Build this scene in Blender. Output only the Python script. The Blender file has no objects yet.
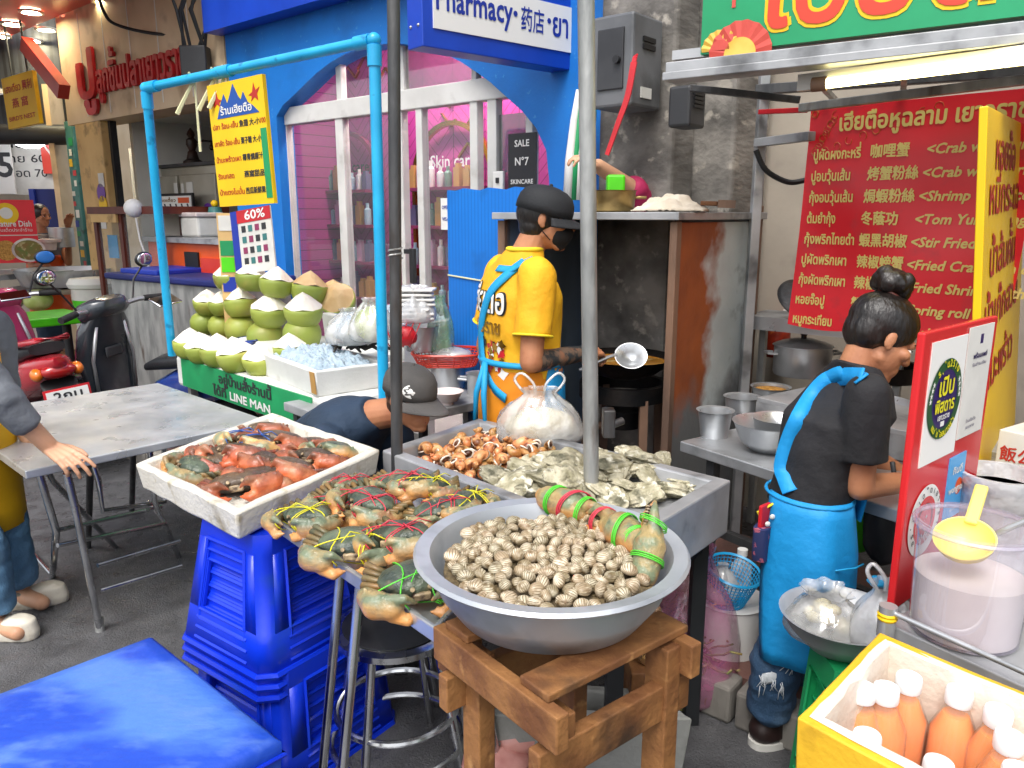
import bpy, bmesh, math, random
import numpy as np
from mathutils import Vector as V, Matrix as M, noise
from mathutils.geometry import delaunay_2d_cdt
R = math.radians
SC = bpy.context.scene
COL = SC.collection
rnd = random.Random(7)
# ---------------------------------------------------------------- camera, sky, sun, exposure
PITCH, FPX, CH = 12.4, 770.0, 1.6
cam_data = bpy.data.cameras.new('camera')
cam_data.lens = FPX/1024*36; cam_data.sensor_width = 36; cam_data.clip_start = .05; cam_data.clip_end = 500
camera = bpy.data.objects.new('camera', cam_data); COL.objects.link(camera)
camera.location = (0, 0, CH); camera.rotation_euler = (R(90-PITCH), 0, 0)
SC.camera = camera
SUN_EL, SUN_ROT = 58, 200
world = bpy.data.worlds.new('World'); SC.world = world; world.use_nodes = True
_nt = world.node_tree
_sky = _nt.nodes.new('ShaderNodeTexSky'); _sky.sky_type = 'NISHITA'; _sky.sun_disc = False
_sky.sun_elevation = R(SUN_EL); _sky.sun_rotation = R(SUN_ROT); _sky.dust_density = 4
_hs = _nt.nodes.new('ShaderNodeHueSaturation'); _hs.inputs['Saturation'].default_value = .3
_bg = _nt.nodes['Background']; _bg.inputs['Strength'].default_value = .15
_nt.links.new(_sky.outputs[0], _hs.inputs['Color']); _nt.links.new(_hs.outputs[0], _bg.inputs['Color'])
sun_data = bpy.data.lights.new('sun', 'SUN'); sun_data.energy = .75; sun_data.angle = R(25); sun_data.color = (1, .97, .92)
sun = bpy.data.objects.new('sun', sun_data); COL.objects.link(sun)
sun.rotation_euler = (R(90-SUN_EL), 0, R(180-SUN_ROT))
SC.view_settings.view_transform = 'Standard'; SC.view_settings.look = 'None'
SC.view_settings.exposure = 0.98; SC.view_settings.gamma = 1
SC.render.resolution_x, SC.render.resolution_y = 1024, 768
try:
    SC.cycles.max_bounces = 8; SC.cycles.transparent_max_bounces = 12; SC.cycles.use_denoising = True
    SC.cycles.caustics_reflective = False; SC.cycles.caustics_refractive = False
except Exception: pass
# ---------------------------------------------------------------- picture point -> place
_cp, _sp = math.cos(R(PITCH)), math.sin(R(PITCH))
def ray(px, py):
    a = (px-512)/FPX; b = (384-py)/FPX
    return V((a, _cp+b*_sp, -_sp+b*_cp))
CAM = V((0, 0, CH))
def PZ(px, py, z): d = ray(px, py); return CAM+d*((z-CH)/d.z)
def PY(px, py, y): d = ray(px, py); return CAM+d*(y/d.y)
def PL(px, py, p, n): d = ray(px, py); return CAM+d*((V(p)-CAM).dot(n)/d.dot(n))
UP = V((0, 0, 1))
# ---------------------------------------------------------------- materials
def H(s):
    c = [int(s[i:i+2], 16)/255 for i in (0, 2, 4)]
    return tuple(x/12.92 if x < .04045 else ((x+.055)/1.055)**2.4 for x in c)+(1,)
MATS = {}
def mat(name, c, c2=None, sc=6, rough=.5, metal=0, bump=0, bsc=None, r2=None, dirt=None, alpha=None, trans=0, rnd=0, hue=0,
        emit=0, stretch=None, detail=5, lo=.38, hi=.62, sss=0, coat=0, spec=None, wave=None, dirt2=None, bdist=.01, aniso=0):
    m = bpy.data.materials.new(name); m.use_nodes = True; nt = m.node_tree; N = nt.nodes; L = nt.links.new
    p = N['Principled BSDF']
    c = H(c) if isinstance(c, str) else c
    if isinstance(c2, str): c2 = H(c2)
    tc = N.new('ShaderNodeTexCoord'); mp = N.new('ShaderNodeMapping'); L(tc.outputs['Object'], mp.inputs[0])
    if stretch: mp.inputs['Scale'].default_value = stretch
    inf = N.new('ShaderNodeObjectInfo')
    add = N.new('ShaderNodeVectorMath'); add.operation = 'ADD'; cmb = N.new('ShaderNodeVectorMath'); cmb.operation = 'SCALE'
    cmb.inputs[0].default_value = (37, 21, 53); L(inf.outputs['Random'], cmb.inputs['Scale'])
    L(mp.outputs[0], add.inputs[0]); L(cmb.outputs[0], add.inputs[1]); vec = add.outputs[0]
    def nz(scale, lo_, hi_, det=detail):
        n = N.new('ShaderNodeTexNoise'); n.inputs['Scale'].default_value = scale; n.inputs['Detail'].default_value = det
        L(vec, n.inputs['Vector'])
        r = N.new('ShaderNodeMapRange'); r.inputs['From Min'].default_value = lo_; r.inputs['From Max'].default_value = hi_
        L(n.outputs['Fac'], r.inputs['Value']); return r.outputs[0]
    def mix(f, a, b):
        x = N.new('ShaderNodeMix'); x.data_type = 'RGBA'; L(f, x.inputs['Factor'])
        if isinstance(a, tuple): x.inputs['A'].default_value = a
        else: L(a, x.inputs['A'])
        if isinstance(b, tuple): x.inputs['B'].default_value = b
        else: L(b, x.inputs['B'])
        return x.outputs['Result']
    out = c; fac = None
    if c2 is not None:
        fac = nz(sc, lo, hi); out = mix(fac, c, c2)
    if wave:                                        # (colour, scale, axis, sharp)  stripes in object space
        w = N.new('ShaderNodeTexWave'); w.bands_direction = wave[2]; w.inputs['Scale'].default_value = wave[1]; w.inputs['Distortion'].default_value = wave[4] if len(wave) > 4 else .3
        L(vec if len(wave) > 5 else tc.outputs['Object'], w.inputs['Vector'])
        r = N.new('ShaderNodeMapRange'); r.inputs['From Min'].default_value = wave[3]; r.inputs['From Max'].default_value = min(1, wave[3]+.25)
        L(w.outputs['Fac'], r.inputs['Value']); out = mix(r.outputs[0], out, H(wave[0]))
    for d in (dirt, dirt2):
        if d: out = mix(nz(d[1], d[2], d[3], 6), out, H(d[0]))
    if rnd or hue:
        h = N.new('ShaderNodeHueSaturation')
        r = N.new('ShaderNodeMapRange'); r.inputs['To Min'].default_value = 1-rnd; r.inputs['To Max'].default_value = 1+rnd; L(inf.outputs['Random'], r.inputs['Value'])
        L(r.outputs[0], h.inputs['Value'])
        if hue:
            r = N.new('ShaderNodeMapRange'); r.inputs['To Min'].default_value = .5+hue; r.inputs['To Max'].default_value = .5-hue; L(inf.outputs['Random'], r.inputs['Value']); L(r.outputs[0], h.inputs['Hue'])
        if isinstance(out, tuple): h.inputs['Color'].default_value = out
        else: L(out, h.inputs['Color'])
        out = h.outputs[0]
    if isinstance(out, tuple): p.inputs['Base Color'].default_value = out
    else: L(out, p.inputs['Base Color'])
    p.inputs['Roughness'].default_value = rough; p.inputs['Metallic'].default_value = metal
    if r2 is not None:
        r = N.new('ShaderNodeMapRange'); r.inputs['To Min'].default_value = rough; r.inputs['To Max'].default_value = r2
        L(nz(sc*1.7, .35, .65), r.inputs['Value']); L(r.outputs[0], p.inputs['Roughness'])
    if bump:
        b = N.new('ShaderNodeBump'); b.inputs['Strength'].default_value = bump; b.inputs['Distance'].default_value = bdist
        n = N.new('ShaderNodeTexNoise'); n.inputs['Scale'].default_value = bsc or sc*3; n.inputs['Detail'].default_value = 6; L(vec, n.inputs['Vector'])
        L(n.outputs['Fac'], b.inputs['Height']); L(b.outputs[0], p.inputs['Normal'])
    if trans: p.inputs['Transmission Weight'].default_value = trans; p.inputs['IOR'].default_value = 1.2
    if alpha is not None: p.inputs['Alpha'].default_value = alpha
    if sss: p.inputs['Subsurface Weight'].default_value = sss; p.inputs['Subsurface Radius'].default_value = (.012, .005, .003); p.inputs['Subsurface Scale'].default_value = 1
    if coat: p.inputs['Coat Weight'].default_value = coat; p.inputs['Coat Roughness'].default_value = .08
    if spec is not None: p.inputs['Specular IOR Level'].default_value = spec
    if emit:
        p.inputs['Emission Color'].default_value = c; p.inputs['Emission Strength'].default_value = emit
    MATS[name] = m
    return m
def film(name, c, op, gloss=.12, rough=.05, noise_amt=0, nscale=6):
    """thin clear sheet (window pane, plastic bag): part see-through, part milky, a little mirror"""
    m = bpy.data.materials.new(name); m.use_nodes = True; nt = m.node_tree; N = nt.nodes; L = nt.links.new
    p = N['Principled BSDF']; p.inputs['Base Color'].default_value = H(c); p.inputs['Roughness'].default_value = .45
    o = N['Material Output']; t = N.new('ShaderNodeBsdfTransparent'); g = N.new('ShaderNodeBsdfGlossy'); g.inputs['Roughness'].default_value = rough
    m1 = N.new('ShaderNodeMixShader'); m1.inputs[0].default_value = op; L(t.outputs[0], m1.inputs[1]); L(p.outputs[0], m1.inputs[2])
    m2 = N.new('ShaderNodeMixShader'); fr = N.new('ShaderNodeLayerWeight'); pw = N.new('ShaderNodeMath'); pw.operation = 'POWER'; pw.inputs[1].default_value = 4
    L(fr.outputs['Facing'], pw.inputs[0])
    mu = N.new('ShaderNodeMath'); mu.operation = 'MULTIPLY_ADD'; mu.inputs[1].default_value = .7; mu.inputs[2].default_value = gloss; mu.use_clamp = True
    L(pw.outputs[0], mu.inputs[0]); L(mu.outputs[0], m2.inputs[0]); L(m1.outputs[0], m2.inputs[1]); L(g.outputs[0], m2.inputs[2]); L(m2.outputs[0], o.inputs[0])
    if noise_amt:
        tc = N.new('ShaderNodeTexCoord'); n = N.new('ShaderNodeTexNoise'); n.inputs['Scale'].default_value = nscale; n.inputs['Detail'].default_value = 4; L(tc.outputs['Object'], n.inputs[0])
        b = N.new('ShaderNodeBump'); b.inputs['Strength'].default_value = .8; b.inputs['Distance'].default_value = .03; L(n.outputs[0], b.inputs['Height'])
        L(b.outputs[0], p.inputs['Normal']); L(b.outputs[0], g.inputs['Normal']); L(b.outputs[0], fr.inputs['Normal'])
        r = N.new('ShaderNodeMapRange'); r.inputs['From Min'].default_value = .3; r.inputs['From Max'].default_value = .7; r.inputs['To Min'].default_value = max(0, op-noise_amt); r.inputs['To Max'].default_value = min(1, op+noise_amt)
        L(n.outputs[0], r.inputs['Value']); L(r.outputs[0], m1.inputs[0])
    MATS[name] = m
    return m
# ---------------------------------------------------------------- mesh builder
def FM(o, x, y, z=None):
    x = V(x).normalized(); y = V(y).normalized()
    z = x.cross(y).normalized() if z is None else V(z).normalized()
    return M(((x.x, y.x, z.x, o[0]), (x.y, y.y, z.y, o[1]), (x.z, y.z, z.z, o[2]), (0, 0, 0, 1)))
def T(x, y=0, z=0): return M.Translation((x, y, z))
def RZ(a): return M.Rotation(R(a), 4, 'Z')
def RX(a): return M.Rotation(R(a), 4, 'X')
def RY(a): return M.Rotation(R(a), 4, 'Y')
def perp(d):
    d = V(d).normalized(); a = UP if abs(d.z) < .9 else V((1, 0, 0))
    x = d.cross(a).normalized(); return x, d.cross(x).normalized()
_TX = {}
UPV = set('\u0e34\u0e35\u0e36\u0e37\u0e31\u0e4d'); TONE = set('\u0e48\u0e49\u0e4a\u0e4b\u0e4c')
def _outline(t):
    c = bpy.data.curves.new('t', 'FONT'); c.body = t; c.size = 1; c.dimensions = '2D'; c.fill_mode = 'NONE'; c.resolution_u = 2
    ob = bpy.data.objects.new('t', c); me = bpy.data.meshes.new_from_object(ob)
    vs = [v.co.to_2d() for v in me.vertices]; es = [tuple(e.vertices) for e in me.edges]
    bpy.data.objects.remove(ob); bpy.data.curves.remove(c); bpy.data.meshes.remove(me)
    return vs, es
def text2d(t):
    if t in _TX: return _TX[t]
    vs, es = _outline(t)
    for i, ch in enumerate(t):                       # lift tone marks that stack on an upper vowel
        if ch in TONE and i and t[i-1] in UPV:
            a = len(_outline(t[:i])[0]); b = len(_outline(t[:i+1])[0])
            for k in range(a, min(b, len(vs))): vs[k] = vs[k]+V((0, .2))
    P = np.array(vs); adj = {}
    for a, b in es: adj.setdefault(a, []).append(b); adj.setdefault(b, []).append(a)
    loops = []; seen = set()
    for st in range(len(vs)):
        if st in seen or st not in adj: continue
        prev, cur, loop = None, st, []
        while True:
            loop.append(cur); seen.add(cur)
            nx = [q for q in adj[cur] if q != prev and q not in seen]
            if not nx: break
            prev, cur = cur, (min(nx) if len(loop) == 1 else nx[0])
        loops.append(loop)
    r = delaunay_2d_cdt(vs, es, [], 0, 1e-6); NV = np.array(r[0]); nf = r[2]
    S = np.concatenate([P[l] for l in loops]); E = np.concatenate([P[np.roll(l, -1)] for l in loops])
    C = np.array([NV[list(f)].mean(0) for f in nf]); wn = np.zeros(len(C), int)
    for k in range(len(S)):
        y0, y1 = S[k, 1], E[k, 1]
        if y0 == y1: continue
        xi = S[k, 0]+(C[:, 1]-y0)/(y1-y0)*(E[k, 0]-S[k, 0]); g = xi > C[:, 0]
        wn += ((y0 <= C[:, 1]) & (y1 > C[:, 1]) & g).astype(int)-((y1 <= C[:, 1]) & (y0 > C[:, 1]) & g).astype(int)
    _TX[t] = (NV, [f for f, q in zip(nf, wn) if q], float(P[:, 0].min()), float(P[:, 0].max()))
    return _TX[t]
class MB:
    def __init__(s): s.v = []; s.f = []; s.mi = []; s.cur = 0
    def add(s, vs, fs, m=None):
        b = len(s.v)
        s.v += [(m @ V(p)) if m is not None else V(p) for p in vs]
        s.f += [tuple(b+i for i in f) for f in fs]; s.mi += [s.cur]*len(fs); return s
    def mat(s, i): s.cur = i; return s
    def hexa(s, b, t):
        return s.add(list(b)+list(t), [(3, 2, 1, 0), (4, 5, 6, 7)]+[(i, (i+1) % 4, 4+(i+1) % 4, 4+i) for i in range(4)])
    def box(s, c, d, m=None):
        x, y, z = d[0]/2, d[1]/2, d[2]/2
        vs = [(c[0]+a*x, c[1]+b*y, c[2]+e*z) for e in (-1, 1) for a, b in ((-1, -1), (1, -1), (1, 1), (-1, 1))]
        return s.add(vs, [(3, 2, 1, 0), (4, 5, 6, 7)]+[(i, (i+1) % 4, 4+(i+1) % 4, 4+i) for i in range(4)], m)
    def bar(s, p, q, w, h, side=None):
        p, q = V(p), V(q); d = (q-p).normalized()
        if side is None: x, y = perp(d)
        else: y = V(side).normalized(); x = d.cross(y).normalized(); y = x.cross(d).normalized()
        c = [x*a*w/2+y*b*h/2 for a, b in ((-1, -1), (1, -1), (1, 1), (-1, 1))]
        return s.hexa([p+k for k in c], [q+k for k in c])
    def cyl(s, p, q, r0, r1=None, n=14, caps=True):
        p, q = V(p), V(q); r1 = r0 if r1 is None else r1; x, y = perp(q-p)
        vs = []
        for o, r in ((p, r0), (q, r1)):
            vs += [o+x*math.cos(2*math.pi*i/n)*r+y*math.sin(2*math.pi*i/n)*r for i in range(n)]
        fs = [(i, (i+1) % n, n+(i+1) % n, n+i) for i in range(n)]
        if caps: fs += [tuple(range(n-1, -1, -1)), tuple(range(n, 2*n))]
        return s.add(vs, fs)
    def tube(s, pts, r, n=8, closed=False, caps=True):
        pts = [V(p) for p in pts]; k = len(pts); rs = r if isinstance(r, (list, tuple)) else [r]*k
        vs = []; x = None
        for i, p in enumerate(pts):
            a = pts[i-1] if (i or closed) else p; b = pts[(i+1) % k] if (i < k-1 or closed) else p
            d = (b-a)
            if d.length < 1e-9: d = UP.copy()
            d.normalize()
            if x is None: x, _ = perp(d)
            x = (x-d*x.dot(d))
            if x.length < 1e-6: x, _ = perp(d)
            x.normalize(); y = d.cross(x)
            vs += [p+(x*math.cos(2*math.pi*j/n)+y*math.sin(2*math.pi*j/n))*rs[i] for j in range(n)]
        fs = []
        for i in range(k if closed else k-1):
            a, b = i*n, ((i+1) % k)*n
            fs += [(a+j, a+(j+1) % n, b+(j+1) % n, b+j) for j in range(n)]
        if caps and not closed: fs += [tuple(range(n-1, -1, -1)), tuple(range((k-1)*n, k*n))]
        return s.add(vs, fs)
    def lathe(s, prof, m=None, n=28, sx=1, sy=1, cap0=True, cap1=True):
        vs = []; k = len(prof)
        for r, z in prof: vs += [(r*sx*math.cos(2*math.pi*i/n), r*sy*math.sin(2*math.pi*i/n), z) for i in range(n)]
        fs = []
        for j in range(k-1): fs += [(j*n+i, j*n+(i+1) % n, (j+1)*n+(i+1) % n, (j+1)*n+i) for i in range(n)]
        if cap0: fs.append(tuple(range(n-1, -1, -1)))
        if cap1: fs.append(tuple(range((k-1)*n, k*n)))
        return s.add(vs, fs, m)
    def ell(s, c, r, m=None, nu=16, nv=10, fn=None):
        if not isinstance(r, (tuple, list)): r = (r, r, r)
        vs = [(0, 0, -1)]
        for j in range(1, nv):
            t = math.pi*j/nv-math.pi/2
            vs += [(math.cos(t)*math.cos(2*math.pi*i/nu), math.cos(t)*math.sin(2*math.pi*i/nu), math.sin(t)) for i in range(nu)]
        vs.append((0, 0, 1)); top = len(vs)-1
        fs = [(0, 1+(i+1) % nu, 1+i) for i in range(nu)]
        for j in range(nv-2): fs += [(1+j*nu+i, 1+j*nu+(i+1) % nu, 1+(j+1)*nu+(i+1) % nu, 1+(j+1)*nu+i) for i in range(nu)]
        b = 1+(nv-2)*nu; fs += [(b+i, b+(i+1) % nu, top) for i in range(nu)]
        o = V(c); w = []
        for p in vs:
            q = V(p)
            if fn: q = q*fn(q)
            w.append(V((q.x*r[0], q.y*r[1], q.z*r[2])))
        if m is not None: w = [m @ q for q in w]
        return s.add([o+q for q in w], fs)
    def prism(s, poly, d0, d1, m=None):
        n = len(poly)
        vs = [(x, y, d0) for x, y in poly]+[(x, y, d1) for x, y in poly]
        return s.add(vs, [tuple(range(n-1, -1, -1)), tuple(range(n, 2*n))]+[(i, (i+1) % n, n+(i+1) % n, n+i) for i in range(n)], m)
    def loft(s, rings, caps=True):
        n = len(rings[0]); k = len(rings); vs = [p for r in rings for p in r]
        fs = [(j*n+i, j*n+(i+1) % n, (j+1)*n+(i+1) % n, (j+1)*n+i) for j in range(k-1) for i in range(n)]
        if caps: fs += [tuple(range(n-1, -1, -1)), tuple(range((k-1)*n, k*n))]
        return s.add(vs, fs)
    def grid(s, fn, nu, nv):
        vs = [fn(i/nu, j/nv) for j in range(nv+1) for i in range(nu+1)]
        return s.add(vs, [(j*(nu+1)+i, j*(nu+1)+i+1, (j+1)*(nu+1)+i+1, (j+1)*(nu+1)+i) for j in range(nv) for i in range(nu)])
    def rope(s, p, q, r, sag=0, n=8, k=6):
        p, q = V(p), V(q)
        return s.tube([p.lerp(q, t/n)-UP*sag*4*(t/n)*(1-t/n) for t in range(n+1)], r, k)
    def text(s, t, size, m, align='l', bold=0, sx=1, lift=.0008, width=None):
        """flat lettering in the x-y plane of m; bold repeats the outline a hair higher each time"""
        NV, fs, x0, x1 = text2d(t)
        if width: sx = width/((x1-x0)*size)
        off = {'l': -x0, 'c': -(x0+x1)/2, 'r': -x1}[align]
        reps = [(0, 0)] if not bold else [(bold*math.cos(a*math.pi/3), bold*math.sin(a*math.pi/3)) for a in range(6)]+[(0, 0)]
        for i, (dx, dy) in enumerate(reps):
            s.add([((x+off+dx)*size*sx, (y+dy)*size, lift+i*.00012) for x, y in NV], fs, m)
        return s
    def build(s, name, m=None, parent=None, smooth=35, bevel=0, seg=2, label=None, local=False, origin=None, kind=None, solid=0, sub=0):
        me = bpy.data.meshes.new(name)
        vs = s.v
        if parent is not None and not local:
            inv = WM[parent.name].inverted(); vs = [inv @ p for p in vs]
        if origin is not None: o = V(origin); vs = [p-o for p in vs]
        me.from_pydata([tuple(p) for p in vs], [], s.f)
        ms = m if isinstance(m, (list, tuple)) else [m]
        for q in ms: me.materials.append(MATS[q] if isinstance(q, str) else q)
        if len(ms) > 1: me.polygons.foreach_set('material_index', s.mi)
        me.validate(); me.update()
        if smooth:
            me.shade_smooth()
            if smooth < 180: me.set_sharp_from_angle(angle=R(smooth))
        ob = bpy.data.objects.new(name, me); COL.objects.link(ob)
        if origin is not None: ob.location = origin
        WM[ob.name] = WM[parent.name].copy() if parent is not None else (T(*origin) if origin is not None else M())
        if parent is not None: ob.parent = parent; KIDS.setdefault(parent.name, []).append(ob)
        if solid:
            q = ob.modifiers.new('thickness', 'SOLIDIFY'); q.thickness = solid; q.offset = 0
        if bevel:
            q = ob.modifiers.new('bevel', 'BEVEL'); q.width = bevel; q.segments = seg; q.limit_method = 'ANGLE'; q.angle_limit = R(40); q.harden_normals = False
        if sub:
            q = ob.modifiers.new('sub', 'SUBSURF'); q.levels = sub; q.render_levels = sub
        if label: ob['label'] = label
        if kind: ob['kind'] = kind
        return ob
WM = {}; KIDS = {}
def tag(o, label, cat, group=None):
    o['label'] = label; o['category'] = cat
    if group: o['group'] = group
    return o
def thing(name, label, cat, loc=(0, 0, 0), m=None, group=None):
    o = bpy.data.objects.new(name, None); COL.objects.link(o); o.empty_display_size = .1
    o.matrix_world = m if m is not None else T(*loc)
    WM[o.name] = (m if m is not None else T(*loc)).copy()
    return tag(o, label, cat, group)
def dup(o, m, label=None, group=None, parent=None):
    c = o.copy(); COL.objects.link(c)
    if parent is None: c.matrix_world = m; WM[c.name] = m.copy()
    else: c.parent = parent; WM[c.name] = WM[parent.name]
    if label: c['label'] = label
    if group: c['group'] = group
    for k in KIDS.get(o.name, []):
        x = dup(k, None, parent=c); KIDS.setdefault(c.name, []).append(x)
    return c
def place(o, m): o.matrix_world = m; WM[o.name] = m.copy(); return o
def remesh(mb, voxel, smooth=3, fac=.5, wr=None):
    """melt overlapping solids of mb into one continuous surface; wr(p, n) -> push along the normal"""
    me = bpy.data.meshes.new('r'); me.from_pydata([tuple(p) for p in mb.v], [], mb.f); me.update()
    ob = bpy.data.objects.new('r', me); COL.objects.link(ob)
    q = ob.modifiers.new('a', 'REMESH'); q.mode = 'VOXEL'; q.voxel_size = voxel
    if smooth: q = ob.modifiers.new('b', 'SMOOTH'); q.iterations = smooth; q.factor = fac
    dg = bpy.context.evaluated_depsgraph_get(); m2 = bpy.data.meshes.new_from_object(ob.evaluated_get(dg))
    out = MB(); vs = [v.co.copy() for v in m2.vertices]
    if wr: vs = [p+n.vector*wr(p, n.vector) for p, n in zip(vs, m2.vertex_normals)]
    out.v = vs; out.f = [tuple(p.vertices) for p in m2.polygons]; out.mi = [0]*len(out.f)
    bpy.data.objects.remove(ob); bpy.data.meshes.remove(me); bpy.data.meshes.remove(m2)
    return out
def ring(c, x, y, a, b, n=20, pw=1.0):
    return [V(c)+V(x)*a*math.copysign(abs(math.cos(t))**pw, math.cos(t))+V(y)*b*math.copysign(abs(math.sin(t))**pw, math.sin(t)) for t in [2*math.pi*i/n for i in range(n)]]
def cap(mb, p, q, r0, r1, n=14):
    mb.cyl(p, q, r0, r1, n); mb.ell(p, r0*.998, nu=n, nv=8); mb.ell(q, r1*.998, nu=n, nv=8)
def wrinkle(amp, sc, st=(1, 1, 1)):
    return lambda p, n: amp*(noise.noise(V((p.x*sc*st[0], p.y*sc*st[1], p.z*sc*st[2])))+.5*noise.noise(V((p.x*sc*2.3*st[0]+9, p.y*sc*2.3*st[1], p.z*sc*2.3*st[2]))))
def smooth_path(pts, n=5):
    out = []; P = [V(pts[0])]+[V(p) for p in pts]+[V(pts[-1])]
    for i in range(1, len(P)-2):
        for k in range(n):
            u = k/n; a, b_, c, d = P[i-1:i+3]; out.append(.5*((2*b_)+(c-a)*u+(2*a-5*b_+4*c-d)*u*u+(3*b_-a-3*c+d)*u**3))
    return out+[V(pts[-1])]
# the street runs along E1 (towards the right and nearer), the houses lie along E2
E1 = V((.766, -.643, 0)); E2 = V((.643, .766, 0)); F0 = V((-1.56, 5.7, 0))
def FP(px, py, d=0): return PL(px, py, F0+E2*d, E2)          # picture point on the house front, d metres behind it
def SZ(px, py, d=0): p = FP(px, py, d)-F0; return p.dot(E1), p.z
def WF(s, z, d=0): return F0+E1*s+E2*d+UP*z
FMAT = FM(F0, E1, UP, -E2)                                   # local x along the front, y up, z out to the street
# ================================================================ materials of the setting
mat('asphalt', '5a5a5c', '4c4c4e', 9, .75, bump=.8, bsc=140, r2=.22, dirt=('3c3c3f', 1.1, .5, .9), dirt2=('6a6866', 260, .62, .7), bdist=.006)
mat('paving', '7a564e', '644841', 4, .7, bump=.3, bsc=60, dirt=('574440', 2.2, .5, .7))
mat('concrete', '8f8a83', '67635e', 5, .9, bump=.8, bsc=25, dirt=('3f3d3b', 3, .5, .72), dirt2=('a8a196', 14, .6, .7), stretch=(1, 1, .35))
mat('blue_wall', '0a76cc', '0a6cc0', 2, .55, bump=.1, bsc=60, dirt=('0a5a9e', 2.2, .52, .74), dirt2=('3a8ccc', 30, .66, .74))
mat('deep_blue', '1748c0', '123fae', 3, .35)
mat('dark_blue', '17246e', '121c58', 3, .6)
mat('beige_wall', 'dec6a4', 'd2b894', 3, .6, bump=.08, bsc=40, dirt=('96785c', 2.5, .56, .75))
mat('tan_wall', 'd8b478', 'c9a36a', 4, .6, dirt=('8b6d43', 5, .58, .7))
mat('grey_wall', 'b5ab9c', 'a39a8d', 2, .7, bump=.1, bsc=30, dirt=('7c756c', 3, .55, .8))
mat('inner_white', 'e6e3dc', 'd9d6ce', 2, .6)
mat('red_soffit', 'c4483c', 'b23c33', 2.5, .3)
mat('red_letter', 'c01f24', 'a8181d', 8, .4)
mat('black_metal', '26272a', '1d1d20', 5, .5)
mat('dark_sheet', '34363c', '26282d', 3, .55, wave=('1a1b1e', 3.5, 'X', .55))
mat('white_frame', 'd9d8d4', 'c9c8c4', 4, .35, dirt=('a8a59e', 6, .6, .8))
mat('alu', 'bfc0c2', 'a9abad', 5, .35, .7)
mat('steel', 'c9cbcd', 'b4b7ba', 4, .27, .7, bump=.06, bsc=30, r2=.42, dirt=('6c6d6e', 5, .58, .78))
mat('dull_steel', 'b9babc', '9c9ea0', 5, .40, .5, bump=.12, bsc=22, r2=.6, dirt=('4f4f50', 5, .55, .75))
mat('chrome', 'd5d6d8', 'b5b6b8', 8, .14, 1, r2=.3)
mat('galv', 'b4b5b2', '8f918f', 14, .5, .6, bump=.3, bsc=60, dirt=('5d4a3c', 9, .6, .72), stretch=(1, 1, .3))
mat('galv_dark', '5c5c5c', '47484a', 14, .5, .6, bump=.3, bsc=60, dirt=('3c312a', 9, .58, .72), stretch=(1, 1, .3))
mat('pvc_blue', '24aee0', '1c9fd2', 6, .3, dirt=('157fae', 18, .62, .7))

mat('pink_shelf', '8a3058', None, rough=.4)
mat('gold', 'c9963c', None, rough=.25, metal=.9)
mat('shop_lamp', 'fff6ee', None, emit=34); mat('lamp', 'fff2c8', None, emit=70); mat('lamp_white', 'f4f8ff', None, emit=6); mat('lamp_warm', 'fff0a8', None, emit=7)
mat('black', '0e0e10', None, rough=.5); mat('white', 'e6e5e1', None, rough=.5); mat('red', 'c8202a', 'b51a24', 5, .4); mat('yellow', 'f2c70c', 'e8ba08', 3, .45)
mat('ink_blue', '17329a', None, rough=.5); mat('ink_red', 'b32a1e', None, rough=.5); mat('ink_dark', '2c2c30', None, rough=.5)
mat('green', '1c9a5c', '178a52', 5, .5); mat('lime', '53d012', '48be10', 5, .4); mat('orange', 'e0581e', 'd04e18', 4, .4)
mat('paper', 'd9d7d0', 'cdcbc5', 8, .7); mat('wood_red', '6a2f1f', '55241a', 8, .45, stretch=(1, 1, .2))
film('window_glass', '9fb0b4', .05, .06, .02); film('cabinet_glass', 'c4d0d0', .12, .10, .05)
film('dark_glass', '4a4f50', .5, .12, .03)  # dark grey film; on the upper panes it paints in a reflection
def chevron():
    m = bpy.data.materials.new('chevron'); m.use_nodes = True; nt = m.node_tree; N = nt.nodes; L = nt.links.new; p = N['Principled BSDF']; p.inputs['Roughness'].default_value = .4
    tc = N.new('ShaderNodeTexCoord'); sx = N.new('ShaderNodeSeparateXYZ'); L(tc.outputs['Object'], sx.inputs[0])
    def ma(op, a, b=None):
        q = N.new('ShaderNodeMath'); q.operation = op
        for i, k in enumerate((a, b)):
            if k is None: continue
            if isinstance(k, (int, float)): q.inputs[i].default_value = k
            else: L(k, q.inputs[i])
        return q.outputs[0]
    u = ma('PINGPONG', sx.outputs[0], .16); w = ma('ADD', sx.outputs[1], u); f = ma('MODULO', ma('ADD', w, 50), .085)
    l1 = ma('LESS_THAN', f, .006); l2 = ma('LESS_THAN', u, .003); g = ma('MAXIMUM', l1, l2)
    x = N.new('ShaderNodeMix'); x.data_type = 'RGBA'; L(g, x.inputs['Factor']); x.inputs['A'].default_value = H('b8448a'); x.inputs['B'].default_value = H('5e1c44'); L(x.outputs['Result'], p.inputs['Base Color'])
    MATS['chevron'] = m
chevron()
def struct(mb, name, m, **k):
    o = mb.build(name, m, **k); o['kind'] = 'structure'; return o
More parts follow.
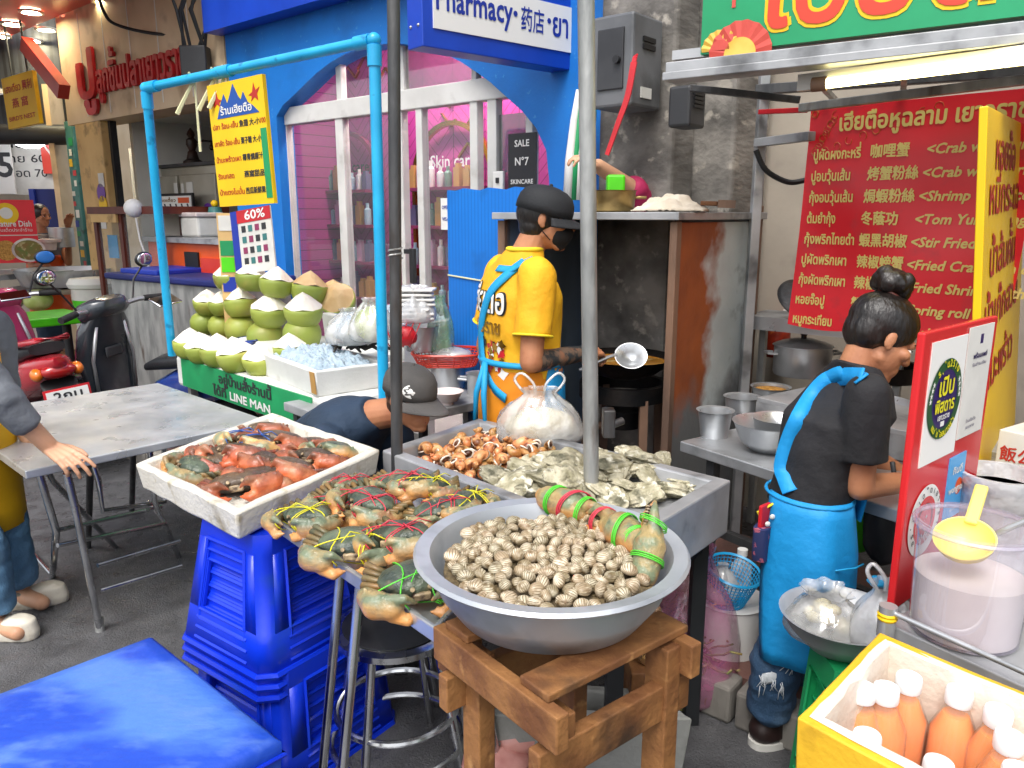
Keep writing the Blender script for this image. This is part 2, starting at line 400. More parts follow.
def tilemat():
    m = MATS['paving']; nt = m.node_tree; N = nt.nodes; L = nt.links.new; p = N['Principled BSDF']
    old = p.inputs['Base Color'].links[0].from_socket; tc = N.new('ShaderNodeTexCoord'); b = N.new('ShaderNodeTexBrick'); b.offset = 0; b.inputs['Scale'].default_value = 1
    b.inputs['Brick Width'].default_value = .3; b.inputs['Row Height'].default_value = .3; b.inputs['Mortar Size'].default_value = .006; b.inputs['Mortar'].default_value = H('4c3c38')
    L(tc.outputs['Object'], b.inputs[0]); L(old, b.inputs['Color1']); L(old, b.inputs['Color2']); L(b.outputs[0], p.inputs['Base Color'])
tilemat()
struct(MB().quad if False else MB().add([(-40, -30, 0), (40, -30, 0), (40, 50, 0), (-40, 50, 0)], [(0, 1, 2, 3)]), 'street', 'asphalt', smooth=0)
_pm = MB(); _pm.box((-2, -.6, .06), (18, 1.1, .12)); _o = struct(_pm, 'pavement', 'paving', smooth=0); _o.matrix_world = FM(F0, E1, E2, UP)
_km = MB()
for i in range(18): _km.box((-10.5+i, -1.2, .065), (.985, .1, .13))
_o = struct(_km, 'kerb', 'concrete', smooth=0, bevel=.012); _o.matrix_world = FM(F0, E1, E2, UP)

# ================================================================ pharmacy front (local x along the front, y up, z towards the street)
sL = SZ(237, 200)[0]; sR = 2.62
ph = thing('pharmacy', 'bright blue shop front with a big round arch over white framed glass doors', 'shop front', m=FMAT)
LW = lambda *a: a
arch = [SZ(*p) for p in ((282, 205), (277, 150), (271, 117), (283, 105), (295, 94), (317, 72.5), (331, 62), (345, 54), (360, 48.5), (375, 45), (395, 43), (420, 46), (445, 54), (461, 62), (477, 72.5), (490, 82), (502, 93), (522, 111), (536, 128), (546, 150), (549, 180))]
sJ0, sJ1 = arch[0][0], arch[-1][0]
arch = [(sJ0, 0)]+[(max(a, sJ0), b) for a, b in arch]+[(sJ1, 0)]
wall = MB().prism([(sL, 0)]+arch+[(sR, 0), (sR, 4.6), (sL, 4.6)], -.14, 0)
wall.build('wall', 'blue_wall', ph, local=True, smooth=0)
zt = SZ(300, 117)[1]; ztop = 3.0
fr = MB()
def vbar(px, w, z0, z1, dz=-.1, t=.06, b=fr, py=170): s = SZ(px, py, .1)[0]; b.box((s, (z0+z1)/2, dz), (w, z1-z0, t))
for px, w, z0, z1 in ((289, .07, 0, zt), (344, .08, 0, zt), (404, .04, 0, zt), (423, .055, 0, zt), (477, .06, 0, zt), (495, .07, 0, zt), (532, .05, 0, zt)): vbar(px, w, z0, z1)
for px, w in ((340, .055), (403, .05), (476, .04)): vbar(px, w, zt+.08, ztop, -.102, .05, py=60)
fr.box(((sJ0+sJ1)/2, zt+.03, -.098), (sJ1-sJ0, .12, .075)); fr.box(((sJ0+sJ1)/2, .08, -.099), (sJ1-sJ0, .16, .07))
fr.build('window_frame', 'white_frame', ph, local=True, smooth=0, bevel=.006)
for a, b in ((289, 344), (344, 404), (423, 477)):
    s0, s1 = SZ(a, 170, .1)[0]+.04, SZ(b, 170, .1)[0]-.04
    MB().box(((s0+s1)/2, (zt+.12)/2+.02, -.1), (s1-s0, zt-.2, .008)).build('window_pane', 'window_glass', ph, local=True, smooth=0)
ss = [sJ0]+[SZ(px, 60, .1)[0] for px in (340, 403, 476)]+[sJ1]
for i in range(4):
    MB().box(((ss[i]+ss[i+1])/2, (zt+.1+ztop)/2, -.105), (ss[i+1]-ss[i]-.05, ztop-zt-.1, .008)).build('window_pane', 'window_glass' if i < 2 else 'dark_glass', ph, local=True, smooth=0, label='upper window pane' if i < 2 else 'dusty dark upper window pane')  # last two panes: grey reflection put into the film colour
dk = MB(); s0, s1 = SZ(501, 170, .1)[0], SZ(530, 170, .1)[0]
dk.box(((s0+s1)/2, 1.1, -.1), (s1-s0+.05, 2.1, .01)); dk.build('door_pane', 'dark_glass', ph, local=True, smooth=0)
hm = MB(); s = SZ(405, 245)[0]; hm.box((s+.02, 1.28, -.045), (.04, .22, .03)); hm.box((s-.02, 1.37, -.045), (.06, .03, .03)); hm.build('door_handle', 'black_metal', ph, local=True, bevel=.004)
c0, cz = SZ(204, 33, -.14)
MB().box((c0+1.6, cz+.5, .072), (3.2, 1.0, .14)).build('canopy', 'deep_blue', ph, local=True, smooth=0)
# shop interior
pi = thing('shop_interior', 'pink herringbone panelled shop room with arched cosmetics shelves behind the glass', 'shop room', m=FM(F0, E1, UP, -E2))
MB().box(((sL+sJ1)/2+.18, 1.5, -1.0), (sJ1-sL+.24, 3, .04)).build('back_wall', 'chevron', pi, local=True, smooth=0)
MB().box((sL+.08, 1.5, -.56), (.04, 3, .84)).build('side_wall', 'chevron', pi, local=True, smooth=0)
MB().box(((sL+sJ1)/2+.18, .06, -.6), (sJ1-sL+.2, .1, .8)).build('floor', 'paper', pi, local=True, smooth=0)
MB().box(((sL+sJ1)/2+.18, 3.0, -.6), (sJ1-sL+.2, .05, .85)).build('ceiling', 'inner_white', pi, local=True, smooth=0)
MB().box((SZ(430, 47, .5)[0], 2.9, -.55), (1.2, .04, .08)).build('ceiling_lamp', 'shop_lamp', pi, local=True, smooth=0)
ROWS = [.62, .92, 1.22, 1.52, 1.8]
def nat(px, py, d=.95): return SZ(px, py, d)
for (px, word) in ((352, 'Body care'), (455, 'Skin care')):
    c0, z0 = nat(px, 190); w = .42
    unit = MB()
    a = [(w*math.cos(t), w*math.sin(t)) for t in [math.pi*i/16 for i in range(17)]]; b = [((w-.035)*math.cos(t), (w-.035)*math.sin(t)) for t in [math.pi*(16-i)/16 for i in range(17)]]
    unit.prism([(x+c0, y+1.86) for x, y in a+b], -.94, -.9)
    for sg in (-1, 1): unit.box((c0+sg*(w-.018), 1.06, -.92), (.035, 1.6, .04))
    unit.build('arch_trim', 'gold' if px > 400 else 'pink_shelf', pi, local=True, smooth=40)
    sh = MB()
    for z in ROWS: sh.box((c0, z-.012, -.87), (2*w-.06, .024, .2))
    sh.build('shelf', 'pink_shelf', pi, local=True, smooth=0)
    MB().text(word, .13, T(c0, 1.95, -.93), 'c', .012).build('lettering', 'white' if px > 400 else 'ink_dark', pi, local=True, smooth=0)
for px, py in ((322, 70), (330, 82), (350, 72), (300, 185), (318, 180), (360, 62), (380, 75), (445, 120), (452, 100), (470, 118), (462, 150), (308, 95)):
    c, z = nat(px, py); a = 1 if rnd.random() < .5 else -1
    gb = MB(); gb.bar((c-.05, z-.05*a, -.965), (c+.05, z+.05*a, -.965), .012, .02)
    gb.bar((c+.05, z+.05*a, -.964), (c+.1, z, -.964), .012, .02); gb.build('gold_strip', 'gold', pi, local=True, smooth=0)
BOT = [('f0e9e2', 'white'), ('d9a7bd', 'pink'), ('b7cfd8', 'pale blue'), ('c59a5c', 'amber'), ('7f9a8a', 'sage green'), ('6d6a86', 'violet')]
protos = []
for i, (hx, nm) in enumerate(BOT):
    mat('cosmetic'+nm.replace(' ', ''), hx, None, rough=.3)
    b = MB()
    if i % 2: b.box((0, .07, 0), (.06, .14, .05)); b.box((0, .155, 0), (.035, .03, .035))
    else: b.lathe([(.001, 0), (.027, 0), (.03, .01), (.03, .11), (.014, .125), (.014, .16), (.001, .16)], M.Rotation(R(-90), 4, 'X'), 12)
    protos.append((b, nm))
first = {}
for c0px in (352, 455):
    c0, _ = nat(c0px, 190)
    for k, z in enumerate(ROWS):
        for j in range(8):
            i = (j*5+k*3+(c0px > 400)*2+rnd.randrange(2)) % 6
            mm = FMAT @ T(c0-.33+j*.094+rnd.uniform(-.008, .008), z, -.84) @ M.Scale(rnd.uniform(.85, 1.25), 4, (0, 1, 0))
            if i not in first:
                o = protos[i][0].build('cosmetic_bottle', 'cosmetic'+protos[i][1].replace(' ', ''), smooth=40)
                tag(o, 'small %s cosmetic bottle on the pharmacy shelves behind the glass' % protos[i][1], 'bottle', '%s cosmetic bottles on the pharmacy shelves' % protos[i][1]); first[i] = place(o, mm)
            else: dup(first[i], mm)
t = thing('door_sticker', 'small white card notice stuck on the pharmacy door glass', 'notice', m=FMAT @ T(SZ(436, 214)[0], SZ(436, 214)[1], -.085))
MB().box((0, 0, 0), (.085, .19, .004)).build('card', 'white', t, local=True, smooth=0)
b = MB(); b.text('OPEN', .03, T(0, .03, .003), 'c', .02, width=.06); b.text('VISA', .03, T(0, -.04, .003), 'c', .02, width=.06); b.build('lettering', 'ink_blue', t, local=True, smooth=0)
t = thing('door_sign', 'dark shop poster with white sale lettering in the pharmacy doorway', 'poster', m=FMAT @ T(SZ(520, 165, .05)[0], SZ(520, 165, .05)[1], -.07))
MB().box((0, 0, 0), (.2, .34, .006)).build('panel', 'ink_dark', t, local=True, smooth=0)
b = MB(); b.text('SALE', .05, T(0, .1, .004), 'c', .02); b.text('N°7', .06, T(0, 0, .004), 'c', .02); b.text('SKINCARE', .035, T(0, -.1, .004), 'c', .02); b.build('lettering', 'white', t, local=True, smooth=0)
t = thing('switch_plate', 'small white switch plate on the pharmacy door post', 'switch', m=FMAT @ T(SZ(493, 182)[0], SZ(493, 182)[1], -.05))
MB().box((0, 0, 0), (.075, .12, .02)).build('plate', 'white', t, local=True, bevel=.004); MB().box((0, .01, .013), (.02, .03, .01)).build('switch', 'ink_dark', t, local=True)
# projecting sign
a, b_ = V((-.36, 3.6, 2.345)), V((.32, 4.17, 2.345)); sd = (b_-a).normalized(); Ls = (b_-a).length
t = thing('pharmacy_sign', 'blue and white projecting pharmacy sign in three languages above the arch', 'sign', m=FM(a, sd, UP))
MB().box((Ls/2, .42, -.06), (Ls+.07, .9, .12)).build('sign_box', 'deep_blue', t, local=True, smooth=0, bevel=.004)
MB().box((Ls/2+.01, .155, .003), (Ls-.02, .21, .008)).build('white_panel', 'white', t, local=True, smooth=0)
b = MB(); b.text('Pharmacy', .15, T(.035, .13, .008), 'l', .022, width=.43); b.text('·', .15, T(.475, .125, .008), 'l', .03); b.text('药店', .115, T(.52, .12, .008), 'l', .012, width=.145); b.text('·', .15, T(.69, .125, .008), 'l', .03); b.text('ยา', .15, T(.725, .115, .008), 'l', .02, width=.1)
b.build('lettering', 'ink_blue', t, local=True, smooth=0)
MB().text('Since1849', .06, T(Ls-.08, .295, .002), 'r', .015).build('small_lettering', 'white', t, local=True, smooth=0)
b = MB()
for z in (.06, .35, .7): b.ell((-.035, z, -.03), .008, nu=8, nv=6); b.ell((-.035, z, -.09), .008, nu=8, nv=6)
b.build('rivet', 'alu', t, local=True)

# ================================================================ snack shop at the left
xs0, _ = SZ(65, 100); xs1 = sL-.02
zb = SZ(140, 113)[1]
ls = thing('snack_shop', 'beige tiled shop front with red raised Thai letters under a red soffit', 'shop front', m=FMAT)
MB().box(((xs0+xs1)/2, (zb+3.5)/2, -.15), (xs1-xs0, 3.5-zb, .3)).build('fascia', 'beige_wall', ls, local=True, smooth=0)
for k in range(1, 6): MB().box((xs0+(xs1-xs0)*k/6, (zb+3.5)/2, .002), (.012, 3.5-zb-.1, .004)).build('tile_joint', 'inner_white', ls, local=True, smooth=0)
p0 = SZ(82, 190)[0]; p1 = SZ(107, 190)[0]
MB().box(((p0+p1)/2, zb/2, -.06), (p1-p0, zb, .12)).build('pillar', 'tan_wall', ls, local=True, smooth=0, bevel=.01)
MB().box((p1+.03, zb/2, -.1), (.05, zb, .06)).build('door_post', 'black_metal', ls, local=True, smooth=0)
MB().box(((p1+xs1)/2, 1.3, -2.2), (xs1-p1+.6, 2.6, .06)).build('back_wall', 'inner_white', ls, local=True, smooth=0)
MB().box((p1-.03, 1.3, -1.25), (.06, 2.6, 1.9)).build('side_wall', 'inner_white', ls, local=True, smooth=0)
MB().box((xs1+.02, 1.3, -1.25), (.06, 2.6, 1.9)).build('side_wall', 'grey_wall', ls, local=True, smooth=0)
MB().box(((p1+xs1)/2, zb+.06, -1.2), (xs1-p1+.1, .05, 2)).build('ceiling', 'inner_white', ls, local=True, smooth=0)
MB().box(((p1+xs1)/2, .06, -1.2), (xs1-p1+.1, .13, 2)).build('floor', 'paper', ls, local=True, smooth=0)
sf = MB(); sf.box(((xs0-5+xs1)/2, 3.52, 2.0), (xs1-xs0+5, .06, 4.0)); sf.build('soffit', 'red_soffit', ls, local=True, smooth=0)
b = MB(); q0, q1 = PL(26, 44, F0-E2*.2, E2), PL(64, 92, F0-E2*.2, E2); iv = FMAT.inverted(); b.bar(iv @ q0, iv @ q1, .14, .1); b.build('strut', 'red_soffit', ls, local=True, smooth=0)
b = MB(); cs, cz = SZ(86, 88); b.text('ปู', .56, T(cs+.1, cz-.1, .02), 'c', .03, width=.34); 
b2 = MB(); s0, z0 = SZ(97, 90); s1, z1 = SZ(190, 62)
b2.text('ลูกชิ้นปลาเยาวราช', .34, T(s0+.1, SZ(140, 67)[1]-.14, .02), 'l', .03, width=s1-s0-.1)
def relief(bb, depth=.03):
    """raised letters: the flat outline plus its walls"""
    fs = bb.f; n = len(bb.v); base = [p.copy() for p in bb.v]; out = MB(); out.v = base+[p-V((0, 0, depth)) for p in base]; out.f = list(fs)
    cnt = {}
    for f in fs:
        for i in range(len(f)): e = (f[i], f[(i+1) % len(f)]); cnt[tuple(sorted(e))] = cnt.get(tuple(sorted(e)), 0)+1
    for f in fs:
        for i in range(len(f)):
            e = (f[i], f[(i+1) % len(f)])
            if cnt[tuple(sorted(e))] == 1: out.f.append((e[1], e[0], e[0]+n, e[1]+n))
    out.mi = [0]*len(out.f); return out
for q in (b, b2):
    for p in q.v: p.z += .02
relief(b).build('raised_letters', 'red_letter', ls, local=True, smooth=0); relief(b2).build('raised_letters', 'red_letter', ls, local=True, smooth=0)
_sfz = 3.485
mat('lamp_ring', 'd8d2c4', None, rough=.3, metal=.5)
d0 = None
for px, py in ((31, 11), (12, 23), (72, 17), (46, 28.5), (32, 39.5), (0, 35), (104, 1), (135, 3)):
    w = PZ(px, py, _sfz); mm = T(*w)
    if d0 is None:
        d0 = thing('downlight', 'lit round recessed downlight in the red soffit', 'ceiling light', m=mm, group='downlights in the red soffit')
        MB().lathe([(.085, 0), (.11, 0), (.11, -.02), (.085, -.02)], None, 20, cap0=False, cap1=False).build('ring', 'lamp_ring', d0, local=True); MB().lathe([(.001, .002), (.085, .002), (.085, .001)], None, 20).build('lamp', 'lamp', d0, local=True)
    else: dup(d0, mm)
# neighbour stall further left: dark roof sheet, beam, pillar with stickers
nb = thing('dark_stall_front', 'dark ribbed metal stall front with a lamp lit room beneath', 'stall front')
q0, q1 = PY(-40, 132, 9.2), PY(69, 132, 9.2); q2 = PY(69, 30, 9.2)
MB().box(((q0.x+q1.x)/2, 9.25, (q0.z+q2.z+.6)/2), (q1.x-q0.x, .06, q2.z+.6-q0.z)).build('ribbed_sheet', 'dark_sheet', nb, smooth=0)
MB().cyl(PY(-40, 134, 9.0), PY(80, 135, 9.0), .11, n=14).build('beam', 'black_metal', nb)
MB().box((-9, 11.5, 1.5), (7, .06, 3)).build('back_wall', 'grey_wall', nb, smooth=0)
MB().box((-9, 10.3, 2.95), (7, 2.4, .05)).build('ceiling', 'inner_white', nb, smooth=0)
MB().box((-9, 10.3, .02), (7, 2.8, .04)).build('floor', 'paper', nb, smooth=0)
MB().box((PY(80, 200, 9.4).x, 10.2, 1.5), (.06, 2.5, 3)).build('side_wall', 'beige_wall', nb, smooth=0)
t = thing('blue_partition', 'dark blue board partition behind the noodle cook', 'partition')
q0, q1 = PY(31, 189, 9.4), PY(81, 189, 9.4)
MB().box(((q0.x+q1.x)/2, 9.4, q0.z/2), (q1.x-q0.x, .04, q0.z)).build('panel', 'dark_blue', t, smooth=0); MB().box((q0.x+.03, 9.37, q0.z/2), (.06, .05, q0.z)).build('edge_strip', 'ink_blue', t, smooth=0)
sp = (iv @ PY(84, 200, 8.9)); _spz = sp.z; sp = sp.x
mat('teal_paint', '3f7a78', '35706f', 6, .5, dirt=('203c3c', 9, .56, .7))
t = thing('sticker_pillar', 'teal painted post covered in small stickers', 'post', m=FMAT @ T(sp, 0, _spz))
MB().box((0, 1.3, 0), (.2, 2.6, .16)).build('post', 'teal_paint', t, local=True, smooth=0, bevel=.01)
STC = ['white', 'red', 'yellow', 'paper', 'green', 'ink_blue', 'white', 'red', 'paper']
for i in range(14):
    z = .95+i*.11; MB().box((rnd.uniform(-.05, .05), z, .081+i*.0004), (rnd.uniform(.06, .1), rnd.uniform(.05, .09), .002)).build('sticker', STC[i % 9], t, local=True, smooth=0)
mat('purple', '6d3a9a', None, rough=.4)
for (px, py, m_, shape) in ((101, 193, 'purple', 1), (103, 205, 'yellow', 1), (101, 180, 'paper', 0), (103, 222, 'white', 0)):
    s, z = SZ(px, py, -.01); o = MB()
    if shape: o.lathe([(.001, 0), (.09, 0), (.09, .004), (.001, .004)], None, 20)
    else: o.box((0, 0, .002), (.12, .13, .004))
    o = o.build('sticker', m_, smooth=0); place(o, FMAT @ T(s, z, .006)); tag(o, {'purple': 'round purple sticker on the tan shop pillar', 'yellow': 'round yellow sticker on the tan shop pillar', 'paper': 'small beige square sticker high on the tan pillar', 'white': 'white paper notice low on the tan pillar'}[m_], 'sticker')
# yellow hanging sign
q = [PY(3, 81, 8.6), PY(37, 67, 8.2), PY(42, 123, 8.2), PY(11, 128, 8.6)]
t = thing('hanging_sign', 'yellow signboard with red Thai and Chinese brush letters hanging under the dark eaves', 'sign', m=FM((q[0]+q[3])/2, (q[1]-q[0]+q[2]-q[3]), UP))
w = ((q[1]+q[2])/2-(q[0]+q[3])/2).length; h = ((q[0]-q[3]).length+(q[1]-q[2]).length)/2
MB().box((w/2, 0, 0), (w, h, .04)).build('board', 'yellow', t, local=True, smooth=0)
b = MB(); b.text('เฮงเตียว 興利', h*.2, T(w/2, h*.2, .021), 'c', .02, width=w*.86); b.text('燕 窩', h*.2, T(w/2, -h*.1, .021), 'c', .02, width=w*.5); b.text("BIRD'S NEST", h*.12, T(w/2, -h*.36, .021), 'c', .02, width=w*.84); b.build('lettering', 'ink_red', t, local=True, smooth=0)
for x in (.3, .8): MB().cyl((w*x, h/2, 0), (w*x, h/2+.5, 0), .01).build('hanger', 'black_metal', t, local=True)
t = thing('tube_lamp', 'white fan shaped cluster of lit lamp tubes in the dark stall', 'lamp', m=T(*PY(33, 146, 9.4)))
for k in range(5):
    a = R(200+k*35); MB().cyl((math.cos(a)*.06, math.sin(a)*.06, 0), (math.cos(a)*.33, math.sin(a)*.33, .1), .035, n=10).build('tube', 'lamp_white', t, local=True)
MB().cyl((0, 0, 0), (0, 0, .5), .02).build('stem', 'black_metal', t, local=True)
# ================================================================ concrete pier, wall and boxes right of the pharmacy
s0 = SZ(598, 150, -.05)[0]; s1 = SZ(672, 150, -.05)[0]
pr = thing('concrete_pier', 'weathered grey concrete pier with soot stains between the shops', 'pier', m=FMAT)
MB().box(((s0+s1)/2, 2.2, -.2), (s1-s0, 4.6, .5)).build('shaft', 'concrete', pr, local=True, smooth=0, bevel=.02)
MB().box((s1+.1, 2.2, -.35), (.22, 4.6, .4)).build('flank', 'concrete', pr, local=True, smooth=0, bevel=.02)
rw = thing('back_wall', 'plain beige rendered wall behind the red menu banner', 'wall', m=FMAT)
MB().box((4.1, 1.8, -.66), (2.6, 3.9, .12)).build('face', 'grey_wall', rw, local=True, smooth=0); MB().box((5.4, 1.8, -.0), (.1, 3.9, 1.3)).build('return', 'grey_wall', rw, local=True, smooth=0)
def ebox(name, label, px0, px1, px2, ytop, ybot, Y, m_, depth=.2):
    """wall box seen on its corner: px0..px1 front, px1..px2 flank"""
    n = E1; p = PY(px1, (ytop+ybot)/2, Y); z0 = PY(px1, ybot, Y).z; z1 = PY(px1, ytop, Y).z
    a = PL(px0, (ytop+ybot)/2, p, E2); w = (a-p).length; bk = PL(px2, (ytop+ybot)/2, p, E1); d = (bk-p).length
    t = thing(name, label, 'electric box', m=FM((p.x, p.y, z0), E1, E2, UP))
    MB().box((-w/2, d/2, (z1-z0)/2), (w, d, z1-z0)).build('case', m_, t, local=True, smooth=0, bevel=.012)
    return t, w, d, z1-z0
mat('grey_paint', '6b6d70', '5b5d60', 5, .45, dirt=('3f4042', 4, .55, .72))
mat('dark_grey', '3d3e41', '303134', 5, .5)
t, w, d, h = ebox('meter_box', 'large grey electric cabinet with a red ribbon on the concrete pier', 592, 633, 662, 10, 105, 3.52, 'grey_paint')
MB().box((-w*.52, -.004, h*.52), (w*.62, .012, h*.66)).build('door_panel', 'dark_grey', t, local=True, smooth=0, bevel=.004)
b = MB()
for k in range(2): b.box((.004, d*.5, h*(.66+.08*k)), (.01, d*.4, .02))
b.build('vent', 'black', t, local=True, smooth=0)
MB().box((.003, d*.45, h*.16), (.006, d*.35, .045)).build('plate', 'paper', t, local=True, smooth=0); MB().cyl((-.07, -.03, h*.5), (-.07, .01, h*.5), .016).build('lock', 'black_metal', t, local=True)
rb = MB(); P = smooth_path([PY(*k) for k in ((636, 55, 3.48), (634, 62, 3.46), (628, 95, 3.45), (620, 118, 3.46), (614, 135, 3.47), (607, 155, 3.48))], 4)
for i in range(len(P)-1): rb.bar(P[i], P[i+1], .032-.0006*i if i > 3 else .02, .006, side=E2)
tag(rb.build('ribbon', 'red', smooth=40), 'red plastic ribbon hanging from the grey electric cabinet', 'ribbon')
t, w, d, h = ebox('fuse_box', 'small dark grey electric box under the green sign frame', 668, 690, 706, 84, 126, 3.42, 'dark_grey')
b = MB()
for k in range(4): b.box((.004, d*.5, h*(.5+.1*k)), (.008, d*.6, .012))
b.build('vent', 'black', t, local=True, smooth=0)
b = MB()
for k, (x0, x1, r, Y) in enumerate(((661, 664, .022, 3.9), (667, 672, .016, 3.92), (657, 661, .012, 3.95))):
    b = MB(); b.tube([PY(x0+2*math.sin(i*.9+k), -10+i*24, Y) for i in range(5)]+[PY(x1+4*k, 120+i*25, Y) for i in range(4)], r, 8)
    tag(b.build('cable', 'black', smooth=60), 'thick black cable running down the concrete pier', 'cable', 'black cables on the concrete pier')
for k, pts in enumerate((((712, 130), (722, 165), (716, 190), (700, 205)), ((706, 120), (730, 142), (748, 150)), ((756, 150), (766, 170), (788, 182), (806, 180)), ((700, 150), (690, 175), (676, 195)))):
    b = MB(); b.tube(smooth_path([PY(x, y, 3.95+.02*k if k != 2 else 3.4) for x, y in pts]), .012 if k != 1 else .007, 7)
    tag(b.build('cable', 'black' if k != 1 else 'galv', smooth=60), ('black cable curling on the pier beside the dark fuse box', 'thin grey cable slanting to the steel upright', 'black cable looping below the steel rail on the beige wall', 'black cable curving down behind the cooking hood')[k], 'cable')
b = MB(); b.tube(smooth_path([PY(98, -5, 7.0), PY(104, 12, 7.0), PY(115, 24, 7.0), PY(150, 33, 6.9), PY(205, 38, 6.5)]), .014, 6)
tag(b.build('cable', 'black'), 'black cable slung across the beige shop fascia', 'cable')
t = thing('cable_box', 'black junction box with tangled wires between the two shop fronts', 'junction box', m=T(*FP(196, 62, -.12)))
MB().box((0, 0, 0), (.2, .12, .22)).build('case', 'black_metal', t, local=True, bevel=.01)
b = MB()
for k in range(7):
    a = V((rnd.uniform(-.1, .1), -.03, .1)); b.tube([a, a+V((rnd.uniform(-.1, .15), -.05, .25)), a+V((rnd.uniform(-.15, .2), -.03, .5)), a+V((rnd.uniform(-.1, .1), 0, .9))], .012, 6)
b.build('wire', 'black', t, local=True)
# ================================================================ seafood stall: trays, foam, stools, poles
mat('foam', 'd9d5ca', 'cfcabd', 5, .7, bump=.35, bsc=70, dirt=('8d8065', 7, .6, .74), dirt2=('b3a98f', 20, .58, .72))
mat('foam_white', 'dcdcd8', 'd2d2cd', 5, .65, bump=.25, bsc=90, dirt=('a7a293', 6, .62, .78))
mat('foam_grey', '9a9a96', '85857f', 5, .75, bump=.3, bsc=60, dirt=('5d5b55', 4, .52, .7))
mat('blue_plastic', '0d35d0', '0b2fc0', 4, .32, dirt=('1a3fae', 7, .6, .75), bump=.05, bsc=60)
mat('blue_lid', '4d7cd6', '1c4abc', 1.6, .5, r2=.3, lo=.44, hi=.54, stretch=(1, 1.8, 1), dirt=('5f84cc', 9, .52, .8), bump=.2, bsc=35)
mat('wood', '94663a', '6e4526', 9, .7, bump=.5, bsc=40, stretch=(1, 1, 1), dirt=('3e2a1c', 6, .55, .7), dirt2=('b98a55', 16, .6, .75))
mat('tape', 'b98c4a', None, rough=.35)
def inset(c, d):
    """four corners (ccw or cw) moved inwards by d in the horizontal"""
    n = len(c); cen = sum(c, V((0, 0, 0)))/n; out = []
    for i in range(n):
        a, b, e = c[i-1], c[i], c[(i+1) % n]
        def edge(p, q):
            t = (q-p); t.z = 0; t.normalize(); m_ = V((-t.y, t.x, 0))
            if m_.dot(cen-p) < 0: m_ = -m_
            return t, m_
        t0, n0 = edge(a, b); t1, n1 = edge(b, e)
        k = n0.dot(n1); out.append(b+(n0+n1)*(d/(1+k)))
    return out
def quad_tray(mb, c, rim, depth, height, wall=.004):
    """open pan: flat rim, sunk inside, outer skirt; c = rim corners"""
    o = [V(p) for p in c]; i0 = inset(o, rim); i1 = [p-UP*depth for p in inset(o, rim+depth*.25)]; lo = [p-UP*height for p in o]
    vs = lo+o+i0+i1; f = []
    for a in range(4):
        b = (a+1) % 4; f += [(a, b, 4+b, 4+a), (4+a, 4+b, 8+b, 8+a), (8+a, 8+b, 12+b, 12+a)]
    f += [(12, 13, 14, 15), (3, 2, 1, 0)]
    mb.add(vs, f); return i1
def fix_normals(o):
    bm = bmesh.new(); bm.from_mesh(o.data); bmesh.ops.recalc_face_normals(bm, faces=bm.faces); bm.to_mesh(o.data); bm.free(); return o
zT = .82
cL, cA, cB, cD = PZ(382, 450, zT), PZ(479, 418, zT), PZ(731, 480, zT), PZ(625, 543, zT)
cen = (cL+cA+cB+cD)/4
t = thing('tray_table', 'deep steel display tray of sea snails and oysters on black legs', 'table', (cen.x, cen.y, 0))
b = MB(); TI = quad_tray(b, [cL, cD, cB, cA], .045, .07, .17); fix_normals(b.build('tray', 'dull_steel', t, smooth=0, bevel=.006))
for p in inset([cL, cD, cB, cA], .06):
    q = V((p.x, p.y, 0)); MB().box((p.x, p.y, .325), (.045, .045, .65)).build('leg', 'black_metal', t, smooth=0, bevel=.003)
b = MB(); I = inset([cL, cD, cB, cA], .06)
for k in range(4): b.bar(V((I[k].x, I[k].y, .62)), V((I[(k+1) % 4].x, I[(k+1) % 4].y, .62)), .03, .05, side=UP)
b.build('rail', 'black_metal', t, smooth=0)
def pole(name, label, a, b_, r, m_):
    d = (V(b_)-V(a)).normalized(); a = V(a)-d*1.0
    o = MB(); o.cyl(a, b_, r, n=20)
    t = thing(name, label, 'pole', b_)
    o.build('tube', m_, t, smooth=40)
    return t, a, b_
a_, b_ = PY(586, 0, 2.2), PY(591.5, 500, 2.2)
t, a0, b0 = pole('awning_pole', 'galvanised grey pole standing in the oyster tray', a_, b_, .023, 'galv')
q = b_.lerp(a_, .17); MB().box((q.x+.055, q.y+.02, q.z), (.035, .05, .085)).build('clamp', 'galv_dark', t, smooth=0, bevel=.004); MB().cyl((q.x+.06, q.y+.02, q.z-.01), (q.x+.1, q.y+.04, q.z+.0), .012).build('bolt', 'galv_dark', t)
a_, b_ = PY(393.5, 0, 2.47), PY(397, 468, 2.47); d = (b_-a_).normalized(); b_ = b_+d*((b_.z)/-d.z-.0)
t, a0, b0 = pole('awning_pole', 'dark grey pole between the foam crab box and the snail tray', a_, b_, .0195, 'galv_dark')
q = b_.lerp(a_, .66); b = MB(); b.tube([(q.x+math.cos(k)*.022, q.y+math.sin(k)*.022, q.z+k*.0025) for k in range(14)], .003, 5); b.build('wire', 'galv', t)
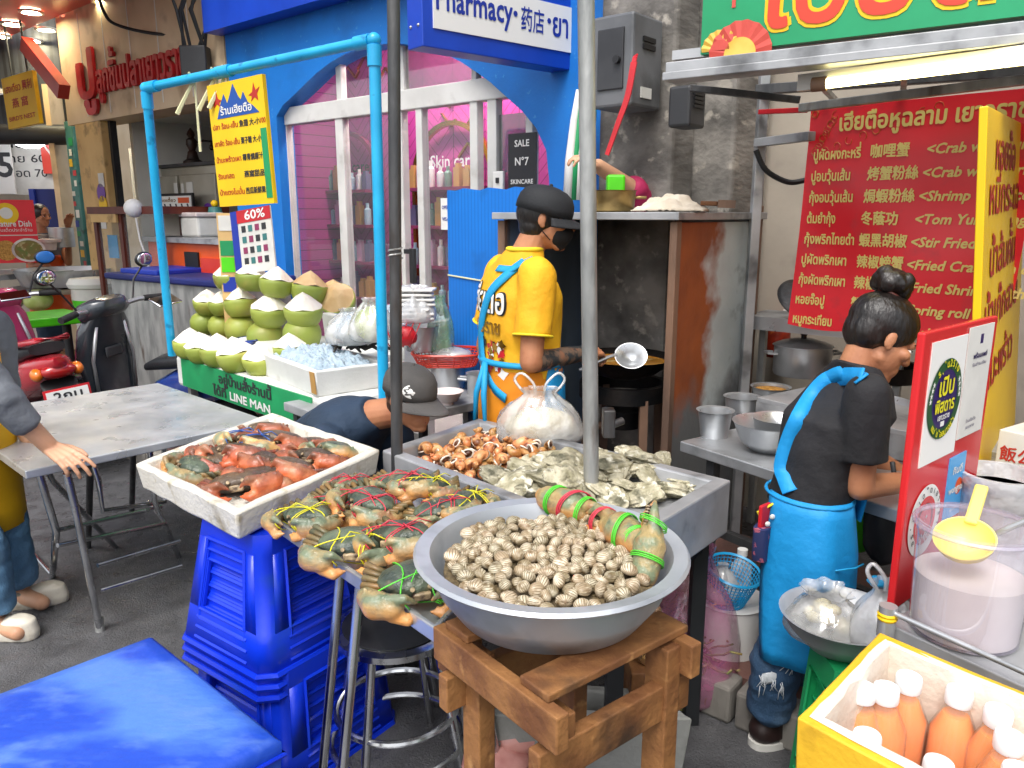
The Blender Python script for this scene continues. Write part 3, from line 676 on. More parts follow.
# crab tray
zC = .80
k0, k1 = PZ(268, 515, zC), PZ(436, 629, zC); k2 = V((-.02, 1.72, zC)); k3 = V((-.345, 2.33, zC))
cen = (k0+k1+k2+k3)/4
t = thing('crab_tray', 'shallow steel tray of tied green crabs on splayed chrome legs', 'tray', (cen.x, cen.y, 0))
b = MB(); CI = quad_tray(b, [k0, k1, k2, k3], .012, .03, .035); fix_normals(b.build('tray', 'steel', t, smooth=0, bevel=.003))
for (p0, p1, y0, y1) in (((360, 585), (343, 767), 1.70, 1.64), ((340, 577), (323, 767), 1.84, 1.80)):
    a_, b_ = PY(*p0, y0), PY(*p1, y1); d = (b_-a_).normalized(); b_ = a_+d*(a_.z/-d.z); a_ = a_+d*((zC-.037-a_.z)/d.z)
    MB().cyl(a_, b_, .0125, n=14).build('leg', 'chrome', t)
for (x0, y0, x1, y1) in ((-.12, 1.75, -.02, 1.83), (-.3, 2.15, -.25, 2.28)): MB().cyl((x0, y0, zC-.037), (x1, y1, 0), .0125, n=14).build('leg', 'chrome', t)
# foam lid full of red crabs
zF = .83
f0, f1, f2, f3 = PZ(236, 513, zF), PZ(380.5, 449.5, zF+.015), PZ(272, 412, zF+.005), PZ(134, 463, zF)
b = MB(); o = [f0, f1, f2, f3]; ii = inset(o, .032); hb = .085
jit = lambda p, a=.004: p+V((rnd.uniform(-a, a), rnd.uniform(-a, a), rnd.uniform(-a, a)))
def edge_pts(c, n=9, a=.003): return [jit(c[i].lerp(c[(i+1) % 4], k/n), a) for i in range(4) for k in range(n)]
lo = edge_pts([p-UP*hb for p in inset(o, .012)], a=.003); ro = edge_pts(o); ri = edge_pts(ii); bi = edge_pts([p-UP*.055 for p in inset(o, .05)], a=.001)
b.loft([lo, ro, ri, bi], caps=True); FB = inset(o, .06)
cen = (f0+f1+f2+f3)/4
fb = b.build('foam_crab_box', 'foam', smooth=50, bevel=.008, origin=(cen.x, cen.y, zF-hb)); fix_normals(fb)
tag(fb, 'worn white foam box lid holding the reddish loose crabs', 'foam box')
# blue plastic stools
def stool_bm(h, w0, w1, win=True):
    """square plastic stool: four flared side panels, each with a cut-out, and a seat"""
    b = MB(); c = .035
    def sec(z, w, cc=c):
        k = w/2; return [V((x, y, z)) for x, y in ((-k+cc, -k), (k-cc, -k), (k, -k+cc), (k, k-cc), (k-cc, k), (-k+cc, k), (-k, k-cc), (-k, -k+cc))]
    L_ = lambda z: w1+(w0-w1)*z/h if False else w1+(w0-w1)*(z/h)
    zs = [0, .11, .12, h-.075, h-.06, h]
    rr = [sec(0, w1*1.0)]
    levels = [0, h*.3, h*.86, h]
    R_ = [sec(z, w1+(w0-w1)*z/h) for z in levels]
    vs = [p for r in R_ for p in r]; f = []
    for j in range(3):
        for i in range(8):
            if j == 1 and i % 2 == 0: continue
            f.append((j*8+i, j*8+(i+1) % 8, (j+1)*8+(i+1) % 8, (j+1)*8+i))
    f.append(tuple(range(24, 32))); b.add(vs, f)
    for i in (0, 2, 4, 6):                           # windows framed in each side: panels left and right of the hole, ribs
        for j in (1,):
            p0, p1 = R_[1][i], R_[1][i+1]; q0, q1 = R_[2][i], R_[2][i+1]
            cn = sum(R_[1], V((0, 0, 0)))/8; n = ((p0+p1)/2-V((0, 0, p0.z))); n.z = 0; n.normalize()
            ix = .16
            a0, a1 = p0.lerp(p1, ix), p0.lerp(p1, 1-ix); c0, c1 = q0.lerp(q1, ix), q0.lerp(q1, 1-ix)
            b.add([p0, a0, c0, q0], [(0, 1, 2, 3)]); b.add([a1, p1, q1, c1], [(0, 1, 2, 3)])
            lip = [a0, a1, c1, c0]
            b.tube(lip, .006, 6, closed=True)
            bk = [q-n*.022 for q in lip]; b.add(lip+bk, [(4, 5, 6, 7)]+[(k, (k+1) % 4, 4+(k+1) % 4, 4+k) for k in range(4)])
            for k in range(5):
                w = .12+.19*k; l0 = bk[0].lerp(bk[3], w)+n*.004; l1 = bk[1].lerp(bk[2], w)+n*.004; b.tube([l0.lerp(l1, .05), l0.lerp(l1, .95)], .005, 5)
            for k in range(3):                       # raised ribs under the opening
                z = .2+.28*k; l0 = R_[0][i].lerp(R_[1][i], z); l1 = R_[0][i+1].lerp(R_[1][i+1], z); b.tube([l0.lerp(l1, .14), l0.lerp(l1, .86)], .004, 5)
    bt = R_[0]; b.tube(bt, .009, 6, closed=True)
    return b
SA = FM((-.715, 2.165, 0), V((.81, -.59, 0)), V((.59, .81, 0)))
low = stool_bm(.36, .40, .46).build('plastic_stool', 'blue_plastic', smooth=30, solid=.006); place(low, SA @ T(0.02, .02, 0))
tag(low, 'blue plastic stool at the bottom of the pile, standing on the road', 'stool', 'blue plastic stools piled under the foam box')
for k, z in enumerate((.325, .357, .389)):
    s_ = stool_bm(.38, .31-.002*k, .43-.004*k).build('plastic_stool', 'blue_plastic', smooth=30, solid=.005); place(s_, SA @ T(0, 0, z-.03*(2-k)*0-.03))
    tag(s_, ['blue plastic stool nested lowest in the upper part of the pile', 'blue plastic stool nested second from the top of the pile', 'topmost blue plastic stool, right under the foam crab box'][k], 'stool', 'blue plastic stools piled under the foam box')
# blue cooler with lid, lower left corner
zl = .45
g0, g1 = PZ(152, 634, zl), PZ(281, 737, zl); g2 = g1+(PZ(0, 690, zl)-PZ(150, 634, zl))*2.0; g3 = g0+(g2-g1)
cen = (g0+g2)/2
t = thing('cool_box', 'large blue plastic cool box with scuffed wet lid in the lower left corner', 'cool box', (cen.x, cen.y, 0))
b = MB(); o = [g0, g1, g2, g3]; b.hexa([V((p.x, p.y, .02)) for p in inset(o, .06)], [V((p.x, p.y, zl-.075)) for p in inset(o, .02)]); fix_normals(b.build('body', 'blue_plastic', t, smooth=0, bevel=.02, seg=3))
b = MB(); n = 14; bs = [p-UP*.08 for p in o]
def lidf(rr): return [V((*(p.xy), p.z)) for p in rr]
E8 = lambda c, z, a: [V((q.x, q.y, z)) for q in edge_pts(inset(c, a), 8, 0)]
b.loft([E8(o, zl-.08, .004), E8(o, zl-.035, 0), E8(o, zl-.012, .0), E8(o, zl, .014), E8(o, zl+.004, .05), E8(o, zl+.006, .14)]); fix_normals(b.build('lid', 'blue_lid', t, smooth=50))
b = MB(); q = inset(o, -.004); b.tube([V((p.x, p.y, zl-.045)) for p in q], .006, 6, closed=True); b.build('groove', 'blue_plastic', t)
# chrome bar stool under the crab tray
t = thing('bar_stool', 'round chrome bar stool with dark seat under the crab tray', 'stool', (-.335, 2.0, 0))
MB().lathe([(.001, .43), (.16, .43), (.172, .437), (.172, .455), (.15, .462), (.001, .46)], None, 36).build('seat', 'chrome', t, local=True)
mat('seat_black', '3a3b3e', '2b2c2e', 6, .3, .4)
MB().lathe([(.001, .463), (.148, .4635), (.148, .4655), (.001, .466)], None, 36).build('seat_pad', 'seat_black', t, local=True)
for k in range(4):
    a = R(45+k*90+25); MB().cyl((math.cos(a)*.13, math.sin(a)*.13, .435), (math.cos(a)*.21, math.sin(a)*.21, 0), .0125, n=14).build('leg', 'chrome', t, local=True)
for z, r in ((.2, .175), (.10, .194)):
    MB().tube([(math.cos(R(k*10))*r, math.sin(R(k*10))*r, z) for k in range(36)], .010, 8, closed=True).build('foot_ring', 'chrome', t, local=True)
# basin
zb_ = .95
BC = V((.077, 1.425, 0)); BR = .268
t = thing('cockle_basin', 'wide grey aluminium basin heaped with cockles on the wooden stand', 'basin', (BC.x, BC.y, .828))
mat('aluminium', 'c2c6cb', 'adb2b8', 3, .34, .5, bump=.12, bsc=14, r2=.5, dirt=('6f7175', 4, .56, .75))
pr = [(.001, 0), (.165, 0), (.185, .008), (.222, .06), (.238, .115), (.243, .132), (.268, .136), (.27, .131), (.268, .127)]
b = MB(); b.lathe([(r_, z_*.92) for r_, z_ in [(.001, .006), (.163, .006), (.181, .013), (.216, .062), (.232, .116), (.24, .137), (.267, .141), (.272, .134), (.268, .128), (.245, .128), (.24, .115), (.224, .06), (.188, .006), (.165, 0), (.001, 0)]], None, 64); b.build('bowl', 'aluminium', t, local=True, smooth=50)
# rough wooden stand
t = thing('wooden_stand', 'rough knocked together wooden stand under the cockle basin', 'stand', (.09, 1.32, 0))
def plank(name, p, q, w, h, side=UP, m_='wood'):
    o = MB(); L_ = (V(q)-V(p)).length; d = (V(q)-V(p)).normalized(); y = V(side); x = d.cross(y).normalized(); y = x.cross(d).normalized()
    o.bar(p, q, w, h, side); return o.build(name, m_, t, smooth=0, bevel=.003)
zt_ = .813
pw, ps = PZ(439, 640, .775), PZ(563, 735, .775)
sv = V((ps.y-pw.y, -(ps.x-pw.x), 0)).normalized(); sv = -sv if sv.y < 0 else sv    # towards the back of the stand
dv = (ps-pw).normalized()
plank('rail', pw, ps, .028, .07)
plank('rail', pw+sv*.34, ps+sv*.34, .028, .07)
plank('rail', ps+V((0, 0, -.09))-dv*.05-sv*.02, ps+V((0, 0, -.09))-dv*.05+sv*.37, .03, .075)
plank('rail', pw+V((0, 0, -.09))+dv*.04-sv*.02, pw+V((0, 0, -.09))+dv*.04+sv*.37, .03, .075)
plank('top_slat', ps-dv*.075+V((0, 0, .0435))-sv*.0, ps-dv*.075+V((0, 0, .0435))+sv*.36, .016, .075, side=dv)
plank('top_slat', pw+dv*.06+V((0, 0, .0435)), pw+dv*.06+V((0, 0, .0435))+sv*.36, .016, .075, side=dv)
plank('block', pw-dv*.015+V((0, 0, -.06))+sv*.02, pw-dv*.015+V((0, 0, -.06))+sv*.1, .05, .06)
for k, (u, w) in enumerate(((.07, .045), (.30, .045), (.07, .3), (.31, .31))):
    p = pw+dv*u+sv*w; MB().bar((p.x, p.y, .0), (p.x, p.y, .768 if k < 2 else .80), .056, .04, side=sv).build('leg', 'wood', t, smooth=0, bevel=.003)
# foam box below, pink bag, colander...
zq = .30
h0, h1, h2 = PZ(693, 719, zq), PZ(651, 690, zq), PZ(478, 700, zq)
ax = (h1-h0); o = [h0, h1, V((h1.x-.55, h1.y+.08, zq)), V((h0.x-.55, h0.y+.02, zq))]
def foam_box(name, label, o, z0, m_, wall=.03, bot=.03, **k):
    b = MB(); lo = [V((p.x, p.y, z0)) for p in inset(o, .015)]; ri = inset(o, wall); bi = [V((p.x, p.y, z0+bot)) for p in inset(o, wall+.012)]
    b.loft([edge_pts(x, 7, .0025) for x in (lo, o, ri, bi)]); c = sum(o, V((0, 0, 0)))/4
    q = fix_normals(b.build(name, m_, smooth=50, bevel=.006, origin=(c.x, c.y, z0))); return tag(q, label, 'foam box')
foam_box('foam_box', 'dirty grey foam box on the ground behind the wooden stand', o, 0.0, 'foam_grey')
film('pink_film', 'dd78ac', .36, .10, .2, .2, 7); film('clear_film', 'e4e4e0', .42, .12, .12, .25, 9); film('milky_film', 'e8e9ea', .62, .12, .15, .25, 9); film('orange_film', 'd6a26a', .45, .1, .2, .2, 9)
mat('raw_meat', 'c28a80', 'a56a62', 9, .4, bump=.4, bsc=20)
for k, (px, py) in enumerate(((520, 722), (498, 735))):
    p = PZ(px, py, .25); b = MB(); b.ell((0, 0, 0), (.1, .075, .05), fn=lambda q: 1+.25*noise.noise(q*2.1+V((k*5, 0, 0)))); q = b.build('wrapped_meat', 'raw_meat', smooth=180, origin=(0, 0, 0)); q.location = (p.x, p.y+.03, .2-.05*k); tag(q, ['pinkish packet of meat on top in the grey foam box', 'smaller pinkish packet low in the grey foam box'][k], 'packet')
def bag(name, label, c, r, h, m_, squash=(1, 1), ears=True, seed=0, neck=.25, fold=.12, handles=0):
    """plastic carrier bag: full belly, pleated neck, gathered top"""
    t = thing(name, label, 'bag', c)
    b = MB(); N_ = 40; rings = []
    prof = [(.02, 0), (.75, .0), (.95, .07), (1.0, .2), (.98, .38), (.86, .55), (.66, .7), (.45, .82), (neck, .92), (neck*1.25, 1.0)]
    for j, (pr_, z) in enumerate(prof):
        g = []
        for i in range(N_):
            a = 2*math.pi*i/N_; w = 1+fold*(.3+z)*(noise.noise(V((math.cos(a)*2.2+seed, math.sin(a)*2.2, z*1.2)))*1.6+.4*math.sin(a*9+seed)*z)
            g.append(V((math.cos(a)*r*pr_*w*squash[0], math.sin(a)*r*pr_*w*squash[1], z*h)))
        rings.append(g)
    b.loft(rings, caps=False); b.build('film', m_, t, local=True, smooth=180)
    for k in range(handles):
        s = -1 if k else 1
        hb_ = MB(); hb_.tube(smooth_path([(s*r*.3*squash[0], 0, h*.88), (s*r*.55*squash[0], .02, h*1.12), (s*r*.40*squash[0], .02, h*1.25), (s*r*.14*squash[0], 0, h*1.08), (s*r*.1, 0, h*.88)]), .0055, 6); hb_.build('handle', m_, t, local=True, smooth=180)
    return t
mat('greens', '6a7a3c', '8a6c3c', 16, .7, dirt=('b8a878', 22, .55, .65)); mat('noodle', 'd8cfae', 'c8bb92', 20, .5); mat('noodle_yellow', 'd9b765', 'c79f4e', 20, .5)
def strands(name, m_, parent, c, r, n, th, seed=1, flat=.6):
    q = random.Random(seed); b = MB()
    for i in range(n):
        p = V((q.gauss(0, .45)*r[0], q.gauss(0, .45)*r[1], abs(q.gauss(0, .5))*r[2])); d = V((q.uniform(-1, 1), q.uniform(-1, 1), q.uniform(-flat, flat))).normalized(); pts = []
        for k in range(7):
            pts.append(V(c)+p); d = (d+V((q.uniform(-.7, .7), q.uniform(-.7, .7), q.uniform(-.4, .4)))).normalized(); p = p+d*r[0]*.22
            p = V((max(-r[0], min(r[0], p.x)), max(-r[1], min(r[1], p.y)), max(0, min(r[2], p.z))))
        b.tube(pts, th, 4)
    return b.build(name, m_, parent, local=True, smooth=180)
p = PZ(703, 700, 0)
t = bag('vegetable_bag', 'big pink translucent bag of vegetable trimmings on the ground', (p.x-.035, p.y+.05, 0), .155, .54, 'pink_film', seed=3, neck=.3)
strands('trimmings', 'greens', t, (0, 0, .02), (.13, .13, .2), 90, .004, 4)
p = PY(650, 640, 1.95); t = bag('noodle_bag', 'small clear bag of yellow noodles behind the basin', (p.x, p.y, p.z-.06), .05, .2, 'orange_film', seed=9); strands('noodles', 'noodle_yellow', t, (0, 0, .01), (.04, .04, .09), 40, .0025, 8)
b = MB(); b.box((0, 0, 0), (.12, .14, p.z-.06)); q = b.build('crate', 'wood', smooth=0, bevel=.004); q.location = (p.x, p.y, (p.z-.06)/2); tag(q, 'small wooden crate under the noodle bag', 'crate')
# blue colander on a white pail
mat('blue_basket', '1f9fd6', '1a93c8', 6, .35)
p = PY(727, 575, 2.42)
cb = thing('colander', 'bright blue slotted plastic colander with a bag of noodles inside', 'colander', m=T(p.x, p.y, p.z-.09) @ RY(8) @ RX(12))
b = MB(); n = 44; rows = 9
for j in range(rows+1):
    r_ = .062+.028*j/rows; z = .0+.125*j/rows; b.tube([(math.cos(2*math.pi*i/n)*r_, math.sin(2*math.pi*i/n)*r_, z) for i in range(n)], .0018 if j < rows else .006, 4, closed=True)
for i in range(n): a = 2*math.pi*i/n; b.tube([(math.cos(a)*.062, math.sin(a)*.062, 0), (math.cos(a)*.09, math.sin(a)*.09, .125)], .0018, 4)
b.lathe([(.001, -.003), (.062, -.003), (.064, .012), (.058, .012), (.057, .002), (.001, .002)], None, 32); b.build('basket', 'blue_basket', cb, local=True, smooth=50)
t = bag('noodle_bag', 'clear bag of white noodles lying in the blue colander', (p.x-.02, p.y-.02, p.z-.08), .058, .13, 'milky_film', seed=5); strands('noodles', 'noodle', t, (0, 0, .0), (.045, .045, .07), 40, .0025, 3)
b = MB(); b.lathe([(.001, 0), (.10, 0), (.115, p.z-.105), (.12, p.z-.1), (.001, p.z-.1)], None, 28); q = b.build('pail', 'white', smooth=40); q.location = (p.x+.03, p.y+.03, 0); tag(q, 'white plastic pail under the blue colander', 'pail')
p = PY(742, 560, 2.55); t = thing('plastic_bottle', 'white capped bottle behind the blue colander', 'bottle', (p.x, p.y, p.z-.14)); MB().lathe([(.001, 0), (.035, 0), (.037, .01), (.037, .12), (.016, .15), (.016, .16), (.001, .16)], None, 18).build('body', 'milky_film', t, local=True); MB().lathe([(.001, .16), (.018, .16), (.018, .182), (.001, .183)], None, 16).build('cap', 'white', t, local=True)
b = MB(); b.box((0, 0, (p.z-.14)/2), (.12, .12, p.z-.14)); q = b.build('plastic_crate', 'grey_paint', smooth=0, bevel=.006); q.location = (p.x, p.y, 0); tag(q, 'grey crate in the gap behind the blue colander', 'crate')
# ================================================================ shellfish
mat('crab_green', '5f6a56', '3c463e', 22, .32, bump=.5, bsc=90, dirt=('8a7a58', 14, .58, .72), rnd=.2)
mat('crab_claw', 'd8ac6e', '8b9478', 22, .3, bump=.35, bsc=90, dirt=('bf6236', 20, .55, .68), dirt2=('6f7766', 26, .56, .66), rnd=.12, lo=.44, hi=.58)
mat('crab_legs', '5c5c44', '8c6a3e', 22, .4, rnd=.2)
mat('crab_brown', '66523f', '443a30', 16, .32, bump=.5, bsc=90, rnd=.2)
mat('red_claw', 'c2674b', '8a5a4c', 20, .28, bump=.35, bsc=90, dirt=('d9a27c', 18, .54, .7), dirt2=('5f4a44', 24, .56, .68), rnd=.15, hue=.012)
mat('red_legs', '8f4a36', '6a4a40', 20, .4, rnd=.2)
for n_, c_ in (('string_yellow', 'd8d02a'), ('string_red', 'c8384a'), ('string_green', '58c83a'), ('string_blue', '2f5fae')): mat(n_, c_, None, rough=.35)
mat('tooth', '4a3a2e', 'c8b08a', 60, .4)
def claw_blob(sx):
    """one folded crab pincer: arm, wrist, swollen palm, fixed finger and hinged finger"""
    b = MB(); q = lambda x, y, z: V((sx*x, y, z))
    cap(b, q(.035, -.005, -.002), q(.068, -.004, 0), .011, .013); cap(b, q(.068, -.004, 0), q(.076, .018, .002), .014, .015)
    cap(b, q(.074, .022, .002), q(.062, .05, .003), .017, .024); cap(b, q(.062, .05, .003), q(.04, .066, .002), .024, .019)
    cap(b, q(.04, .066, -.010), q(.02, .080, -.017), .013, .009); cap(b, q(.02, .080, -.017), q(.002, .074, -.012), .009, .003)
    cap(b, q(.042, .064, .016), q(.022, .077, .022), .011, .008); cap(b, q(.022, .077, .022), q(.004, .073, .008), .008, .003)
    for k in range(4): b.ell(q(.03-.006*k, .078+.002*k-.0012*k*k, -.008), (.003, .003, .005), nu=6, nv=5); b.ell(q(.03-.006*k, .075+.002*k-.0012*k*k, .012), (.003, .003, .005), nu=6, nv=5)
    for k in range(5): b.ell(q(.076-.006*k, .03+.009*k, .022), (.0045, .0045, .006), nu=6, nv=5)
    b.ell(q(.058, .045, .018), (.008, .012, .006), nu=8, nv=6); b.ell(q(.066, .035, .015), (.008, .01, .006), nu=8, nv=6)
    return remesh(b, .0028, 2)
CLAW = {s: claw_blob(s) for s in (1, -1)}
CLAWD = {}
for s_, c_ in CLAW.items():
    d_ = MB(); d_.v = [V((p.x*1.06+s_*.008, p.y*1.0-.004, p.z*1.0-.009)) for p in c_.v]; d_.f = c_.f; d_.mi = c_.mi; CLAWD[s_] = d_
def make_crab(shell, claw, legm, string, label, group):
    t = thing('mud_crab', label, 'crab', group=group)
    b = MB()
    def f(q):
        a = math.atan2(q.y, q.x); s = 1-.12*max(0, -q.y)
        if q.y > .1 and abs(q.z) < .5: s += .03*math.cos(a*26)*min(1, (q.y-.1)*4)
        return s*(1+.05*noise.noise(q*3))
    b.ell((0, 0, .006), (.068, .047, .024), nu=56, nv=14, fn=f)
    for sx in (-1, 1): b.ell((sx*.03, .01, .018), (.018, .014, .008), nu=12, nv=8); b.ell((sx*.012, -.016, .018), (.012, .012, .008), nu=12, nv=8)
    b.build('carapace', shell, t, local=True, smooth=60)
    for sx in (-1, 1):
        CLAWD[sx].build('claw', claw, t, local=True, smooth=180)
        for k in range(4):
            l = MB(); y = .012-.016*k; l.tube([(sx*.045, y, -.004), (sx*(.092-.004*k), y-.010, .008+.003*k), (sx*(.080-.004*k), y-.03, -.004), (sx*(.045), y-.042, -.012)], [.0062, .0066, .005, .0016], 7); l.build('leg', legm, t, local=True, smooth=180)
        e = MB(); e.cyl((sx*.012, .04, .008), (sx*.015, .05, .012), .003, .004, 8); e.build('eye_stalk', 'tooth', t, local=True)
    m_ = MB(); m_.box((0, .046, -.004), (.03, .012, .014)); m_.build('mouth', 'tooth', t, local=True, bevel=.003)
    if string:
        s = MB()
        for k, xx in enumerate((-.03, -.022, .03)):
            s.tube([(xx+.006*math.sin(a*3), .012+.062*math.cos(a), .001+.027*math.sin(a)) for a in [2*math.pi*i/22 for i in range(22)]], .0014, 5, closed=True)
        s.tube([(.078*math.cos(a), .03+.012*math.sin(a*2), .002+.028*math.sin(a)) for a in [2*math.pi*i/26 for i in range(26)]], .0014, 5, closed=True)
        for a in (.4, 2.2, 3.6): s.tube([(-.026, .02, .027), (-.026+.03*math.cos(a), .02+.03*math.sin(a), .04), (-.026+.055*math.cos(a+.3), .02+.05*math.sin(a+.3), .028)], .0013, 5)
        s.build('string', string, t, local=True, smooth=180)
    return t
def crab_at(proto, p, yaw, pitch, roll, s, label, used):
    m_ = T(*p) @ RZ(yaw) @ RX(pitch*.45-6) @ RY(roll) @ M.Scale(s, 4)
    if proto not in used: used[proto] = 1; place(proto, m_); proto['label'] = label; return proto
    return dup(proto, m_, label)
def two_tone(name, lowc, topc, z0, z1, base):
    m = MATS[base].copy(); m.name = name; nt = m.node_tree; N = nt.nodes; L = nt.links.new; p = N['Principled BSDF']; old = p.inputs['Base Color'].links[0].from_socket
    tc = N.new('ShaderNodeTexCoord'); sx = N.new('ShaderNodeSeparateXYZ'); L(tc.outputs['Object'], sx.inputs[0]); r = N.new('ShaderNodeMapRange'); r.inputs['From Min'].default_value = z0; r.inputs['From Max'].default_value = z1; L(sx.outputs[2], r.inputs['Value'])
    a = N.new('ShaderNodeMix'); a.data_type = 'RGBA'; L(r.outputs[0], a.inputs['Factor']); a.inputs['A'].default_value = H(lowc); a.inputs['B'].default_value = H(topc)
    x = N.new('ShaderNodeMix'); x.data_type = 'RGBA'; x.inputs['Factor'].default_value = .62; L(old, x.inputs['A']); L(a.outputs['Result'], x.inputs['B']); L(x.outputs['Result'], p.inputs['Base Color']); MATS[name] = m
two_tone('big_claw', 'd97f38', '667052', -.014, .018, 'crab_claw')
two_tone('claw_green', 'd98a44', '5f6b54', -.016, .008, 'crab_claw'); two_tone('claw_red', 'd8622c', '6e4c3a', -.014, .012, 'red_claw')
gA, gB = 'tied mud crabs heaped on the steel crab tray', 'reddish crabs lying in the white foam box'
cy = make_crab('crab_green', 'claw_green', 'crab_legs', 'string_yellow', 'x', gA); cr = make_crab('crab_green', 'claw_green', 'crab_legs', 'string_red', 'x', gA); cg = make_crab('crab_green', 'claw_green', 'crab_legs', 'string_green', 'x', gA)
ra = make_crab('crab_brown', 'claw_red', 'red_legs', None, 'x', gB); rb_ = make_crab('crab_brown', 'crab_claw', 'red_legs', 'string_blue', 'x', gB); rg = make_crab('crab_green', 'claw_green', 'crab_legs', None, 'x', gB)
used = {}
for pr_, px, py, z, yaw, pi_, ro, s, lb in (
    (cy, 309, 520, .805, 150, 18, 6, 1.15, 'yellow tied green crab at the left corner of the steel tray'),
    (cr, 346, 508, .81, 165, 14, -8, 1.1, 'grey crab with red string next to the foam box rim'),
    (cy, 354, 548, .81, 185, 8, 0, 1.25, 'biggest yellow tied green crab along the front edge of the steel tray'),
    (cg, 418, 584, .812, 195, 4, 4, 1.3, 'grey green crab with green string beside the cockle basin'),
    (cr, 402, 540, .835, 150, 22, 8, 1.2, 'cream clawed crab with red string in the middle of the tray heap'),
    (cr, 372, 506, .84, 140, 20, -6, 1.15, 'orange clawed crab with red string behind the middle of the heap'),
    (cr, 404, 486, .845, 165, 25, 5, 1.1, 'crab with red string at the back against the snail tray'),
    (cr, 440, 514, .83, 200, 16, 8, 1.05, 'small crab with red string right of the tray heap, by the yellow bow'),
    (cy, 463, 507, .835, 235, 10, -5, 1.0, 'crab with a yellow string bow at the right end of the tray heap'),
    (cr, 355, 489, .82, 130, 20, 10, 1.0, 'crab with red string touching the foam box corner'),
    (cy, 425, 489, .84, 175, 24, -4, 1.05, 'yellow stringed crab high at the back of the tray heap'),
    (cg, 445, 545, .82, 210, 6, 0, 1.1, 'green stringed crab half hidden by the cockle basin rim')):
    crab_at(pr_, PZ(px, py, z)+UP*.012, yaw, pi_, ro, s, lb, used)
for pr_, px, py, z, yaw, pi_, ro, s, lb in (
    (rg, 199, 468, .80, 120, 8, 0, 1.4, 'olive green crab at the left end of the foam box'),
    (ra, 238, 456, .81, 160, 20, 6, 1.55, 'plump orange red crab in the left middle of the foam box'),
    (ra, 280, 442, .81, 175, 20, -6, 1.45, 'red brown crab at the back of the foam box, right of the blue string'),
    (rb_, 256, 444, .82, 150, 18, 0, 1.4, 'pale crab tied with blue string in the foam box'),
    (ra, 220, 461, .805, 140, 12, -10, 1.2, 'dark red crab leaning on the olive green one'),
    (ra, 240, 484, .805, 190, 10, 8, 1.45, 'dark brown red crab nearest the front corner of the foam box'),
    (ra, 268, 478, .805, 165, 15, -5, 1.3, 'small red crab behind the front corner crab'),
    (ra, 291, 470, .81, 145, 22, 4, 1.45, 'bright orange crab along the right rim of the foam box'),
    (ra, 316, 459, .81, 165, 16, 0, 1.3, 'red crab second from the right end of the foam box'),
    (ra, 305, 448, .80, 190, 14, 5, 1.3, 'red crab at the back right corner of the foam box'), (ra, 262, 462, .815, 130, 16, 8, 1.35, 'orange red crab lying in the very middle of the foam box'), (ra, 262, 431, .80, 170, 16, 8, 1.2, 'small dark red crab at the far corner of the foam box'), (rg, 335, 451, .81, 150, 18, 5, 1.2, 'cream clawed crab at the right end of the foam box')):
    crab_at(pr_, PZ(px, py, z), yaw, pi_*2+22, ro, s*.95, lb, used)
# big tied pincers lying over the basin
def big_claw(label, m_, bands):
    t = thing('crab_claw', label, 'crab claw', m=m_, group='big tied crab claws on the cockle basin')
    b = MB(); cap(b, (-.075, 0, 0), (-.01, 0, .004), .030, .038, 18); cap(b, (-.01, 0, .004), (.02, 0, 0), .036, .028, 18)
    cap(b, (.02, .010, -.016), (.07, .018, -.022), .02, .012); cap(b, (.07, .018, -.022), (.1, .008, -.010), .012, .004)
    cap(b, (.02, -.004, .018), (.065, .0, .026), .017, .011); cap(b, (.065, .0, .026), (.096, .004, .006), .011, .004)
    cap(b, (-.075, 0, 0), (-.105, .01, -.004), .024, .017)
    remesh(b, .0035, 2, wr=wrinkle(.0012, 60)).build('pincer', 'big_claw', t, local=True, smooth=180)
    d = MB()
    for k in range(9): d.ell((.026+.007*k, .016, .002), (.004, .009, .008), nu=6, nv=5)
    d.build('teeth', 'tooth', t, local=True)
    for k, (x, mm, tilt) in enumerate(bands):
        s = MB(); rr = .021+.0195*max(0, 1-((x+.012)/.075)**2)
        for e in (0, .004, .009): s.tube([(x+e+tilt*.5*math.cos(a), rr*math.cos(a)*1.03, .003+rr*1.03*math.sin(a)) for a in [2*math.pi*i/24 for i in range(24)]], .0016, 5, closed=True)
        s.build('string', mm, t, local=True, smooth=180)
    return t
def claw_m(pa, pb, up=UP):
    x = (V(pb)-V(pa)).normalized(); y = V(up).cross(x).normalized(); return FM((V(pa)+V(pb))/2, x, y)
gs, rs = 'string_green', 'string_red'
big_claw('tied orange and grey claw lying along the back of the cockles', claw_m(PZ(545, 497, .965), PZ(604, 522, .955)), ((-.055, gs, .01), (.0, rs, .03), (.03, gs, .0)))
big_claw('tied claw with green bands just right of the galvanised pole', claw_m(PZ(645, 545, .965), PZ(592, 517, .965)), ((-.07, gs, .02), (-.03, gs, -.02), (.04, rs, .01)))
big_claw('big cream claw with green string upright on the right rim of the basin', claw_m(PY(645, 572, 1.36), PY(655, 514, 1.43), V((-.25, -.9, .35))) @ M.Scale(.86, 4), ((-.085, gs, .0), (-.045, gs, .01), (.04, gs, .02)))
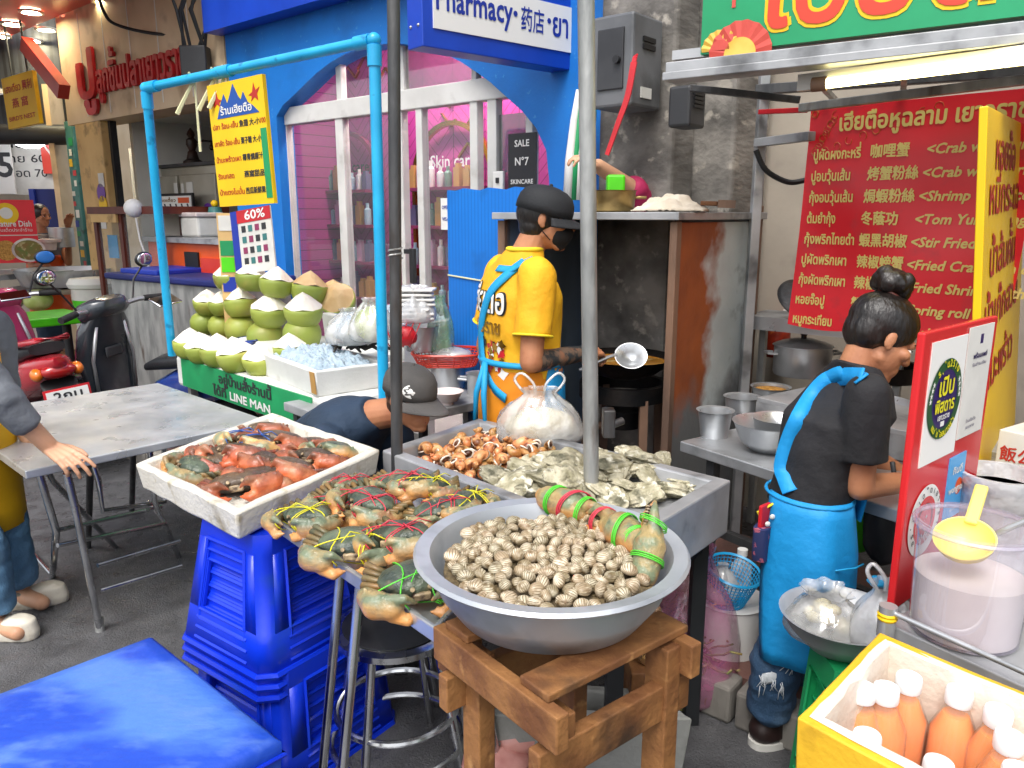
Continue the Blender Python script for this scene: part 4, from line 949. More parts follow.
# cockles
mat('cockle', 'cbbfa6', '97866a', 45, .33, rnd=.22, hue=.012, dirt=('6f5a3c', 60, .54, .66), lo=.42, hi=.58); mat('cockle_groove', '87765a', '6f5f48', 40, .6, rnd=.25)
def cockle():
    b = MB(); nu, nv = 54, 14; vs = [(0, 0, .0155)]
    for j in range(1, nv):
        t_ = math.pi*j/nv
        for i in range(nu):
            f = 2*math.pi*i/nu; seam = 1-.10*math.exp(-((math.sin(f))/.12)**2)*(1 if True else 0); rib = 1+.028*math.cos(2*math.pi*i/3)*math.sin(t_)
            r = math.sin(t_)*seam*rib; umb = 1+.18*max(0, math.cos(t_))
            z = math.cos(t_)*.0150; y = math.sin(f)*r*.0122*umb; x = math.cos(f)*r*.0166*(1-.10*max(0, math.cos(t_)))
            if t_ < .6: z -= .0035*(1-t_/.6)*math.exp(-(math.sin(f)/.35)**2)
            vs.append((x, y, z))
    vs.append((0, 0, -.0150)); b.v = [V(p) for p in vs]; top = len(vs)-1
    for i in range(nu): b.f.append((0, 1+i, 1+(i+1) % nu)); b.mi.append(0)
    for j in range(nv-2):
        for i in range(nu): b.f.append((1+j*nu+i, 1+(j+1)*nu+i, 1+(j+1)*nu+(i+1) % nu, 1+j*nu+(i+1) % nu)); b.mi.append(1 if i % 3 == 1 else 0)
    q_ = 1+(nv-2)*nu
    for i in range(nu): b.f.append((q_+i, top, q_+(i+1) % nu)); b.mi.append(0)
    return b
cob = cockle()
co = cob.build('cockle', ['cockle', 'cockle_groove'], smooth=180); tag(co, 'small ribbed cream and brown cockle in the heap filling the grey basin', 'cockle', 'cockles heaped in the grey basin')
q = random.Random(11); pts = []
def heap_z(x, y): r = math.hypot(x, y)/.235; return .924+.03*(1-r*r)+.008*y/.2
tries = 0
CK0 = V((BC.x-.004, BC.y-.012, 0))
while len(pts) < 299 and tries < 40000:
    tries += 1; a = q.uniform(0, 2*math.pi); r = .192*math.sqrt(q.random()); x, y = r*math.cos(a), r*math.sin(a)
    if y > .17 and x < .02: continue
    md = .0208
    if all((x-p[0])**2+(y-p[1])**2 > md*md for p in pts): pts.append((x, y))
for i, (x, y) in enumerate(pts):
    m_ = T(CK0.x+x, CK0.y+y, heap_z(x, y)+q.uniform(-.006, .010)) @ M.Rotation(q.uniform(0, 6.3), 4, 'Z') @ M.Rotation(q.choice([R(90), R(60), R(30), R(110)])+q.uniform(-.4, .4), 4, 'X') @ M.Rotation(q.uniform(0, 6.3), 4, 'Y') @ M.Diagonal((q.uniform(.72, 1.12), q.uniform(.75, 1.0), q.uniform(.72, 1.08), 1))
    if i == 0: place(co, m_)
    else: dup(co, m_)
# the cockles below the top layer: one mass
b = MB(); q = random.Random(5)
def hz(u, v):
    a = 2*math.pi*u; r = .208*v; x, y = r*math.cos(a), r*math.sin(a)
    return V((CK0.x+x+.03*v*0, CK0.y+y, heap_z(x, y)-.012+.008*noise.noise(V((x*60, y*60, 0)))))
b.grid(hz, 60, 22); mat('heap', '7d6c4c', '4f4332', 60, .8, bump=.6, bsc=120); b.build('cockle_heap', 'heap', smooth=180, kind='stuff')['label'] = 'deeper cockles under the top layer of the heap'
# sea snails
mat('snail', 'b5713c', 'd2a06a', 34, .35, bump=.2, bsc=60, dirt=('6d3a1c', 30, .54, .64), rnd=.25, hue=.012); mat('snail_mouth', 'e8dccb', None, rough=.35); mat('snail_foot', '6b3c22', '3c2416', 30, .4)
def snail():
    t = thing('sea_snail', 'brown mottled sea snail in the heap at the near end of the tray', 'sea snail', group='sea snails heaped in the tray')
    b = MB(); rings = []; N_, K = 14, 60
    for k in range(K+1):
        u = k/K; s = math.exp(2.6*(u-1)); th = u*3.3*2*math.pi
        c = V((math.cos(th)*.0115*s, math.sin(th)*.0115*s, .03-.046*s)); o = V((math.cos(th), math.sin(th), 0)); rr = .0155*s
        rings.append([c+o*rr*math.cos(a)+UP*rr*1.35*math.sin(a) for a in [2*math.pi*i/N_ for i in range(N_)]])
    b.loft(rings, caps=True); b.build('shell', 'snail', t, local=True, smooth=180)
    e = rings[-1]; c = sum(e, V((0, 0, 0)))/N_; th = 3.3*2*math.pi; tang = V((-math.sin(th), math.cos(th), 0))
    b = MB(); b.loft([[p+tang*.0005 for p in e], [c+(p-c)*1.05+tang*.004 for p in e], [c+(p-c)*.78+tang*.0045 for p in e], [c+(p-c)*.7-tang*.0 for p in e]], caps=False); b.build('lip', 'snail_mouth', t, local=True, smooth=180)
    b = MB(); b.ell(c, (.009, .009, .013), nu=10, nv=8); b.build('foot', 'snail_foot', t, local=True, smooth=180)
    return t
sn = snail(); q = random.Random(3); k = 0
zI = zT-.07
def tray_uv(u, v): return TI[0].lerp(TI[1], u).lerp(TI[3].lerp(TI[2], u), v)
pts = []
tries = 0
while len(pts) < 95 and tries < 30000:
    tries += 1; u, v = q.uniform(.03, .40), q.uniform(.05, .93)
    if u > .33+.15*(v-.5)+.04: continue
    p = tray_uv(u, v)
    if all((p-r).length > .034 for r in pts): pts.append(p)
for p in pts:
    for lay in range(2):
        if lay and q.random() < .45: continue
        m_ = T(p.x+q.uniform(-.008, .008), p.y+q.uniform(-.008, .008), zI+.025+lay*.034) @ M.Rotation(q.uniform(0, 6.3), 4, 'Z') @ M.Rotation(q.uniform(.6, 2.6), 4, 'X') @ M.Rotation(q.uniform(0, 6.3), 4, 'Z') @ M.Scale(q.uniform(.9, 1.25), 4)
        if k == 0: place(sn, m_)
        else: dup(sn, m_)
        k += 1
# oysters
mat('oyster', 'b9b29a', '8d876c', 22, .75, bump=1.0, bsc=45, dirt=('5c5a48', 14, .54, .66), dirt2=('e0dccb', 26, .58, .68), rnd=.18, bdist=.012)
def oyster(seed):
    b = MB()
    def f(p):
        n1 = noise.noise(p*1.3+V((seed*7, 0, 0))); n2 = noise.noise(p*3.7+V((0, seed*5, 0))); r = math.hypot(p.x, p.y)
        lay = .07*math.sin(9*p.z+3*n1+8*r)
        return 1+.30*n1+.13*n2+lay+.05*noise.noise(p*9)
    b.ell((0, 0, 0), (.085, .056, .028), nu=56, nv=34, fn=f)
    return b
OY = []
for sd in range(4):
    o = oyster(sd).build('oyster', 'oyster', smooth=180); tag(o, 'rough grey oyster in the tray', 'oyster', 'rough oysters heaped in the tray'); OY.append(o)
q = random.Random(9); usedo = set()
for i, (px, py, z, s) in enumerate(((500, 476, .79, 1.0), (528, 470, .8, 1.15), (552, 480, .81, 1.35), (568, 462, .83, 1.15), (600, 462, .8, 1.0), (612, 476, .79, 1.2), (640, 470, .8, .85), (578, 492, .79, 1.1), (530, 490, .78, 1.0), (505, 490, .775, .9), (612, 498, .78, .95), (650, 478, .785, 1.0), (684, 483, .78, .85), (545, 462, .79, 1.0), (588, 475, .82, 1.0), (628, 488, .785, .9), (660, 462, .785, .8), (632, 455, .79, .9), (520, 480, .795, 1.0), (597, 486, .80, .9), (560, 497, .79, .9), (672, 490, .775, .95), (655, 492, .775, .8), (640, 495, .78, .9), (690, 487, .775, .7), (566, 476, .835, 1.1), (515, 484, .80, 1.2), (648, 462, .81, 1.1), (610, 464, .82, 1.1))):
    v_ = i % 4; m_ = T(*PZ(px, py, z)) @ M.Rotation(q.uniform(0, 6.3), 4, 'Z') @ M.Rotation(q.uniform(-.5, .5), 4, 'X') @ M.Rotation(q.uniform(-.5, .5), 4, 'Y') @ M.Scale(s*.86, 4)
    lb = 'rough pale grey oyster in the heap at the far end of the tray'
    if v_ not in usedo: usedo.add(v_); place(OY[v_], m_); OY[v_]['label'] = lb
    else: dup(OY[v_], m_, lb)
# white noodle bag standing in the tray
p = PZ(540, 455, zI); t = bag('carrier_bag', 'white translucent carrier bag of noodles standing between snails and oysters', (p.x, p.y+.06, zI+.03), .165, .205, 'clear_film', squash=(1, .65), seed=2, neck=.32, fold=.2, handles=2)
b = MB(); b.ell((0, 0, .065), (.13, .085, .065), nu=30, nv=16, fn=lambda q: 1+.08*noise.noise(q*4)); b.build('rice_noodles', 'noodle', t, local=True, smooth=180)
# ================================================================ coconut stand
mat('coco_green', 'a0ab4c', '8b9a40', 5, .42, bump=.1, bsc=30, dirt=('a39a4c', 6, .56, .72), dirt2=('7c5a34', 5, .66, .72), rnd=.14, hue=.012)
mat('coco_white', 'f4efe2', 'ece3cd', 10, .6, dirt=('d3b98f', 8, .64, .74), rnd=.04)
mat('coco_tan', 'd8b98a', 'c8a26e', 10, .6)
cn0, cn1 = PZ(175, 355, .8), PZ(314, 397, .8); cu = (cn1-cn0).normalized(); cn_ = V((-cu.y, cu.x, 0)); CL = (cn1-cn0).length+.16
t = thing('coconut_counter', 'white foam topped counter with a green Thai delivery banner along its front', 'counter', m=FM(cn0, cu, cn_, UP))
MB().box((CL/2, .45, -.09), (CL, .9, .18)).build('slab', 'foam_white', t, local=True, smooth=0, bevel=.02)
for x, y in ((.06, .06), (CL-.06, .06), (.06, .84), (CL-.06, .84)): MB().box((x, y, -.49), (.04, .04, .62)).build('leg', 'galv', t, local=True, smooth=0)
s0 = .10
MB().box((s0+.7, -.006, -.085), (1.4, .008, .16)).build('banner', 'green', t, local=True, smooth=0)
bm_ = FM((0, -.0115, 0), V((1, 0, 0)), V((0, 0, 1)), V((0, -1, 0)))
b = MB(); b.text('อยู่บ้านสั่งร้านนี้', .07, bm_ @ T(.58, -.075, 0), 'l', .03, width=.56); b.text('ได้ที่', .07, bm_ @ T(.50, -.148, 0), 'l', .03, width=.15); b.build('lettering', 'ink_dark', t, local=True, smooth=0)
MB().text('LINE MAN', .062, bm_ @ T(.70, -.148, 0), 'l', .03, width=.42).build('white_lettering', 'white', t, local=True, smooth=0)
def coconut(top):
    t = thing('coconut', 'x', 'coconut')
    b = MB(); b.lathe([(.001, 0), (.052, 0), (.07, .018), (.083, .045), (.087, .07), (.086, .086), (.083, .088)], None, 26); b.build('husk', 'coco_green', t, local=True, smooth=60)
    c = MB(); n = 11; vs = [(.085*math.cos(2*math.pi*i/n), .085*math.sin(2*math.pi*i/n), .086+.009*(i % 2)) for i in range(n)]+[(.034*math.cos(2*math.pi*(i+.5)/n), .034*math.sin(2*math.pi*(i+.5)/n), .137) for i in range(n)]+[(0, 0, .158)]
    c.add(vs, [(i, (i+1) % n, n+i) for i in range(n)]+[((i+1) % n, n+(i+1) % n, n+i) for i in range(n)]+[(n+i, n+(i+1) % n, 2*n) for i in range(n)]); c.build('cut_top', top, t, local=True, smooth=0)
    return t
cg_ = thing('coconut', 'x', 'coconut'); MB().lathe([(.001, 0), (.05, 0), (.07, .018), (.083, .045), (.087, .072), (.082, .1), (.066, .125), (.04, .14), (.001, .143)], None, 28).build('husk', 'coco_green', cg_, local=True, smooth=180); MB().lathe([(.001, .142), (.014, .143), (.012, .147), (.001, .148)], None, 12).build('stalk_scar', 'coco_tan', cg_, local=True)
cw = coconut('coco_white'); ct = coconut('coco_tan'); usedc = set(); q = random.Random(21)
def coco(pr_, p, s, lb, g, tilt=0):
    m_ = T(*p) @ RZ(q.uniform(0, 360)) @ RX(q.uniform(-8, 8)+tilt) @ RY(q.uniform(-8, 8)) @ M.Scale(s*1.08, 4)
    if pr_.name not in usedc: usedc.add(pr_.name); o = place(pr_, m_)
    else: o = dup(pr_, m_)
    o['label'] = lb; o['group'] = g; return o
G = 'trimmed green coconuts stacked on the white counter'
fr_lab = ['leftmost coconut of the front row, by the blue pipe', 'second coconut from the blue pipe in the front row', 'middle coconut of the front row above the green banner', 'fourth coconut in the front row above the green banner', 'front row coconut against the ice box']
for i, (px, py, s) in enumerate(((187, 358, 1.02), (201, 362, 1.0), (216, 366, 1.05), (236, 371, 1.08), (259, 374, 1.0))):
    coco(cw, PZ(px, py, .80)+cn_*.02, s, fr_lab[i], G)
cs = MB(); cs.box((.74, .50, .045), (1.1, .40, .09)); o = cs.build('foam_block', 'foam_white', smooth=0, bevel=.01); place(o, FM(cn0, cu, cn_, UP)); tag(o, 'white foam block under the back rows of coconuts', 'foam block')
pB = cn0+cn_*.42
lab = {0: 'low green coconut in the back stack', 1: 'white topped coconut in the upper layer of the stack', 2: 'coconut on the very top of the stack'}
wh = ['at its left end', 'second from its left end', 'in its middle', 'second from its right end', 'at its right end']
for row, items in enumerate((((207, 334), (222, 337), (241, 342), (269, 351), (305, 349)), ((208, 314), (223, 315), (242, 317), (270, 326), (304, 326)), ((231, 290), (252, 291), (275, 297)))):
    for k, (px, py) in enumerate(items):
        p = PL(px, py, pB if row < 2 else pB+cn_*.03, cn_)
        lb = {0: 'low green coconut of the back stack, ', 1: 'white topped coconut in the upper layer, ', 2: 'coconut on the very top of the pile, '}[row]+(wh[k] if row < 2 else ('at its left', 'in its middle', 'at its right')[k])
        coco(cg_ if row == 0 else cw, p, (.98, .93, 1.08, 1.16, 1.12)[k] if row < 2 else 1.05, lb, G)
coco(cw, PL(291, 362, cn0+cn_*.2, cn_), .9, 'coconut half hidden behind the ice box', G)
i0, i1, i2 = PZ(315, 372, .92), PZ(256, 351, .92), PZ(392, 362, .92)
o = [i0, i2, i2+(i1-i0), i1]
IB = foam_box('foam_box', 'white foam box of crushed ice with brown tape on its corners', o, .80, 'foam_white', wall=.035)
for (a_, bq) in ((i0, i1), (i1, i0)):
    d = (bq-a_).normalized(); n = V((d.y, -d.x, 0)); n = n if n.y < 0 else -n
    b = MB(); b.bar(a_+d*.03+n*.003-UP*.005, V((a_.x, a_.y, .815))+d*.03+n*-.004, .004, .045, side=d); tag(b.build('tape_strip', 'tape', smooth=0), 'brown tape strip on the %s corner of the ice box' % ('near' if a_ is i0 else 'left'), 'tape')
mat('ice', 'cfe0ec', 'bcd2e2', 30, .25, bump=.9, bsc=60, trans=.35)
II = inset(o, .04); b = MB()
def icef(u, v):
    p = II[0].lerp(II[1], u).lerp(II[3].lerp(II[2], u), v); e = min(u, 1-u, v, 1-v); return V((p.x, p.y, .895+.05*min(1, e*5)+.025*noise.noise(V((p.x*28, p.y*28, 0)))+.014*noise.noise(V((p.x*70, p.y*70, 3)))))
b.grid(icef, 70, 60); b.build('crushed_ice', 'ice', smooth=25, kind='stuff')['label'] = 'crushed ice filling the taped foam box'
k0_, k1_ = PL(321, 313, cn0+cn_*.62, cn_), PL(402, 309, cn0+cn_*.62, cn_); k1_.z = k0_.z
dd = cn_*.36; o = [k0_, k1_, k1_+dd, k0_+dd]
foam_box('foam_box', 'white foam box of peeled coconuts behind the ice box', o, .8, 'foam_white', wall=.03)
for i, (px, py) in enumerate(((308, 300), (333, 306), (341, 304))):
    coco(ct, PL(px, py+4, cn0+cn_*(.60 if i == 0 else .8), cn_), 1.15, ['tan topped coconut left of the second foam box', 'tan topped coconut in front in the second foam box', 'tan topped coconut tipped over in the second foam box'][i], 'tan topped coconuts behind the stack', tilt=(0, 20, 50)[i])
b = MB(); 
def ic2(u, v):
    p = o[0].lerp(o[1], .1+.85*u).lerp(o[3].lerp(o[2], .1+.85*u), .1+.8*v); return V((p.x, p.y, k0_.z-.005+.07*u*(1-u)*4*v+.03*noise.noise(V((p.x*30, p.y*30, 7)))))
b.grid(ic2, 40, 20); b.build('crushed_ice', 'ice', smooth=25, kind='stuff')['label'] = 'crushed ice round the peeled coconuts'
mat('twig', '3a342e', '25211d', 12, .6)
for k in range(16):
    p = PZ(338+k*2.6+q.uniform(-4, 4), 346+q.uniform(-5, 6), .955); b = MB(); a = q.uniform(0, 6.3); d = V((math.cos(a), math.sin(a), .1))
    b.tube([p-d*.06, p-d*.02+UP*.02, p+d*.02, p+d*.055+UP*.01], [.006, .009, .009, .004], 7); b.ell(p-d*.02+UP*.02, .011, nu=8, nv=6)
    tag(b.build('dried_root', 'twig', smooth=180), 'dark knobbly dried root lying on the crushed ice', 'dried root', 'dark dried roots on the crushed ice')
for nm, lb, px, py, Y, r, h, m_, ex in (('ice_bag', 'pale blue bag of ice between the two foam boxes', 352, 343, 3.75, .13, .17, 'clear_film', 'ice'), ('cabbage_bag', 'clear bag of cabbage behind the dried roots', 372, 340, 3.62, .11, .2, 'clear_film', 'cab'), ('carrier_bag', 'stack of folded white carrier bags by the steel bucket', 416, 322, 3.6, .095, .17, 'milky_film', 'w'), ('green_bag', 'green tinted bag beside the blue board', 441, 352, 3.75, .07, .28, 'green_film', 'g')):
    if 'green_film' not in MATS: film('green_film', '7fb08a', .5, .1, .1, .2, 8)
    p = PY(px, py, Y); t = bag(nm, lb, p, r, h, m_, seed=px*.1, neck=.5 if ex == 'w' else .3, fold=.2)
    if ex == 'cab': mat('cabbage', 'c8cf8e', '9fb05c', 9, .5); b = MB(); b.ell((0, 0, .08), .08, nu=20, nv=14, fn=lambda q: 1+.1*noise.noise(q*4)); b.build('cabbage', 'cabbage', t, local=True, smooth=180)
    elif ex == 'ice': b = MB(); b.ell((0, 0, .07), (.1, .1, .065), nu=24, nv=14, fn=lambda q: 1+.12*noise.noise(q*5)); b.build('ice', 'ice', t, local=True, smooth=180)
    elif ex == 'w':
        b = MB()
        for k in range(7): b.box((q.uniform(-.01, .01), 0, .02+k*.022), (.17, .12, .012), RZ(q.uniform(-12, 12)))
        b.build('folded_bags', 'white', t, local=True, bevel=.004)
b = MB(); p = PY(412, 347, 3.5)
for i in range(4):
    for s in (1, -1): b.tube([p+V((-.10+.03*i, s*.0, 0)), p+V((-.10+.03*i+s*.03, -.03, .06)), p+V((-.10+.03*i+s*.05, .0, .11))], .003, 4)
b.ell(p+V((-.03, .01, .05)), (.055, .04, .045), nu=16, nv=10, fn=lambda q: 1+.15*noise.noise(q*3)); tag(b.build('net_bag', 'red', smooth=180), 'red mesh net bag behind the dark pole', 'net bag')
# blue pipe frame and its signs
pl0, pl1 = PY(172, 352, 4.42), PY(146, 88, 4.2); pr0, pr1 = PY(381, 364, 3.32), PY(374, 40, 3.32)
pl0 = V((pl0.x, pl0.y, .8)); pl1 = V((pl1.x, pl1.y, pl1.z))
t = thing('pipe_frame', 'light blue plastic pipe frame arched over the coconut counter', 'pipe frame', pl0)
MB().cyl(pl0, pl1, .024).build('upright', 'pvc_blue', t); MB().cyl(V((pr0.x, pr0.y, .0)), pr1, .024).build('upright', 'pvc_blue', t)
MB().cyl(pl1, pr1, .022).build('crossbar', 'pvc_blue', t)
for p, e, w in ((pl1, pl0, pr1), (pr1, V((pr0.x, pr0.y, 0)), pl1)):
    b = MB(); d0_, d1_ = (e-p).normalized(), (w-p).normalized(); b.cyl(p+d0_*.02, p+d0_*.1, .0295); b.cyl(p+d1_*.02, p+d1_*.1, .0285); b.ell(p, .0295); b.build('elbow', 'pvc_blue', t)
m0 = pl1.lerp(pr1, .4); b = MB(); d0_ = (pr1-pl1).normalized(); b.cyl(m0-d0_*.05, m0+d0_*.05, .028); b.build('coupling', 'pvc_blue', t)
pn = d0_.cross(UP).normalized()
c4 = [PL(px, py, pl1-pn*0, pn) for px, py in ((209, 88), (267, 72), (275, 202), (219, 208))]
ux = (c4[1]-c4[0]+c4[2]-c4[3]).normalized(); uy = (c4[0]-c4[3]+c4[1]-c4[2]).normalized(); w = ((c4[1]-c4[0]).length+(c4[2]-c4[3]).length)/2; h = ((c4[0]-c4[3]).length+(c4[1]-c4[2]).length)/2
org = sum(c4, V((0, 0, 0)))/4; nn = ux.cross(uy)
t = thing('menu_sign', 'yellow Thai menu sign with blue mountains hanging from the blue pipe', 'sign', m=FM(org, ux, uy))
MB().box((0, 0, 0), (w, h, .02)).build('board', 'yellow', t, local=True, smooth=0)
mat('mountain', '1d4f9e', None, rough=.5)
mt = MB(); mt.prism([(x*w, y*h) for x, y in ((-.36, .22), (-.3, .3), (-.27, .34), (-.2, .41), (-.15, .33), (-.1, .38), (-.02, .475), (.06, .37), (.1, .34), (.15, .40), (.22, .31), (.3, .28), (.4, .22))], .0105, .012); mt.build('mountains', 'mountain', t, local=True, smooth=0)
MB().text('ร้านเฮียตือ', h*.085, T(0, h*.245, .0125), 'c', .02, width=w*.56).build('white_lettering', 'white', t, local=True, smooth=0)
for s in (-1, 1):
    o = MB(); o.prism([(s*(.34+x)*w, (.36+y)*h) for x, y in ((-.1, .0), (-.03, .02), (.0, .09), (.03, .03), (.1, .05), (.05, .0), (.06, -.05), (.0, -.02), (-.06, -.05), (-.04, -.01))][::s], .0105, .012); o.build('swallow', 'ink_red', t, local=True, smooth=0)
rr_, kk = MB(), MB()
for i, (l, r_) in enumerate((('ปลา ร้อน-เย็น', '魚翅 大-小'), ('เกาลัด ร้อน-เย็น', '栗子糖 大-小'), ('น้ำมะพร้าวเผา', '椰青燒原汁'), ('รังนกสด', '燕窩甜品'), ('น้ำแตงโมปั่น', '西瓜新鮮果汁'))):
    y = (.135-.135*i)*h; rr_.text(l, h*.06, T(-w*.46, y, .0105), 'l', .02, width=w*.46 if i != 3 else w*.3); kk.text(r_, h*.058, T(w*.03, y, .0105), 'l', .03, width=w*(.36 if i < 4 else .42))
rr_.text('100', h*.06, T(w*.4, .135*h, .0105), 'l', .02, width=w*.09)
rr_.build('red_lettering', 'ink_red', t, local=True, smooth=0); kk.build('dark_lettering', 'ink_dark', t, local=True, smooth=0)
MB().box((w*.44, -h*.18, .0115), (w*.1, h*.55, .002)).build('green_tape', 'green', t, local=True, smooth=0)
for k, f in enumerate((.17, .28, .33)):
    p = pl1.lerp(pr1, f+.06); b = MB(); e = pn*-.03
    b.tube([p+UP*.03, p+e, p+e-UP*.06+V((-.04, 0, 0)), p+e-UP*.16+V((-.10, 0, 0))], [.006, .008, .009, .012], 5); b.tube([p+UP*.03, p+e, p+e-UP*.1, p+e-UP*.34+V((.01*k, 0, 0))], [.005, .006, .006, .008], 5)
    mat('raffia', 'd9d6a8', None, rough=.6) if 'raffia' not in MATS else None
    tag(b.build('raffia_tie', 'raffia', smooth=60), ['pale raffia knot at the left end of the yellow menu sign', 'pale raffia knot on the pipe above the menu sign', 'pale raffia tie on the right of the menu sign top'][k], 'tie')
c4 = [PY(231, 213, 4.75), PY(270, 206, 4.6), PY(276, 268, 4.55), PY(238, 275, 4.7)]
ux = (c4[1]-c4[0]).normalized(); uy = (c4[0]-c4[3]).normalized(); w = (c4[1]-c4[0]).length; h = (c4[0]-c4[3]).length
t = thing('promo_poster', 'white price poster with red and blue heading leaning behind the coconuts', 'poster', m=FM(sum(c4, V((0, 0, 0)))/4, ux, uy))
MB().box((0, 0, 0), (w, h, .01)).build('sheet', 'paper', t, local=True, smooth=0); MB().box((.07*w, h*.4, .006), (w*.86, h*.2, .004)).build('red_band', 'red', t, local=True, smooth=0); MB().box((-w*.42, 0, .007), (w*.16, h, .004)).build('blue_band', 'ink_blue', t, local=True, smooth=0)
MB().text('60%', h*.2, T(w*.12, h*.34, .0085), 'c', .02, width=w*.5).build('white_lettering', 'white', t, local=True, smooth=0)
PR = [MB() for _ in range(3)]
for a in range(4):
    for c in range(4): PR[(a+c) % 3].box((-w*.2+c*w*.17, h*.2-a*h*.17, .0065), (w*.1, h*.1, .003))
for o, m_ in zip(PR, ('ink_dark', 'teal_paint', 'pink_shelf')): o.build('product_picture', m_, t, local=True, smooth=0)
p = PY(228, 238, 4.8); t = thing('notice_post', 'narrow tan post with green and blue stickers beside the price poster', 'post', (p.x, p.y, 0)); MB().box((p.x, p.y, .8), (.1, .06, 1.62)).build('post', 'tan_wall', t, smooth=0)
for k, (z, m_) in enumerate(((1.55, 'paper'), (1.4, 'green'), (1.3, 'lime'), (1.18, 'ink_blue'))): MB().box((p.x, p.y-.032, z), (.08, .004, .09)).build('sticker', m_, t, smooth=0)
# ================================================================ cooking hood
mat('soot', '74828e', '56636e', 3, .5, .3, dirt=('24282c', 2.2, .5, .72), stretch=(1, 1, .4))
mat('rusty', 'd0dadc', 'bcc7ca', 3, .6, .2, bump=.2, bsc=40, dirt2=('5d6668', 5, .6, .75), stretch=(1, 1, .4))
mat('rust_edge', '5a463a', '7c5f4c', 8, .6, bump=.4, bsc=50, stretch=(1, 1, .3))
def rusty():
    """rust in a ragged band along the front edge of the flank sheet (local x), soot low down"""
    m = MATS['rusty']; nt = m.node_tree; N = nt.nodes; L = nt.links.new; p = N['Principled BSDF']; old = p.inputs['Base Color'].links[0].from_socket
    tc = N.new('ShaderNodeTexCoord'); sx = N.new('ShaderNodeSeparateXYZ'); L(tc.outputs['Object'], sx.inputs[0])
    n = N.new('ShaderNodeTexNoise'); n.inputs['Scale'].default_value = 4; n.inputs['Detail'].default_value = 8; L(tc.outputs['Object'], n.inputs[0])
    a = N.new('ShaderNodeMath'); a.operation = 'MULTIPLY_ADD'; a.inputs[1].default_value = .55; L(n.outputs[0], a.inputs[0]); L(sx.outputs[0], a.inputs[2])
    r = N.new('ShaderNodeMapRange'); r.inputs['From Min'].default_value = .56; r.inputs['From Max'].default_value = .66; L(a.outputs[0], r.inputs['Value'])
    rc = N.new('ShaderNodeMix'); rc.data_type = 'RGBA'; rc.inputs['A'].default_value = H('b4622c'); rc.inputs['B'].default_value = H('6f3a26')
    n2 = N.new('ShaderNodeTexNoise'); n2.inputs['Scale'].default_value = 6; L(tc.outputs['Object'], n2.inputs[0]); L(n2.outputs[0], rc.inputs['Factor'])
    x = N.new('ShaderNodeMix'); x.data_type = 'RGBA'; L(r.outputs[0], x.inputs['Factor']); L(rc.outputs['Result'], x.inputs['A']); L(old, x.inputs['B'])
    b = N.new('ShaderNodeMath'); b.operation = 'MULTIPLY_ADD'; b.inputs[1].default_value = .5; L(n.outputs[0], b.inputs[0]); L(sx.outputs[1], b.inputs[2])
    r2 = N.new('ShaderNodeMapRange'); r2.inputs['From Min'].default_value = 1.14; r2.inputs['From Max'].default_value = 1.0; L(b.outputs[0], r2.inputs['Value'])
    y = N.new('ShaderNodeMix'); y.data_type = 'RGBA'; L(r2.outputs[0], y.inputs['Factor']); L(x.outputs['Result'], y.inputs['A']); y.inputs['B'].default_value = H('6f7274'); L(y.outputs['Result'], p.inputs['Base Color'])
rusty()
HC = PY(676, 206, 3.0); HC = V((HC.x, HC.y, 0)); HW, HD, HZ = .86, .76, 1.61
hd = thing('cooking_hood', 'tall sooty steel cooking booth with a rust stained grey flank', 'cooking booth', m=FM(HC, -E1, E2, UP))
# local x: along the opening to the left, y: into the booth
HM = FM(HC, -E1, E2, -UP) 
hl = lambda mb, name, m_, **k: mb.build(name, m_, hd, **k)
def hb(x0, x1, y0, y1, z0, z1): 
    p = lambda x, y, z: HC-E1*x+E2*y+UP*z
    o = MB(); o.hexa([p(x0, y0, z0), p(x1, y0, z0), p(x1, y1, z0), p(x0, y1, z0)], [p(x0, y0, z1), p(x1, y0, z1), p(x1, y1, z1), p(x0, y1, z1)]); return o
def fb_(o): return fix_normals(o)
fb_(hl(hb(0, HW, HD-.02, HD, 0, HZ-.03), 'back_sheet', 'soot', smooth=0)); fb_(hl(hb(HW-.02, HW, .0, HD-.02, 0, HZ-.03), 'side_sheet', 'soot', smooth=0))
fb_(hl(hb(.012, .02, .03, HD-.02, 0, HZ-.03), 'side_sheet', 'soot', smooth=0))
flank = MB(); flank.box((HD/2, HZ/2-.02, 0), (HD-.01, HZ-.04, .008)); q = flank.build('flank_sheet', 'rusty', smooth=0); q.parent = hd
q.matrix_parent_inverse = WM[hd.name].inverted(); q.matrix_local = WM[hd.name].inverted() @ FM(HC+E1*.004, E2, UP, E1); KIDS.setdefault(hd.name, []).append(q)
q.matrix_parent_inverse = M(); q.matrix_local = WM[hd.name].inverted() @ FM(HC+E1*.004, E2, UP, E1)
fb_(hl(hb(-.02, .012, -.02, .02, 0, HZ-.035), 'post', 'rust_edge', smooth=0, bevel=.004)); fb_(hl(hb(-.025, .012, HD-.02, HD+.02, 0, HZ+.03), 'post', 'rust_edge', smooth=0, bevel=.004)); fb_(hl(hb(HW-.02, HW+.02, -.02, .02, 0, HZ-.035), 'post', 'rust_edge', smooth=0))
fb_(hl(hb(-.04, HW+.03, -.05, HD+.03, HZ-.03, HZ), 'top_sheet', 'dull_steel', smooth=0, bevel=.003))
fb_(hl(hb(.30, .34, HD-.08, HD-.03, .8, HZ-.05), 'flue', 'black', smooth=0))
mat('black_iron', '1c1c1d', '2b2522', 9, .5, .5, bump=.3, bsc=50)
def hp(x, y, z): return HC-E1*x+E2*y+UP*z
WK = hp(.34, .22, .98)
t = thing('wok', 'big black wok with golden frying oil on the burner', 'wok', WK)
